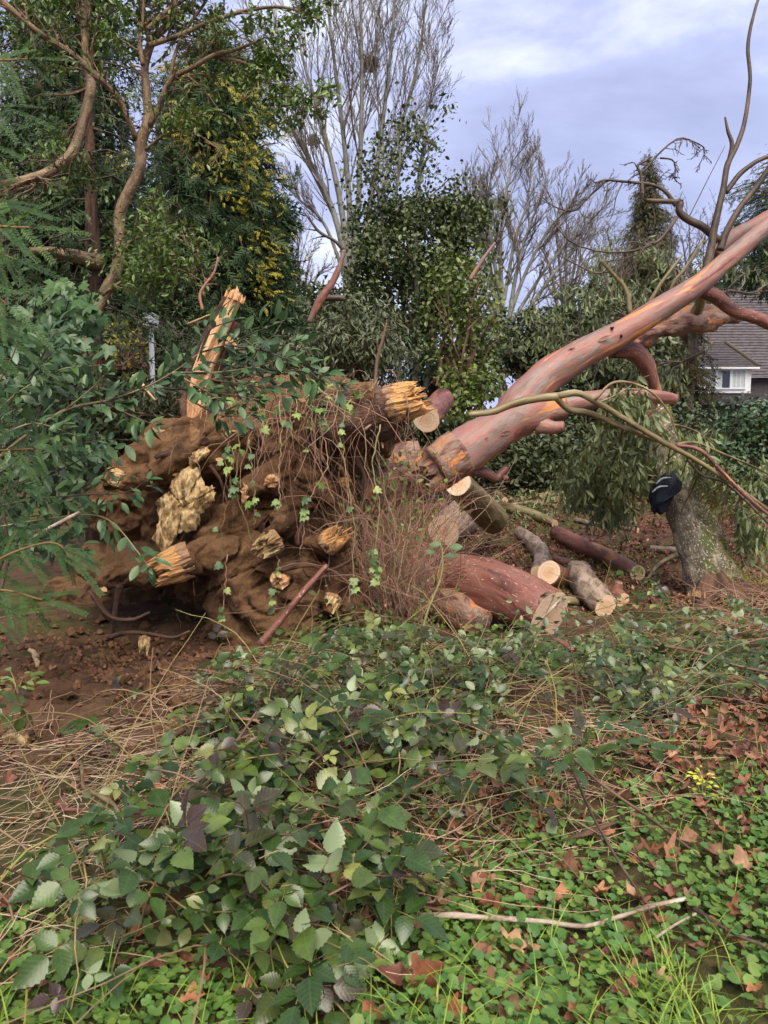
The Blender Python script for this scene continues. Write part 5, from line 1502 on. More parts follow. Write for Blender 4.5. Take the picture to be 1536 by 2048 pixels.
def conifer_trunk():
    Y = 9.0
    t = thing('bare_conifer', 'straight brown trunk with a cut limb, behind the big ivy leaves', 'tree', (W(188, 800, Y)[0], Y, 0))
    P, R = spline([W(190, 1000, Y), W(190, 700, Y), W(188, 590, Y), W(186, 520, Y), W(180, 300, Y), W(176, 60, Y), W(174, -120, Y)], [M1(r, Y) for r in (20, 16, 15, 14, 10, 7, 5)], 50)
    P[0][2] = -.1
    g = Geo(); tube(g, P, R, 18, .2, 4, 3); g.build('trunk', MT['bark_brown'], t, True)
    P, R = spline([W(206, 524, Y - .1), W(160, 515, Y - .2), W(110, 505, Y - .3), (W(60, 500, Y - .5))], [M1(r, Y) for r in (14, 13, 10, 6)], 20)
    g = Geo(); tube(g, P, R, 14, .2, 5, 4); g.build('limb', MT['bark_holly'], t, True)
    n = 46; b = np.array([W(187, y, Y) for y in rng.uniform(0, 760, n)]); s = np.linspace(0, 1, 6); az = rng.uniform(0, 2 * math.pi, n); L = rng.uniform(.5, 1.4, n)
    Q = b[:, None] + np.stack([np.cos(az)[:, None] * L[:, None] * s, np.sin(az)[:, None] * L[:, None] * s, -.35 * L[:, None] * s ** 1.5], -1) + rng.normal(size=(n, 6, 3)) * .02
    Rb = np.broadcast_to(np.linspace(.014, .004, 6), (n, 6)); C = grow(Q, Rb, 7, .5, .7, -.2, .15, -.05, k=5, t0=.2)
    g = Geo(); tubes(g, Q, Rb, 4); tubes(g, C[0], np.maximum(C[1], .002), 3); g.build('dead_twigs', MT['bark_dead'], t)
    pts = np.repeat(C[0][:, 1:].reshape(-1, 3), 1, 0); k = rng.uniform(0, 1, len(pts)) < .8; pts = pts[k]; n = len(pts); g = Geo()
    scatter(g, t_spray(4, .35, .55), pts, frames(nrm(rng.normal(size=(n, 3)) * .8 + np.array([0, 0, -.6])), nrm(rng.normal(size=(n, 3)) + np.array([0, 0, .8]))), .22 * rng.uniform(.5, 1.2, n), rng.uniform(0, 1, n))
    tag(g.build('foliage', MT['cypress'], t), kind='stuff')


conifer_trunk()
shrub('golden_bush', 'dim yellow-green bush beside the brown conifer trunk', 'bush', 255, 690, 10.5, 170, 120, MT['gold'], 260, LF4, .085, .4, 20, 31)
shrub('dark_bush', 'dark bush under the golden conifer near the white post', 'bush', 420, 700, 11.5, 220, 170, MT['thicket'], 2600, LFN, .10, .6, 22, 32)
shrub('dark_bush', 'dark leafy bush behind the laurel', 'bush', 90, 800, 7.6, 330, 330, MT['thicket'], 2800, LF4, .10, .7, 26, 33)
shrub('dark_bush', 'brushy dark growth on the bank behind the laurel branch', 'bush', 330, 800, 8.2, 300, 90, MT['grey_shrub'], 1800, LFN, .09, .5, 22, 34)


def ivy_clump():
    Y = 6.0
    t = thing('ivy', 'clump of large glossy ivy leaves at the foot of the holly', 'ivy', (W(140, 700, Y)[0], Y, 0))
    mesh = add_mesh(t_ivy(), MT['ivy'], 'ivy_leaf')
    C = []
    for q in range(9):
        x = 60 + q * 17; P, R = spline([W(165, 790, 7.5), W(.5 * x + 80, 730, 7.0), W(x + rng.normal() * 15, 680, Y + .3), W(x + rng.normal() * 20, 590 + rng.uniform(-25, 40), Y - .1)], [.008, .007, .006, .004], 14); C.append((P, R))
    g = Geo(); tubes(g, np.array([c[0] for c in C]), np.array([c[1] for c in C]), 5); g.build('stem', MT['bark_dead'], t)
    n = 0
    while n < 95:
        px, py = rng.normal(140, 42), rng.normal(632, 52)
        if px > 225 or py < 555 or py > 760: continue
        p = W(px, py, Y - .1 + rng.uniform(-.15, .25)); d = nrm(np.array([rng.normal() * .5, -.35 + rng.normal() * .2, -.6 + rng.normal() * .3]))
        nn = nrm(np.array([rng.normal() * .45, -.9, .55 + rng.normal() * .35])); piece('leaf', mesh, t, p, frames(d[None], nn[None])[0], rng.uniform(.075, .15)); n += 1


ivy_clump()


# ------------------------------------------------------------------ laurel shrub
def laurel():
    t = thing('laurel_shrub', 'laurel shrub with blue-green glossy leaves reaching across the root plate', 'shrub', (W(60, 1000, 4.2)[0], 4.2, 0))
    mesh = [add_mesh(t_leaf(.42, 4, .14, .22, .9), MT['laurel'], 'laurel_leaf'), add_mesh(t_leaf(.36, 4, .25, .35, .85), MT['laurel'], 'laurel_leaf_curled'), add_mesh(t_leaf(.46, 4, .08, -.05, .95), MT['laurel'], 'laurel_leaf_flat')]
    root = W(-220, 1150, 4.3); root[2] = 0
    main = [([(-40, 950), (40, 880), (130, 820), (220, 800), (290, 775), (345, 745), (400, 705)], (4.3, 4.3)), ([(400, 705), (450, 690), (510, 665), (570, 640)], (4.3, 4.2)),
            ([(-40, 900), (10, 820), (60, 750), (110, 700)], (4.4, 4.1)), ([(-40, 860), (30, 790), (120, 740), (200, 730)], (4.5, 4.5)), ([(-40, 1000), (60, 960), (140, 930), (190, 900)], (4.2, 4.0)),
            ([(-40, 1020), (60, 1000), (160, 990), (250, 985), (295, 960)], (4.2, 4.1)), ([(-40, 1060), (80, 1040), (180, 1030), (230, 1050), (280, 1110), (298, 1135)], (4.2, 4.0)), ([(60, 760), (90, 700), (100, 660)], (4.2, 4.2)),
            ([(290, 775), (380, 780), (460, 790), (520, 800)], (4.3, 4.2)), ([(345, 745), (430, 745), (500, 735), (575, 715)], (4.3, 4.3)), ([(-40, 930), (30, 920), (110, 900), (200, 880), (260, 880)], (4.3, 4.2)),
            ([(200, 800), (260, 830), (310, 850)], (4.3, 4.2)), ([(130, 820), (180, 780), (215, 745)], (4.3, 4.2)), ([(400, 705), (420, 660), (470, 640)], (4.3, 4.3)), ([(-40, 770), (20, 720), (80, 680), (150, 655)], (4.6, 4.6)),
            ([(345, 745), (400, 775), (440, 800)], (4.3, 4.2)), ([(0, 1000), (40, 1060), (110, 1090), (170, 1100)], (4.2, 4.1)), ([(450, 690), (520, 700), (600, 730), (640, 760)], (4.2, 4.2)), ([(-40, 820), (0, 760), (30, 700), (40, 650)], (4.0, 4.0)),
            ([(420, 760), (500, 770), (580, 790)], (4.3, 4.3)), ([(470, 700), (550, 690), (620, 700)], (4.4, 4.4)), ([(380, 800), (440, 830), (500, 830)], (4.3, 4.3)), ([(540, 740), (620, 745), (690, 770)], (4.3, 4.3)), ([(400, 720), (470, 735), (540, 760)], (4.4, 4.4)),
            ([(-40, 890), (50, 850), (90, 850), (150, 870)], (4.0, 4.0)), ([(-40, 970), (20, 930), (80, 880), (120, 870)], (3.9, 3.9))]
    total = 0; extra = []
    for q, (path, Ys) in enumerate(main):
        pts, Y2 = path3(path, Ys); P, R = spline(pts, np.linspace(.011 if q in (0,) else .006, .0025, len(path)), 26)
        g = Geo(); tube(g, P, R, 7, .06, 8, q); b = g.build('branch', MT['bark_dead'] if q % 3 else MT['bark_olive'], t, True)
        T = nrm(np.gradient(P, axis=0)); L = np.linalg.norm(P[-1] - P[0]); m = int(10 + L * 24); s0 = 12 if q == 0 else 5
        for j in range(m):
            i = s0 + int((25 - s0) * (j + rng.uniform(0, 1)) / m); i = min(i, 25)
            side = nrm(np.cross(T[i], rng.normal(size=3))); d = nrm(T[i] * .55 + side * .8 + np.array([0, -.1, -.12])); nn = nrm(np.array([rng.normal() * .5, -.45, .9 + rng.normal() * .3]))
            # short side twig
            p = P[i] + side * rng.uniform(0, .06)
            piece('leaf', mesh[rng.integers(0, 3)], b, p, frames(d[None], nn[None])[0], rng.uniform(.062, .115)); total += 1
        tip = P[-1]
        for j in range(4):
            d = nrm(T[-1] + rng.normal(size=3) * .5); nn = nrm(np.array([rng.normal() * .4, -.4, 1.0])); piece('leaf', mesh[rng.integers(0, 3)], b, tip, frames(d[None], nn[None])[0], rng.uniform(.05, .09)); total += 1
    # deeper leaves filling the mass
    n = 2300; c = np.column_stack([rng.uniform(-60, 270, n), rng.uniform(655, 1110, n)]); k = c[:, 0] < 250 - np.abs(c[:, 1] - 880) * .35 - rng.gamma(1.5, 25, n); c = c[k]
    p = np.array([W(x, y, rng.uniform(4.5, 5.2)) for x, y in c]); n = len(p); g = Geo()
    scatter(g, t_leaf(.42, 3, .14, .2, .9), p, frames(nrm(rng.normal(size=(n, 3)) + np.array([.3, -.2, -.3])), nrm(rng.normal(size=(n, 3)) * .6 + np.array([0, -.4, .9]))), .095 * rng.uniform(.7, 1.2, n), rng.uniform(0, 1, n))
    tag(g.build('inner_foliage', MT['laurel'], t, True), kind='stuff')
    st = np.array([np.linspace(root + np.array([rng.normal() * .2, rng.normal() * .1, 0]), p[i], 8) + rng.normal(size=(8, 3)) * .03 for i in rng.choice(n, 10)]); g = Geo()
    tubes(g, st, np.broadcast_to(np.linspace(.014, .004, 8), st.shape[:2]), 5); g.build('stem', MT['bark_dead'], t)


laurel()


# ------------------------------------------------------------------ yew at the left edge
def yew():
    ndl = [t_needles(22, .13), t_needles(18, .15), t_needles(26, .11)]; me = [add_mesh(a, MT['yew'], 'yew_twig') for a in ndl]
    def branch(name, label, origin, paths, group):
        t = thing(name, label, 'branch', origin, group)
        for path, Ys, m in paths:
            path = [(x - 45, y) for x, y in path]; pts, Y2 = path3(path, Ys); P, R = spline(pts, np.linspace(.007, .002, len(path)), 20); g = Geo(); tube(g, P, R, 6, 0, 1, 0); b = g.build('stem', MT['yew_stem'], t, True)
            T = nrm(np.gradient(P, axis=0))
            m = int(m * 1.5)
            for j in range(m):
                i = min(1 + int(18 * (j + rng.uniform(0, 1)) / m), 19); s = 1 if j % 2 else -1
                view = np.array([0, -1.0, .35]); side = nrm(np.cross(T[i], view)) * s
                d = nrm(T[i] * .75 + side * .75 + rng.normal(size=3) * .22 + np.array([0, 0, -.2])); nn = nrm(view * .7 + np.array([0, 0, .6]) + rng.normal(size=3) * .3)
                piece('twig', me[rng.integers(0, 3)], b, P[i], frames(d[None], nn[None])[0], rng.uniform(.09, .155))
            piece('twig', me[0], b, P[-1], frames(T[-1][None], np.array([[0, -.6, .8]]))[0], .16)
    branch('yew_branch', 'soft dark yew sprays hanging at the upper left edge', W(-60, 400, 2.2), [
        ([(-120, 420), (-40, 440), (40, 452), (110, 455)], (2.2, 2.2), 13), ([(-120, 520), (-60, 540), (0, 560), (60, 610)], (2.1, 2.1), 12), ([(-120, 560), (-50, 600), (0, 650), (30, 740)], (2.2, 2.2), 12),
        ([(-120, 100), (-50, 110), (30, 120), (100, 118)], (2.4, 2.4), 11), ([(-120, 200), (-60, 190), (0, 200), (50, 215)], (2.4, 2.4), 9), ([(-120, 330), (-60, 330), (-10, 300), (30, 280)], (2.3, 2.3), 9),
        ([(-120, 470), (-60, 500), (20, 500), (80, 520)], (2.3, 2.3), 12), ([(-120, 640), (-60, 690), (-20, 760), (0, 830)], (2.3, 2.3), 11), ([(-120, 430), (-60, 420), (0, 400), (60, 410)], (2.4, 2.4), 10), ([(-120, 620), (-40, 620), (20, 640), (70, 680)], (2.5, 2.5), 10)], 'yew branches at the left edge')
    branch('yew_branch', 'yew sprays at the left edge below the laurel leaves', W(-60, 1000, 2.6), [
        ([(-120, 900), (-30, 905), (60, 900), (130, 897)], (2.6, 2.6), 12), ([(-120, 1180), (-20, 1160), (60, 1110), (150, 1085), (190, 1120)], (2.6, 2.6), 15), ([(-120, 1200), (-30, 1190), (50, 1180), (130, 1200)], (2.6, 2.6), 13),
        ([(-120, 1150), (-30, 1120), (40, 1090), (100, 1090)], (2.7, 2.7), 12), ([(-120, 960), (-40, 960), (20, 960), (80, 975)], (2.7, 2.7), 10), ([(-120, 1230), (-40, 1240), (20, 1240), (70, 1230)], (2.6, 2.6), 10), ([(-120, 1040), (-40, 1030), (20, 1030), (60, 1050)], (2.8, 2.8), 10)], 'yew branches at the left edge')


yew()


# ------------------------------------------------------------------ ivy vines hanging on the root plate
def vines():
    mesh = add_mesh(t_ivy(), MT['ivy_pale'], 'vine_leaf'); dark = add_mesh(t_ivy(), MT['ivy'], 'vine_leaf_dark')
    V = [([(455, 800), (460, 860), (452, 920), (462, 980), (446, 1050), (445, 1110)], 10, 'pale ivy stem hanging straight down left of the root face centre', 1),
         ([(465, 830), (480, 900), (470, 970), (490, 1040), (513, 1100)], 4, 'green ivy stem curving to the small broken stub', 1),
         ([(455, 1110), (450, 1180), (445, 1240), (460, 1300), (440, 1340)], 6, 'ivy stem trailing down the lower root folds', 0),
         ([(560, 800), (562, 880), (558, 960), (560, 1020)], 3, 'thin ivy stem over the upper middle of the root face', 0),
         ([(700, 800), (680, 860), (690, 920), (700, 990), (710, 1060), (705, 1130), (715, 1200)], 7, 'ivy stem hanging below the thick broken root', 1),
         ([(640, 850), (655, 930), (620, 1000), (605, 1080), (600, 1110)], 4, 'reddish vine crossing the right of the root face', 0),
         ([(560, 1120), (545, 1180), (550, 1260), (530, 1330)], 7, 'ivy stem beside the leaning loose root', 1),
         ([(495, 880), (505, 950), (510, 1010), (508, 1050)], 7, 'short leafy ivy strand left of centre', 1),
         ([(760, 850), (745, 930), (760, 1020), (750, 1110), (770, 1190)], 9, 'ivy strand in the stem tangle right of the root plate', 1)]
    for q, (path, nl, lab, gm) in enumerate(V):
        pts, _ = path3(path, (5.85, 5.8)); t = thing('ivy_vine', lab, 'vine', pts[0], 'ivy vines trailing over the root plate')
        P, R = spline(pts, np.linspace(.0055, .0025, len(path)), 30); P += rng.normal(size=P.shape) * .006
        g = Geo(); tube(g, P, R, 6, 0, 1, 0, var=.3 if gm else .7); g.build('stem', MT['vine'] if gm else MT['root_fine'], t, True)
        for j in range(nl):
            i = rng.integers(1, 30); d = nrm(np.array([rng.normal() * .7, -.4, -.6])); nn = nrm(np.array([rng.normal() * .4, -.9, .5]))
            piece('leaf', dark if rng.uniform() < .35 else mesh, t, P[i] + np.array([rng.normal() * .02, -.02, 0]), frames(d[None], nn[None])[0], rng.uniform(.04, .085))
    # ivy and bramble scraps on the top edge of the plate
    t = thing('ivy_vine', 'scraps of ivy leaves along the top edge of the root plate', 'vine', W(560, 790, 6.0), 'ivy vines trailing over the root plate')
    n = 30; k = 7; b = np.array([W(x, y, 6.0) for x, y in zip(rng.uniform(420, 720, n), rng.normal(800, 22, n))]); P = np.empty((n, k, 3)); P[:, 0] = b; d = rng.normal(size=(n, 3)) * np.array([.8, .4, .4]) + np.array([0, -.2, .25])
    for j in range(1, k): d = nrm(d + rng.normal(size=(n, 3)) * .25 + np.array([0, 0, -.12])); P[:, j] = P[:, j - 1] + d * .07
    g = Geo(); tubes(g, P, np.full((n, k), .003), 4, rng.uniform(0, 1, n)); g.build('stem', MT['vine'], t)
    for j in range(80):
        i, q = rng.integers(0, n), rng.integers(1, k); dd = nrm(np.array([rng.normal() * .7, -.4, rng.normal() * .5])); nn = nrm(np.array([rng.normal() * .4, -.7, .7])); piece('leaf', dark if j % 3 else mesh, t, P[i, q], frames(dd[None], nn[None])[0], rng.uniform(.045, .085))


vines()


# ------------------------------------------------------------------ tangle of dry stems right of the root plate
def tangle():
    n = 430; k = 9
    x = rng.normal(775, 55, n); y0 = rng.uniform(1120, 1300, n); P = np.empty((n, k, 3))
    P[:, 0] = [W(a, b, Y) for a, b, Y in zip(x, y0, rng.uniform(6.0, 6.8, n))]; P[:, 0, 2] = np.maximum(P[:, 0, 2], .05)
    d = np.stack([rng.normal(0, .35, n), rng.normal(0, .25, n), np.full(n, 1.0)], 1); L = rng.uniform(.4, 1.5, n)
    for j in range(1, k):
        d = nrm(d + rng.normal(size=(n, 3)) * .22 + np.array([-.02, 0, -.10 if j > 4 else .0])); P[:, j] = P[:, j - 1] + d * (L / (k - 1))[:, None]
    R = rng.uniform(.0015, .0042, n)[:, None] * np.linspace(1, .5, k); g = Geo(); tubes(g, P, R, 4, rng.uniform(0, 1, n))
    C = grow(P, R, 3, .3, .8, .05, .25, 0, k=5, rr=.7); tubes(g, C[0], np.maximum(C[1], .0011), 3, rng.uniform(0, 1, len(C[0])))
    tag(g.build('stem_tangle', MT['root_fine']), 'tangle of thin reddish dry stems between root plate and sawn logs', 'stems', kind='stuff')
    # green scraps inside it
    n = 800; p = np.array([W(a, b, Y) for a, b, Y in zip(rng.normal(770, 60, n), rng.uniform(900, 1290, n), rng.uniform(6.2, 6.9, n))]); p[:, 2] = np.maximum(p[:, 2], .06); g = Geo()
    scatter(g, t_leaf(.5, 2, .15, .15), p, frames(rdir(n), nrm(rng.normal(size=(n, 3)) * .6 + np.array([0, -.4, .8]))), .06 * rng.uniform(.5, 1.2, n), rng.uniform(0, 1, n))
    tag(g.build('tangle_leaves', MT['ivy_pale']), 'scattered small green leaves inside the dry stem tangle', 'leaves', kind='stuff')
    # wood chips and sawdust under the trunk base
    n = 900; p = np.array([G(a, b) for a, b in zip(rng.normal(870, 75, n), rng.uniform(985, 1290, n))]); p[:, 2] += rng.uniform(0, .05, n) + np.where(rng.uniform(0, 1, n) < .3, rng.uniform(0, .25, n), 0); g = Geo()
    scatter(g, t_leaf(.5, 1, .2, .0), p, frames(rdir(n), rdir(n)), .035 * rng.uniform(.3, 1.5, n), rng.uniform(0, 1, n))
    n = 700; p = np.array([G(a, b) for a, b in zip(rng.uniform(930, 1300, n), rng.uniform(1000, 1230, n))]); p[:, 2] += rng.uniform(0, .03, n)
    scatter(g, t_leaf(.5, 1, .2, .0), p, frames(rdir(n), nrm(rng.normal(size=(n, 3)) * .5 + np.array([0, 0, 1.0]))), .04 * rng.uniform(.3, 1.6, n), rng.uniform(0, 1, n))
    tag(g.build('wood_chips', MT['litter_red']), 'red and pale chips of bark and wood under the trunk base', 'chips', kind='stuff')


MT['litter_red'] = leafmat('bark_chips', [(.34, .10, .07), (.55, .36, .22), (.24, .07, .045), (.44, .20, .12)], .6, .3)
tangle()


# ------------------------------------------------------------------ masks over the ground, given in photo pixels
def inpoly(px, py, poly):
    ins = np.zeros(len(px), bool); n = len(poly)
    for i in range(n):
        x0, y0 = poly[i]; x1, y1 = poly[(i + 1) % n]
        if y0 == y1: continue
        c = ((y0 > py) != (y1 > py)) & (px < (x1 - x0) * (py - y0) / (y1 - y0) + x0); ins ^= c
    return ins


def gpts(n, x0, x1, y0, y1):
    x = rng.uniform(x0, x1, n); y = rng.uniform(y0, y1, n); z = hgt(x, y); P = np.stack([x, y, z], 1); px, py = proj(P); return P, px, py


def pn(P, s, seed):
    return np.array([noise.noise(Vector((a * s, b * s, seed))) for a, b in P[:, :2]])


BR = [(120, 1700), (300, 1560), (420, 1480), (520, 1370), (570, 1270), (760, 1240), (900, 1290), (1120, 1290), (1250, 1258), (1480, 1275), (1560, 1300), (1560, 1400), (1330, 1450), (1180, 1560), (960, 1680), (820, 1790), (720, 1900), (560, 1960), (330, 1960), (60, 1900)]

# bramble plants: canes and compound leaves
def leaflet_mesh():
    return t_leaf(.70, 13, .14, .22, .85, .085, .05, .009)


def compound(kind, seed):
    r = random.Random(seed); lf = leaflet_mesh(); g = Geo()
    spec = [(0, 1.0, .30)] + ([(1.15, .82, .0), (-1.15, .82, .0)] if kind >= 3 else []) + ([(2.0, .6, -.02), (-2.0, .6, -.02)] if kind >= 5 else [])
    for a, s, off in spec:
        a += r.uniform(-.15, .15); s *= r.uniform(.85, 1.1); ca, sa = math.cos(a), math.sin(a); tilt = r.uniform(-.35, .25); roll = r.uniform(-.4, .4)
        R = np.array(Matrix.Rotation(a, 3, 'Z') @ Matrix.Rotation(-tilt, 3, 'Y') @ Matrix.Rotation(roll, 3, 'X'))
        v = (lf[0] * s) @ R.T + np.array([off * ca, off * sa, 0]); g.add(v, lf[1], lf[2], 0)
    P = np.array([[-.35, 0, -.05], [0, 0, 0], [.3, 0, .0]]); tube(g, P, [.02, .018, .012], 4, m=1)
    o = g.build('tmp', [MT['bramble'], MT['bramble_cane']], None, True); me = o.data; me.name = 'bramble_leaf'; bpy.data.objects.remove(o); return me


CMP = [compound(3, 1), compound(3, 2), compound(5, 3), compound(3, 4), compound(1, 5), compound(3, 6)]
BRM = [(470, 1690, 'nearest glossy dark bramble at the lower left of the patch', 70, 1.08), (430, 1840, 'bramble with dark shining leaves beside the ground ivy', 66, 1.08), (600, 1600, 'bramble with broad dark green leaves over the pale straw', 60, 1.08),
       (560, 1470, 'bramble with purple-brown leaves below the root plate', 42, 1.0), (690, 1380, 'grey-green bramble in front of the leaning loose root', 52, .95), (820, 1350, 'bramble with pale undersides below the stem tangle', 52, .95),
       (700, 1720, 'trailing bramble at the edge of the ground ivy', 42, 1.0), (860, 1530, 'purple-leaved bramble in the middle of the patch', 48, .95), (960, 1400, 'bramble just in front of the big sawn log', 55, .9), (1090, 1400, 'bramble with drooping dark leaves below the sawn end of the big log', 55, .9),
       (1230, 1370, 'bramble in front of the gnarled grey log', 55, .9), (1360, 1330, 'bramble in front of the leaning trunk', 52, .9), (1490, 1350, 'bramble at the right edge beside the leaf litter', 34, .9), (1050, 1600, 'dark purple bramble shoot among the ground ivy', 22, .95),
       (130, 1540, 'small pale bramble shoot on the bare soil', 5, 1.05), (415, 1350, 'young bramble shoot in front of the root cavity', 4, 1.0), (350, 1270, 'lone bramble leaf standing against the dark cavity', 3, .9), (200, 1430, 'slender pale bramble shoot on the soil bank', 4, .8),
       (330, 1590, 'bramble spreading over the straw below the soil bank', 34, .9), (260, 1760, 'bramble at the left with leaves lying over pale straw', 36, .95), (110, 1770, 'low bramble near the left edge among dry stems', 24, .9), (430, 1420, 'bramble sprays just below the root folds', 30, .9), (90, 1500, 'broad pale leaves on the soil at the left edge', 5, 1.2),
       (60, 1870, 'bramble with brown-tinged leaves at the lower left corner', 16, 1.0), (1230, 1240, 'low leafy bramble between the logs and the leaning trunk', 34, .85), (820, 1230, 'bramble climbing through the dry stem tangle', 22, .85)]


def brambles():
    for q, (px, py, lab, nl, sz) in enumerate(BRM):
        b = G(px, py); b[2] = hgt(b[0], b[1])
        nl = int(nl * 1.35) if nl > 8 else nl
        t = thing('bramble', lab, 'bramble', b, 'bramble plants across the middle of the picture')
        nc = 1 if nl < 8 else max(3, nl // 11); spread = .05 if nl < 8 else .34 * (b[1] / 3.6) ** .8
        per = nl // nc
        for c in range(nc):
            o = b + np.array([rng.normal() * spread * 1.1, rng.normal() * spread * .75, 0]); o[2] = hgt(o[0], o[1])
            a = rng.uniform(0, 2 * math.pi); L = rng.uniform(.45, 1.0) if nl > 8 else .25; H = rng.uniform(.12, .34) if nl > 8 else .22; s = np.linspace(0, 1, 14)
            P = o + np.stack([math.cos(a) * L * s, math.sin(a) * L * .7 * s, H * np.sin(math.pi * np.minimum(s * .85 + .05, 1)) * (1.15 - .4 * s)], 1); P[:, 2] = np.maximum(P[:, 2] , hgt(P[:, 0], P[:, 1]) + .03 * s)
            P += rng.normal(size=P.shape) * .006
            g = Geo(); tube(g, P, np.linspace(.0045, .002, 14), 6, 0, 1, 0, var=rng.uniform()); cane = g.build('cane', MT['bramble_cane'], t, True)
            T = nrm(np.gradient(P, axis=0))
            for j in range(per):
                i = 2 + int(11.9 * (j + rng.uniform(0, 1)) / per) if per > 1 else 12; i = min(i, 13); side = nrm(np.cross(T[i], [0, 0, 1.0])) * (1 if j % 2 else -1)
                d = nrm(T[i] * .5 + side * rng.uniform(.4, 1) + np.array([0, -.15, rng.uniform(.0, .5)])); up = nrm(np.array([rng.normal() * .38, -.42 + rng.normal() * .3, 1.0]))
                if rng.uniform() < .09: up = -up
                scl = sz * rng.uniform(.055, .105) * (1 if b[1] < 3.6 else .9); p = P[i] + d * scl * .5 + np.array([0, 0, rng.uniform(.0, .09)])
                qx, qy = proj(p)
                if nl > 20 and qx < np.interp(qy, [1350, 1500, 1640, 1860, 2000], [390, 290, 140, -80, -120]): continue
                piece('leaf', CMP[rng.integers(0, 6)], cane, p, frames(d[None], up[None])[0], scl)


brambles()


def undergrowth():
    # smaller bramble leaves below and between the plants
    P, px, py = gpts(80000, -2.6, 4.4, 2.0, 8.0); k = inpoly(px, py, BR); P, px, py = P[k], px[k], py[k]; nz = pn(P, 1.6, 2.0)
    k = rng.uniform(0, 1, len(P)) < np.clip(.30 + .9 * nz, .04, 1) * np.clip((P[:, 1] - 1.0) / 2.6, .35, 1); P = P[k][:14000]; n = len(P); P[:, 2] += rng.gamma(2, .05, n)
    g = Geo(); scatter(g, t_leaf(.62, 3, .14, .18, .9), P, frames(nrm(rng.normal(size=(n, 3)) * np.array([1, 1, .4]) + np.array([0, -.2, 0])), nrm(rng.normal(size=(n, 3)) * .45 + np.array([0, -.35, 1.0]))), .058 * rng.uniform(.5, 1.35, n), rng.uniform(0, 1, n))
    tag(g.build('bramble_undergrowth', MT['bramble_small'], None, True), 'mass of small bramble leaves below the taller canes', 'undergrowth', kind='stuff')
    # arching dry and green stems through the patch
    P, px, py = gpts(9000, -2.6, 4.4, 2.2, 8.0); k = inpoly(px, py, BR); P = P[k][:900]; n = len(P); m = 9; Q = np.empty((n, m, 3)); Q[:, 0] = P; d = np.stack([rng.normal(0, 1, n), rng.normal(0, .8, n), rng.uniform(.2, .9, n)], 1); L = rng.uniform(.3, 1.1, n)
    for j in range(1, m): d = nrm(d + rng.normal(size=(n, 3)) * .12 + np.array([0, 0, -.14])); Q[:, j] = Q[:, j - 1] + d * (L / (m - 1))[:, None]
    Q[:, :, 2] = np.maximum(Q[:, :, 2], hgt(Q[:, :, 0], Q[:, :, 1]) + .01)
    g = Geo(); tubes(g, Q, rng.uniform(.0015, .004, n)[:, None] * np.linspace(1, .5, m), 4, rng.uniform(0, 1, n)); tag(g.build('bramble_stems', MT['bramble_cane']), 'thin arching bramble stems woven through the patch', 'stems', kind='stuff')

    # ground ivy carpet
    P, px, py = gpts(70000, -1.9, 3.6, 1.75, 6.0)
    edge = np.interp(px, [-200, 0, 300, 650, 760, 900, 1050, 1200, 1400, 1800], [1700, 1740, 1840, 1830, 1760, 1690, 1590, 1560, 1540, 1500])
    dens = np.clip((py - edge) / 130, 0, 1) * np.clip(1.0 + 1.1 * pn(P, 1.5, 5.0), .4, 1); dens = np.where((px < 620) & (py < 1960), dens * .7, dens)
    sp = inpoly(px, py, [(700, 1600), (900, 1560), (1250, 1480), (1400, 1500), (1100, 1640), (800, 1760)]) * .16
    k = rng.uniform(0, 1, len(P)) < np.maximum(dens, sp) * .72; P = P[k]; n = len(P); P[:, 2] += rng.uniform(.015, .075, n)
    g = Geo(); scatter(g, t_round(), P, frames(nrm(rng.normal(size=(n, 3)) * np.array([1, 1, .25])), nrm(rng.normal(size=(n, 3)) * .28 + np.array([0, -.15, 1.0]))), .031 * rng.uniform(.5, 1.3, n), rng.uniform(0, 1, n))
    s = rng.choice(n, n // 2, replace=False); ss = np.linspace(0, 1, 3); Q = P[s][:, None] + np.stack([np.zeros(3), np.zeros(3), -.06 * ss], 1)[None] + rng.normal(size=(len(s), 3, 3)) * np.array([.012, .012, 0]) * ss[None, :, None]; tubes(g, Q, np.full((len(s), 3), .0011), 3, .2)
    tag(g.build('ground_ivy', MT['ground_ivy'], None, True), 'carpet of small round scalloped ground ivy leaves at the lower right', 'ground cover', kind='stuff')

    # grass
    P, px, py = gpts(110000, -1.8, 4.6, 1.7, 9.5)
    d1 = np.clip((py - np.interp(px, [0, 500, 800, 1100, 1300, 1536], [2010, 1990, 1930, 1930, 1940, 1960])) / 70, 0, 1) * np.clip(.25 + 2.4 * pn(P, 3.2, 9.0), 0, 1)
    d2 = .5 * np.exp(-((px - 1205) / 45) ** 2 - ((py - 1545) / 30) ** 2) + .6 * np.exp(-((px - 1480) / 60) ** 2 - ((py - 1180) / 26) ** 2)
    d3 = .10 * inpoly(px, py, [(700, 1700), (1150, 1480), (1560, 1450), (1560, 2100), (600, 2100)])
    d4 = .10 * inpoly(px, py, [(930, 1070), (1280, 1050), (1350, 1200), (1000, 1180)])
    k = rng.uniform(0, 1, len(P)) < np.maximum.reduce([d1 * .9, d2 * .8, d3, d4]) * .8; P = P[k]; n = len(P); m = 6; s = np.linspace(0, 1, m)
    pxx, pyy = proj(P); L = np.where(pyy > 1900, rng.uniform(.08, .24, n), rng.uniform(.05, .15, n)); az = rng.uniform(0, 2 * math.pi, n); bend = rng.uniform(.35, 1.15, n); w = rng.uniform(.0011, .0025, n)
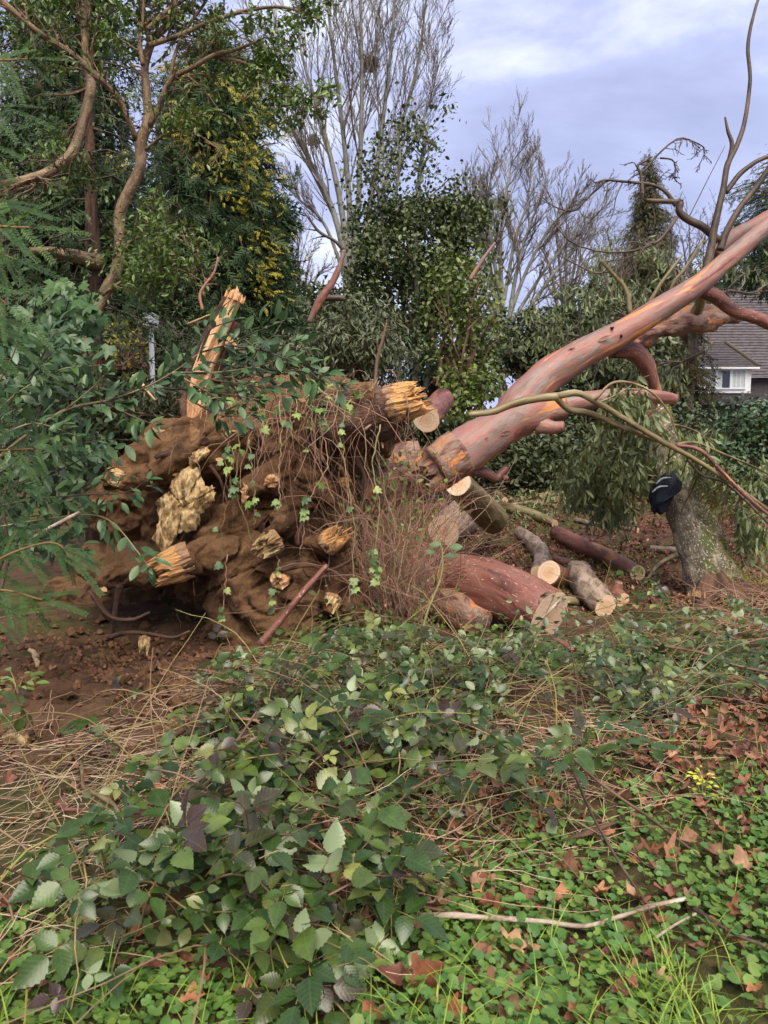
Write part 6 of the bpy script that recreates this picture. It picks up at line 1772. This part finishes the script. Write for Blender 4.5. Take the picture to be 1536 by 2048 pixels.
    H = np.stack([np.cos(az), np.sin(az)], 1); C = P[:, None] + np.concatenate([H[:, None] * (L * bend)[:, None, None] * (s ** 1.6)[None, :, None], (L[:, None] * (s - .45 * bend[:, None] * s ** 2.2))[..., None]], -1)
    side = np.stack([-H[:, 1], H[:, 0], np.zeros(n)], 1)[:, None] * (w[:, None] * (1 - s ** 2.5) + .0002)[..., None]
    V = np.stack([C - side, C + side], 2).reshape(-1, 3); o, j = np.meshgrid(np.arange(n), np.arange(m - 1), indexing='ij'); bb = o * m * 2 + j * 2
    F = np.stack([bb, bb + 1, bb + 3, bb + 2], -1).reshape(-1, 4); g = Geo(); g.add(V, [F], V, np.repeat(rng.uniform(0, 1, n), m * 2))
    tag(g.build('grass', MT['grass'], None, True), 'bright green grass blades along the bottom edge and in tufts', 'grass', kind='stuff')

    # pale dry straw on the left
    P, px, py = gpts(20000, -2.6, .6, 1.8, 5.8); k = inpoly(px, py, [(-100, 1490), (150, 1490), (330, 1390), (560, 1300), (640, 1330), (560, 1480), (430, 1600), (300, 1760), (150, 1960), (-100, 2060)]); P = P[k][:620]
    P2, px, py = gpts(9000, -1.0, 2.6, 1.9, 5.0); k = inpoly(px, py, [(600, 1500), (1300, 1420), (1400, 1600), (1000, 1800), (600, 1960)]); P = np.vstack([P, P2[k][:480]]); n = len(P); m = 8; Q = np.empty((n, m, 3)); Q[:, 0] = P + np.array([0, 0, .01])
    a = rng.normal(.75, 1.0, n); d = np.stack([np.cos(a), np.sin(a), rng.uniform(.0, .5, n)], 1); L = rng.uniform(.12, .55, n)
    for j in range(1, m): d = nrm(d + rng.normal(size=(n, 3)) * .17 + np.array([0, 0, -.09])); Q[:, j] = Q[:, j - 1] + d * (L / (m - 1))[:, None]
    Q[:, :, 2] = np.maximum(Q[:, :, 2], hgt(Q[:, :, 0], Q[:, :, 1]) + rng.uniform(.005, .09, (n, 1)))
    g = Geo(); tubes(g, Q, rng.uniform(.0008, .0021, n)[:, None] * np.linspace(1, .6, m), 4, rng.uniform(0, 1, n)); tag(g.build('dry_straw', MT['straw']), 'pale pinkish dry stems matted over the soil at the left', 'straw', kind='stuff')

    # twiggy dry heap at the right edge
    n = 240; b = np.array([W(x, y, Y) for x, y, Y in zip(rng.normal(1535, 50, n), rng.uniform(1180, 1290, n), rng.uniform(6.3, 7.3, n))]); b[:, 2] = hgt(b[:, 0], b[:, 1]); m = 8; Q = np.empty((n, m, 3)); Q[:, 0] = b; d = np.stack([rng.normal(-.3, .8, n), rng.normal(-.2, .5, n), rng.uniform(.1, .9, n)], 1); L = rng.uniform(.2, .8, n)
    for j in range(1, m): d = nrm(d + rng.normal(size=(n, 3)) * .15 + np.array([0, 0, -.12])); Q[:, j] = Q[:, j - 1] + d * (L / (m - 1))[:, None]
    Q[:, :, 2] = np.maximum(Q[:, :, 2], hgt(Q[:, :, 0], Q[:, :, 1]) + .01)
    g = Geo(); tubes(g, Q, rng.uniform(.0015, .004, n)[:, None] * np.linspace(1, .5, m), 4, rng.uniform(0, 1, n)); tag(g.build('twig_heap', MT['root_fine']), 'heap of dry twigs and straw at the right edge by the leaning trunk', 'twigs', kind='stuff')

    # leaf litter
    P, px, py = gpts(60000, -3.5, 9.0, 1.8, 15.5)
    far = inpoly(px, py, [(850, 1010), (1560, 960), (1560, 1240), (1350, 1215), (1100, 1210), (880, 1120)])
    rt = inpoly(px, py, [(1200, 1500), (1340, 1430), (1600, 1380), (1600, 1620), (1350, 1600)]); md = inpoly(px, py, [(560, 1500), (1200, 1420), (1400, 1560), (1600, 1560), (1600, 2060), (600, 2060)]); lf = inpoly(px, py, [(-80, 1280), (420, 1280), (520, 1400), (250, 1700), (-80, 2060)])
    w = np.maximum.reduce([far * .6, rt * .9, md * .45, lf * .20]) * np.clip(.7 + .8 * pn(P, 1.3, 7.0), .1, 1); k = rng.uniform(0, 1, len(P)) < w; P = P[k]; n = len(P); P[:, 2] += rng.uniform(.006, .035, n)
    T = [t_maple(s, .35) for s in (1, 2, 3)]; g = Geo(); ch = rng.integers(0, 3, n)
    for q in range(3):
        kk = ch == q; m = kk.sum(); scatter(g, T[q], P[kk], frames(nrm(rng.normal(size=(m, 3)) * np.array([1, 1, .2])), nrm(rng.normal(size=(m, 3)) * .4 + np.array([0, 0, 1.0]))), .05 * rng.uniform(.5, 1.25, m), rng.uniform(0, 1, m))
    tag(g.build('leaf_litter', MT['litter'], None, True), 'red-brown leaf litter over the ground between the logs and at the right', 'leaf litter', kind='stuff')
    # green sprigs lying among the logs
    P, px, py = gpts(14000, .3, 9.0, 6.0, 16); k = inpoly(px, py, [(950, 1000), (1130, 985), (1170, 1030), (1060, 1060), (940, 1060)]); P = P[k][:700]; n = len(P); P[:, 2] += rng.uniform(.02, .16, n); g = Geo()
    scatter(g, LFN, P, frames(rdir(n), nrm(rng.normal(size=(n, 3)) * .5 + np.array([0, 0, 1.0]))), .12 * rng.uniform(.5, 1.1, n), rng.uniform(0, 1, n)); tag(g.build('cut_foliage', MT['gum']), 'cut grey-green leaves lying around the far branch pile', 'leaves', kind='stuff')


undergrowth()


def soil_clods():
    base = []
    for q in range(3):
        r = np.random.default_rng(q); o = nrm(r.normal(size=(9, 2))) * r.uniform(.35, .6, (9, 1)); o = o[np.argsort(np.arctan2(o[:, 1], o[:, 0]))]
        v = np.vstack([[0, 0, .45], np.column_stack([o * .6, r.uniform(.2, .4, 9)]), np.column_stack([o, r.uniform(-.2, .05, 9)])])
        f3 = np.array([(0, 1 + i, 1 + (i + 1) % 9) for i in range(9)]); f4 = np.array([(1 + i, 10 + i, 10 + (i + 1) % 9, 1 + (i + 1) % 9) for i in range(9)]); base.append((v, [f3, f4], v.copy()))
    P, px, py = gpts(9000, -3.6, .4, 2.6, 7.0); k = rng.uniform(0, 1, len(P)) < soil_mask(P[:, 0], P[:, 1]) * .55; P = P[k]; n = len(P); ch = rng.integers(0, 3, n); g = Geo()
    P[:, 2] += .02
    for q in range(3):
        kk = ch == q; m = kk.sum(); scatter(g, base[q], P[kk], frames(nrm(rng.normal(size=(m, 3)) * np.array([1, 1, .2])), nrm(rng.normal(size=(m, 3)) * .3 + np.array([0, 0, 1.0]))), np.minimum(.12, .018 + rng.gamma(1.3, .016, m)), rng.uniform(0, 1, m))
    tag(g.build('soil_clods', MT['root_soil'], None, True), 'crumbled brown clods on the bare soil below the root plate', 'soil', kind='stuff')


soil_clods()


def dead_leaves():
    me = [add_mesh(t_maple(s, c), MT['dead'], 'dead_leaf') for s, c in ((1, .3), (2, .5), (3, .15), (4, .8), (5, .45), (6, .6))]
    fixed = [(1135, 1770, .11, 'large orange maple leaf standing upright in the ground ivy'), (1300, 1722, .10, 'orange maple leaf lying above the ground ivy right of centre'), (1435, 1735, .095, 'orange-brown curled leaf near the right edge'), (1490, 1765, .10, 'pale brown lobed leaf at the right edge'),
             (765, 1690, .09, 'pinkish curled leaf beside the purple bramble'), (1000, 1680, .06, 'small red-brown leaf among bramble stems'), (1090, 1630, .10, 'dark red leaf below the purple bramble shoot'), (845, 1990, .11, 'dark brown folded leaf at the bottom edge'), (800, 1990, .09, 'russet leaf standing beside the dark folded leaf'),
             (625, 1790, .075, 'bright orange leaf scrap among the glossy brambles'), (320, 1605, .08, 'red leaf lying on the straw'), (320, 1555, .075, 'orange-brown leaf on the straw above the red one'), (1130, 1820, .085, 'brown crumpled leaf under the large orange maple leaf'), (960, 1790, .08, 'russet leaf left of the large orange maple leaf'), (1465, 1850, .08, 'long tan leaf tilted at the right')]
    for q, (px, py, s, lab) in enumerate(fixed):
        p = G(px, py, .05); nn = nrm(np.array([rng.normal() * .3, -.6 if q in (0, 4, 7, 8) else -.3, .8])); d = nrm(np.array([rng.normal(), rng.normal() * .4, .5 if q in (0, 7, 8) else 0.0]))
        o = piece('dead_leaf', me[q % 6], None, p, frames(d[None], nn[None])[0], s * .85); tag(o, lab, 'leaf', 'fallen brown leaves')
    reg = [([(700, 1900), (850, 1700), (1100, 1600), (1560, 1560), (1560, 2060), (700, 2060)], 95, 'brown fallen leaf half sunk in the ground ivy'), ([(1230, 1500), (1340, 1430), (1560, 1380), (1560, 1600), (1300, 1580)], 75, 'red-brown fallen leaf in the drift at the right edge'),
           ([(560, 1520), (1000, 1480), (1150, 1560), (800, 1780), (600, 1900)], 55, 'brown fallen leaf caught under the brambles'), ([(0, 1800), (330, 1760), (600, 1960), (600, 2050), (0, 2050)], 22, 'brown fallen leaf at the lower left')]
    for poly, n, lab in reg:
        P, px, py = gpts(12000, -2.5, 4.4, 1.8, 5.6); P = P[inpoly(px, py, poly)][:n]
        for p in P:
            p = p + np.array([0, 0, rng.uniform(.02, .06)]); nn = nrm(np.array([rng.normal() * .45, -.25 + rng.normal() * .4, 1.0])); d = nrm(rng.normal(size=3) * np.array([1, 1, .3]))
            o = piece('dead_leaf', me[rng.integers(0, 6)], None, p, frames(d[None], nn[None])[0], rng.uniform(.032, .075)); tag(o, lab, 'leaf', 'fallen brown leaves')


dead_leaves()


# ------------------------------------------------------------------ loose sticks, bark strips, plank, snag
def stick(name, label, path, rad, dz, mat, cat='stick', sides=8, rough=.2, Ys=None, flat=1.0, twigs=0, group=None):
    if Ys is None: pts = [G(x, y, z) for (x, y), z in zip(path, np.broadcast_to(dz, (len(path),)))]
    else: pts = path3(path, Ys)[0]
    rr = [M1(r, p[1]) for r, p in zip(np.broadcast_to(rad, (len(path),)), pts)]
    P, R = spline(pts, rr, 8 * len(path)); t = thing(name, label, cat, P[0], group)
    g = Geo(); tube(g, P, R, sides, rough, 9, path[0][0] * .01, flat=flat); g.build('stem', mat, t, True)
    if twigs:
        C = grow(P[None], R[None], twigs, .35, .7, .0, .15, 0, k=6, rr=.6); 
        for q in range(len(C[0])):
            g = Geo(); tubes(g, C[0][q:q + 1], np.maximum(C[1][q:q + 1], .0012), 4); g.build('twig', mat, t)
    return t


st_pale = barkmat('weathered_stick', [(.3, (.13, .09, .06)), (.5, (.30, .23, .17)), (.7, (.45, .38, .31))], (14, 14, 6), .8, .8)
stick('stick', 'long weathered stick curving across the ground ivy', [(838, 1870), (900, 1868), (980, 1873), (1080, 1880), (1170, 1890), (1240, 1870), (1300, 1850), (1370, 1835)], [7, 6, 6, 5, 5, 5, 5, 4], .065, st_pale, rough=.35)
stick('stick', 'forked dark twig at the lower right corner', [(1385, 1850), (1430, 1880), (1470, 1905), (1530, 1930)], 4.5, .06, MT['bark_dead'], twigs=2)
stick('stick', 'thin pale twig joining the forked dark twig', [(1390, 1868), (1350, 1890), (1310, 1918)], 3, .07, st_pale)
stick('stick', 'thin dark stem slanting down through the ground ivy', [(1140, 1600), (1180, 1680), (1230, 1760), (1290, 1840)], 3, [.16, .12, .09, .06], MT['bark_dead'])
stick('stick', 'thin tan stem running right from the purple bramble', [(1110, 1550), (1200, 1620), (1300, 1680), (1400, 1745)], 3, [.16, .12, .09, .06], MT['twig_brown'])
stick('stick', 'straight reddish stem lying beside the long weathered stick', [(740, 1815), (830, 1838), (920, 1855), (1010, 1870)], 4, .05, MT['bark_wet'])
stick('stick', 'second reddish stem under the long weathered stick', [(800, 1826), (900, 1845), (1000, 1868)], 4, .04, MT['bark_wet'])
stick('stick', 'pale dead stem rising across the big sawn log', [(970, 1320), (1020, 1285), (1080, 1240), (1120, 1200)], 3.5, 0, st_pale, Ys=[5.6, 5.7, 5.8, 5.9])
stick('stick', 'lichen-covered crooked twig on the straw at the left', [(165, 1560), (170, 1615), (205, 1635), (235, 1660), (240, 1700), (220, 1740)], [3, 4, 5, 5, 5, 3], .09, MT['bark_olive'], rough=.6)
stick('stick', 'grey twig slanting over the straw to the dark brambles', [(370, 1640), (430, 1610), (490, 1580), (550, 1555)], [4, 4, 3, 3], [.12, .16, .2, .24], st_pale)
stick('stick', 'second twig crossing just under the slanting grey twig', [(300, 1650), (400, 1640), (450, 1600), (515, 1520)], [3, 4, 3, 2.4], [.08, .12, .18, .24], MT['twig_brown'])
stick('stick', 'brown horizontal twig at the left of the straw', [(130, 1648), (190, 1648), (250, 1652), (290, 1655)], 4, .06, MT['bark_wet'])
stick('stick', 'bare twig lying across the soil at the left edge', [(-20, 1613), (30, 1614), (65, 1618)], 3, .04, MT['twig_brown'])
stick('stick', 'tan twig on the straw pointing at the root plate', [(345, 1515), (390, 1480), (430, 1430)], 5, .1, MT['twig_brown'])
stick('bark_strip', 'curled strip of orange bark on the straw', [(400, 1465), (430, 1478), (465, 1480), (520, 1488)], [4, 9, 9, 5], .12, MT['bark_flaky'], 'bark', flat=.35)
stick('bark_strip', 'pointed brown bark strip below the curled orange one', [(408, 1470), (440, 1490), (487, 1512)], [3, 7, 2], .11, MT['bark_flaky'], 'bark', flat=.35)
stick('bark_strip', 'brown bark strip in the ground ivy above the large orange leaf', [(1125, 1720), (1170, 1705), (1230, 1682)], [3, 9, 5], .08, MT['bark_brown'], 'bark', flat=.35)
stick('bark_strip', 'dark red bark flake on the brambles', [(1105, 1355), (1125, 1365), (1143, 1382)], [5, 8, 6], .26, MT['bark_wet'], 'bark', flat=.4)
stick('stick', 'grey thin stick leaning across the laurel leaves', [(65, 1075), (110, 1050), (160, 1025)], 3.5, 0, st_pale, Ys=[3.9, 3.95, 4.0])
stick('stick', 'pale dry stem standing among the right brambles', [(1228, 1480), (1240, 1420), (1233, 1360), (1228, 1310)], 3, 0, st_pale, Ys=[4.6, 4.65, 4.7, 4.7])
stick('stick', 'second pale dry stem leaning beside the standing one', [(1262, 1470), (1258, 1420), (1275, 1350)], 2.5, 0, st_pale, Ys=[4.6, 4.65, 4.7])
stick('stick', 'long thin bramble-like twig arching at the right edge', [(1310, 1290), (1400, 1305), (1470, 1330), (1560, 1350)], 3, 0, MT['twig_brown'], Ys=[5.2, 5.0, 4.9, 4.8])
stick('stick', 'short grey branch on the litter left of the leaning trunk', [(1300, 1105), (1340, 1108), (1375, 1112)], 7, .05, MT['bark_grey'])
stick('stick', 'small cut branch lying before the leaning trunk', [(1290, 1180), (1320, 1140), (1370, 1115)], [3, 4, 5], .08, MT['bark_olive'])
stick('snag', 'slender red-barked broken snag leaning behind the root plate', [(618, 645), (640, 600), (662, 570), (680, 530), (687, 500)], [5, 8, 7, 5, 4], 0, MT['bark_red'], 'snag', Ys=[8.6] * 5)
stick('snag', 'dead forked twig above the slender red snag', [(687, 500), (670, 482), (640, 465), (620, 440), (608, 425)], [4, 3, 3, 2, 1.5], 0, MT['bark_dead'], 'snag', Ys=[8.6] * 5, twigs=5)
stick('snag', 'stub of sawn branch sticking out behind the snag', [(645, 598), (665, 596), (690, 597)], 6, 0, MT['bark_dead'], 'snag', Ys=[9.0] * 3)
stick('snag', 'thin dead stalk with curled twigs beside the orange stake', [(405, 620), (400, 590), (410, 570), (428, 545), (436, 515)], [3, 3, 2.6, 2.2, 1.6], 0, MT['root_fine'], 'snag', Ys=[6.2] * 5, twigs=7)
stick('wood_slab', 'pale split slab of wood left of the orange stake', [(375, 648), (410, 635), (445, 620)], [4, 7, 5], 0, MT['rotten'], 'wood', Ys=[6.45, 6.45, 6.45], flat=.4)
stick('stick', 'orange broken stick on the bank left of the stake', [(265, 750), (285, 770), (312, 800)], [2, 4, 4], 0, MT['splinter_orange'], Ys=[6.6, 6.6, 6.6])
stick('stick', 'bare upright twig rising behind the thick broken root', [(750, 770), (755, 720), (765, 680), (775, 640)], [4, 3.4, 3, 2], 0, MT['twig_brown'], Ys=[7.0] * 4, twigs=6)
stick('snag', 'pale bare stick leaning at the right of the pale shrub', [(940, 560), (965, 520), (990, 485)], [4, 4, 2], 0, MT['bark_red'], 'snag', Ys=[12.0] * 3)
stick('bramble_cane', 'leafy green bramble cane arching in front of the big log', [(840, 1330), (850, 1240), (880, 1160), (885, 1110), (875, 1070)], [2.2, 2.2, 2, 1.8, 1.4], 0, MT['vine'], 'cane', Ys=[4.6, 4.6, 4.6, 4.6, 4.6])
for (px, py, s) in ((912, 1095, .07), (905, 1112, .06), (872, 1090, .06), (865, 1105, .05)):
    piece('leaf', add_mesh(t_leaf(.6, 4, .1, .1), MT['ivy'], 'cane_leaf'), bpy.data.objects['bramble_cane'], W(px - 14, py, 4.57), frames(np.array([[.9, -.2, .1]]), np.array([[0.1, -.8, .6]]))[0], s * 1.2)


def small_plant(name, label, px, py, n, size, mat, spread, cat='plant'):
    b = G(px, py); t = thing(name, label, cat, b); me = add_mesh(t_leaf(.4, 4, .12, .2), mat, name + '_leaf')
    for q in range(n):
        a = rng.uniform(0, 2 * math.pi); tip = b + np.array([math.cos(a) * spread * rng.uniform(.2, 1), math.sin(a) * spread * rng.uniform(.2, 1), rng.uniform(.04, .14)])
        if q % 3 == 0:
            g = Geo(); P, R = spline([b, (b + tip) / 2 + np.array([0, 0, .03]), tip], [.003, .0025, .0015], 7); tube(g, P, R, 5); g.build('stem', MT['vine'], t, True)
        d = nrm(np.array([math.cos(a), math.sin(a) - .2, rng.uniform(-.2, .5)])); piece('leaf', me, t, tip, frames(d[None], nrm(np.array([rng.normal() * .3, -.4, 1.0]))[None])[0], size * rng.uniform(.7, 1.2))


lime = leafmat('lime_leaf', [(.42, .46, .05), (.30, .38, .05), (.50, .50, .08)], .5, .3, .2)
small_plant('spurge_plant', 'bright yellow-green sprig in the litter drift at the right', 1405, 1605, 40, .028, lime, .06)
small_plant('young_plant', 'pale green young plant on the soil at the left edge', 35, 1395, 22, .08, MT['ivy_pale'], .13)
stick('wood_scrap', 'crumbly pale rotten wood scrap on the soil at the left edge', [(5, 1490), (30, 1484), (58, 1492)], [8, 14, 9], .03, MT['rotten'], 'wood', 12, .6)
stick('wood_scrap', 'small pale rotten scrap below the yew sprays', [(60, 1312), (72, 1325), (76, 1345)], [4, 6, 4], .05, MT['rotten'], 'wood', 10, .6)
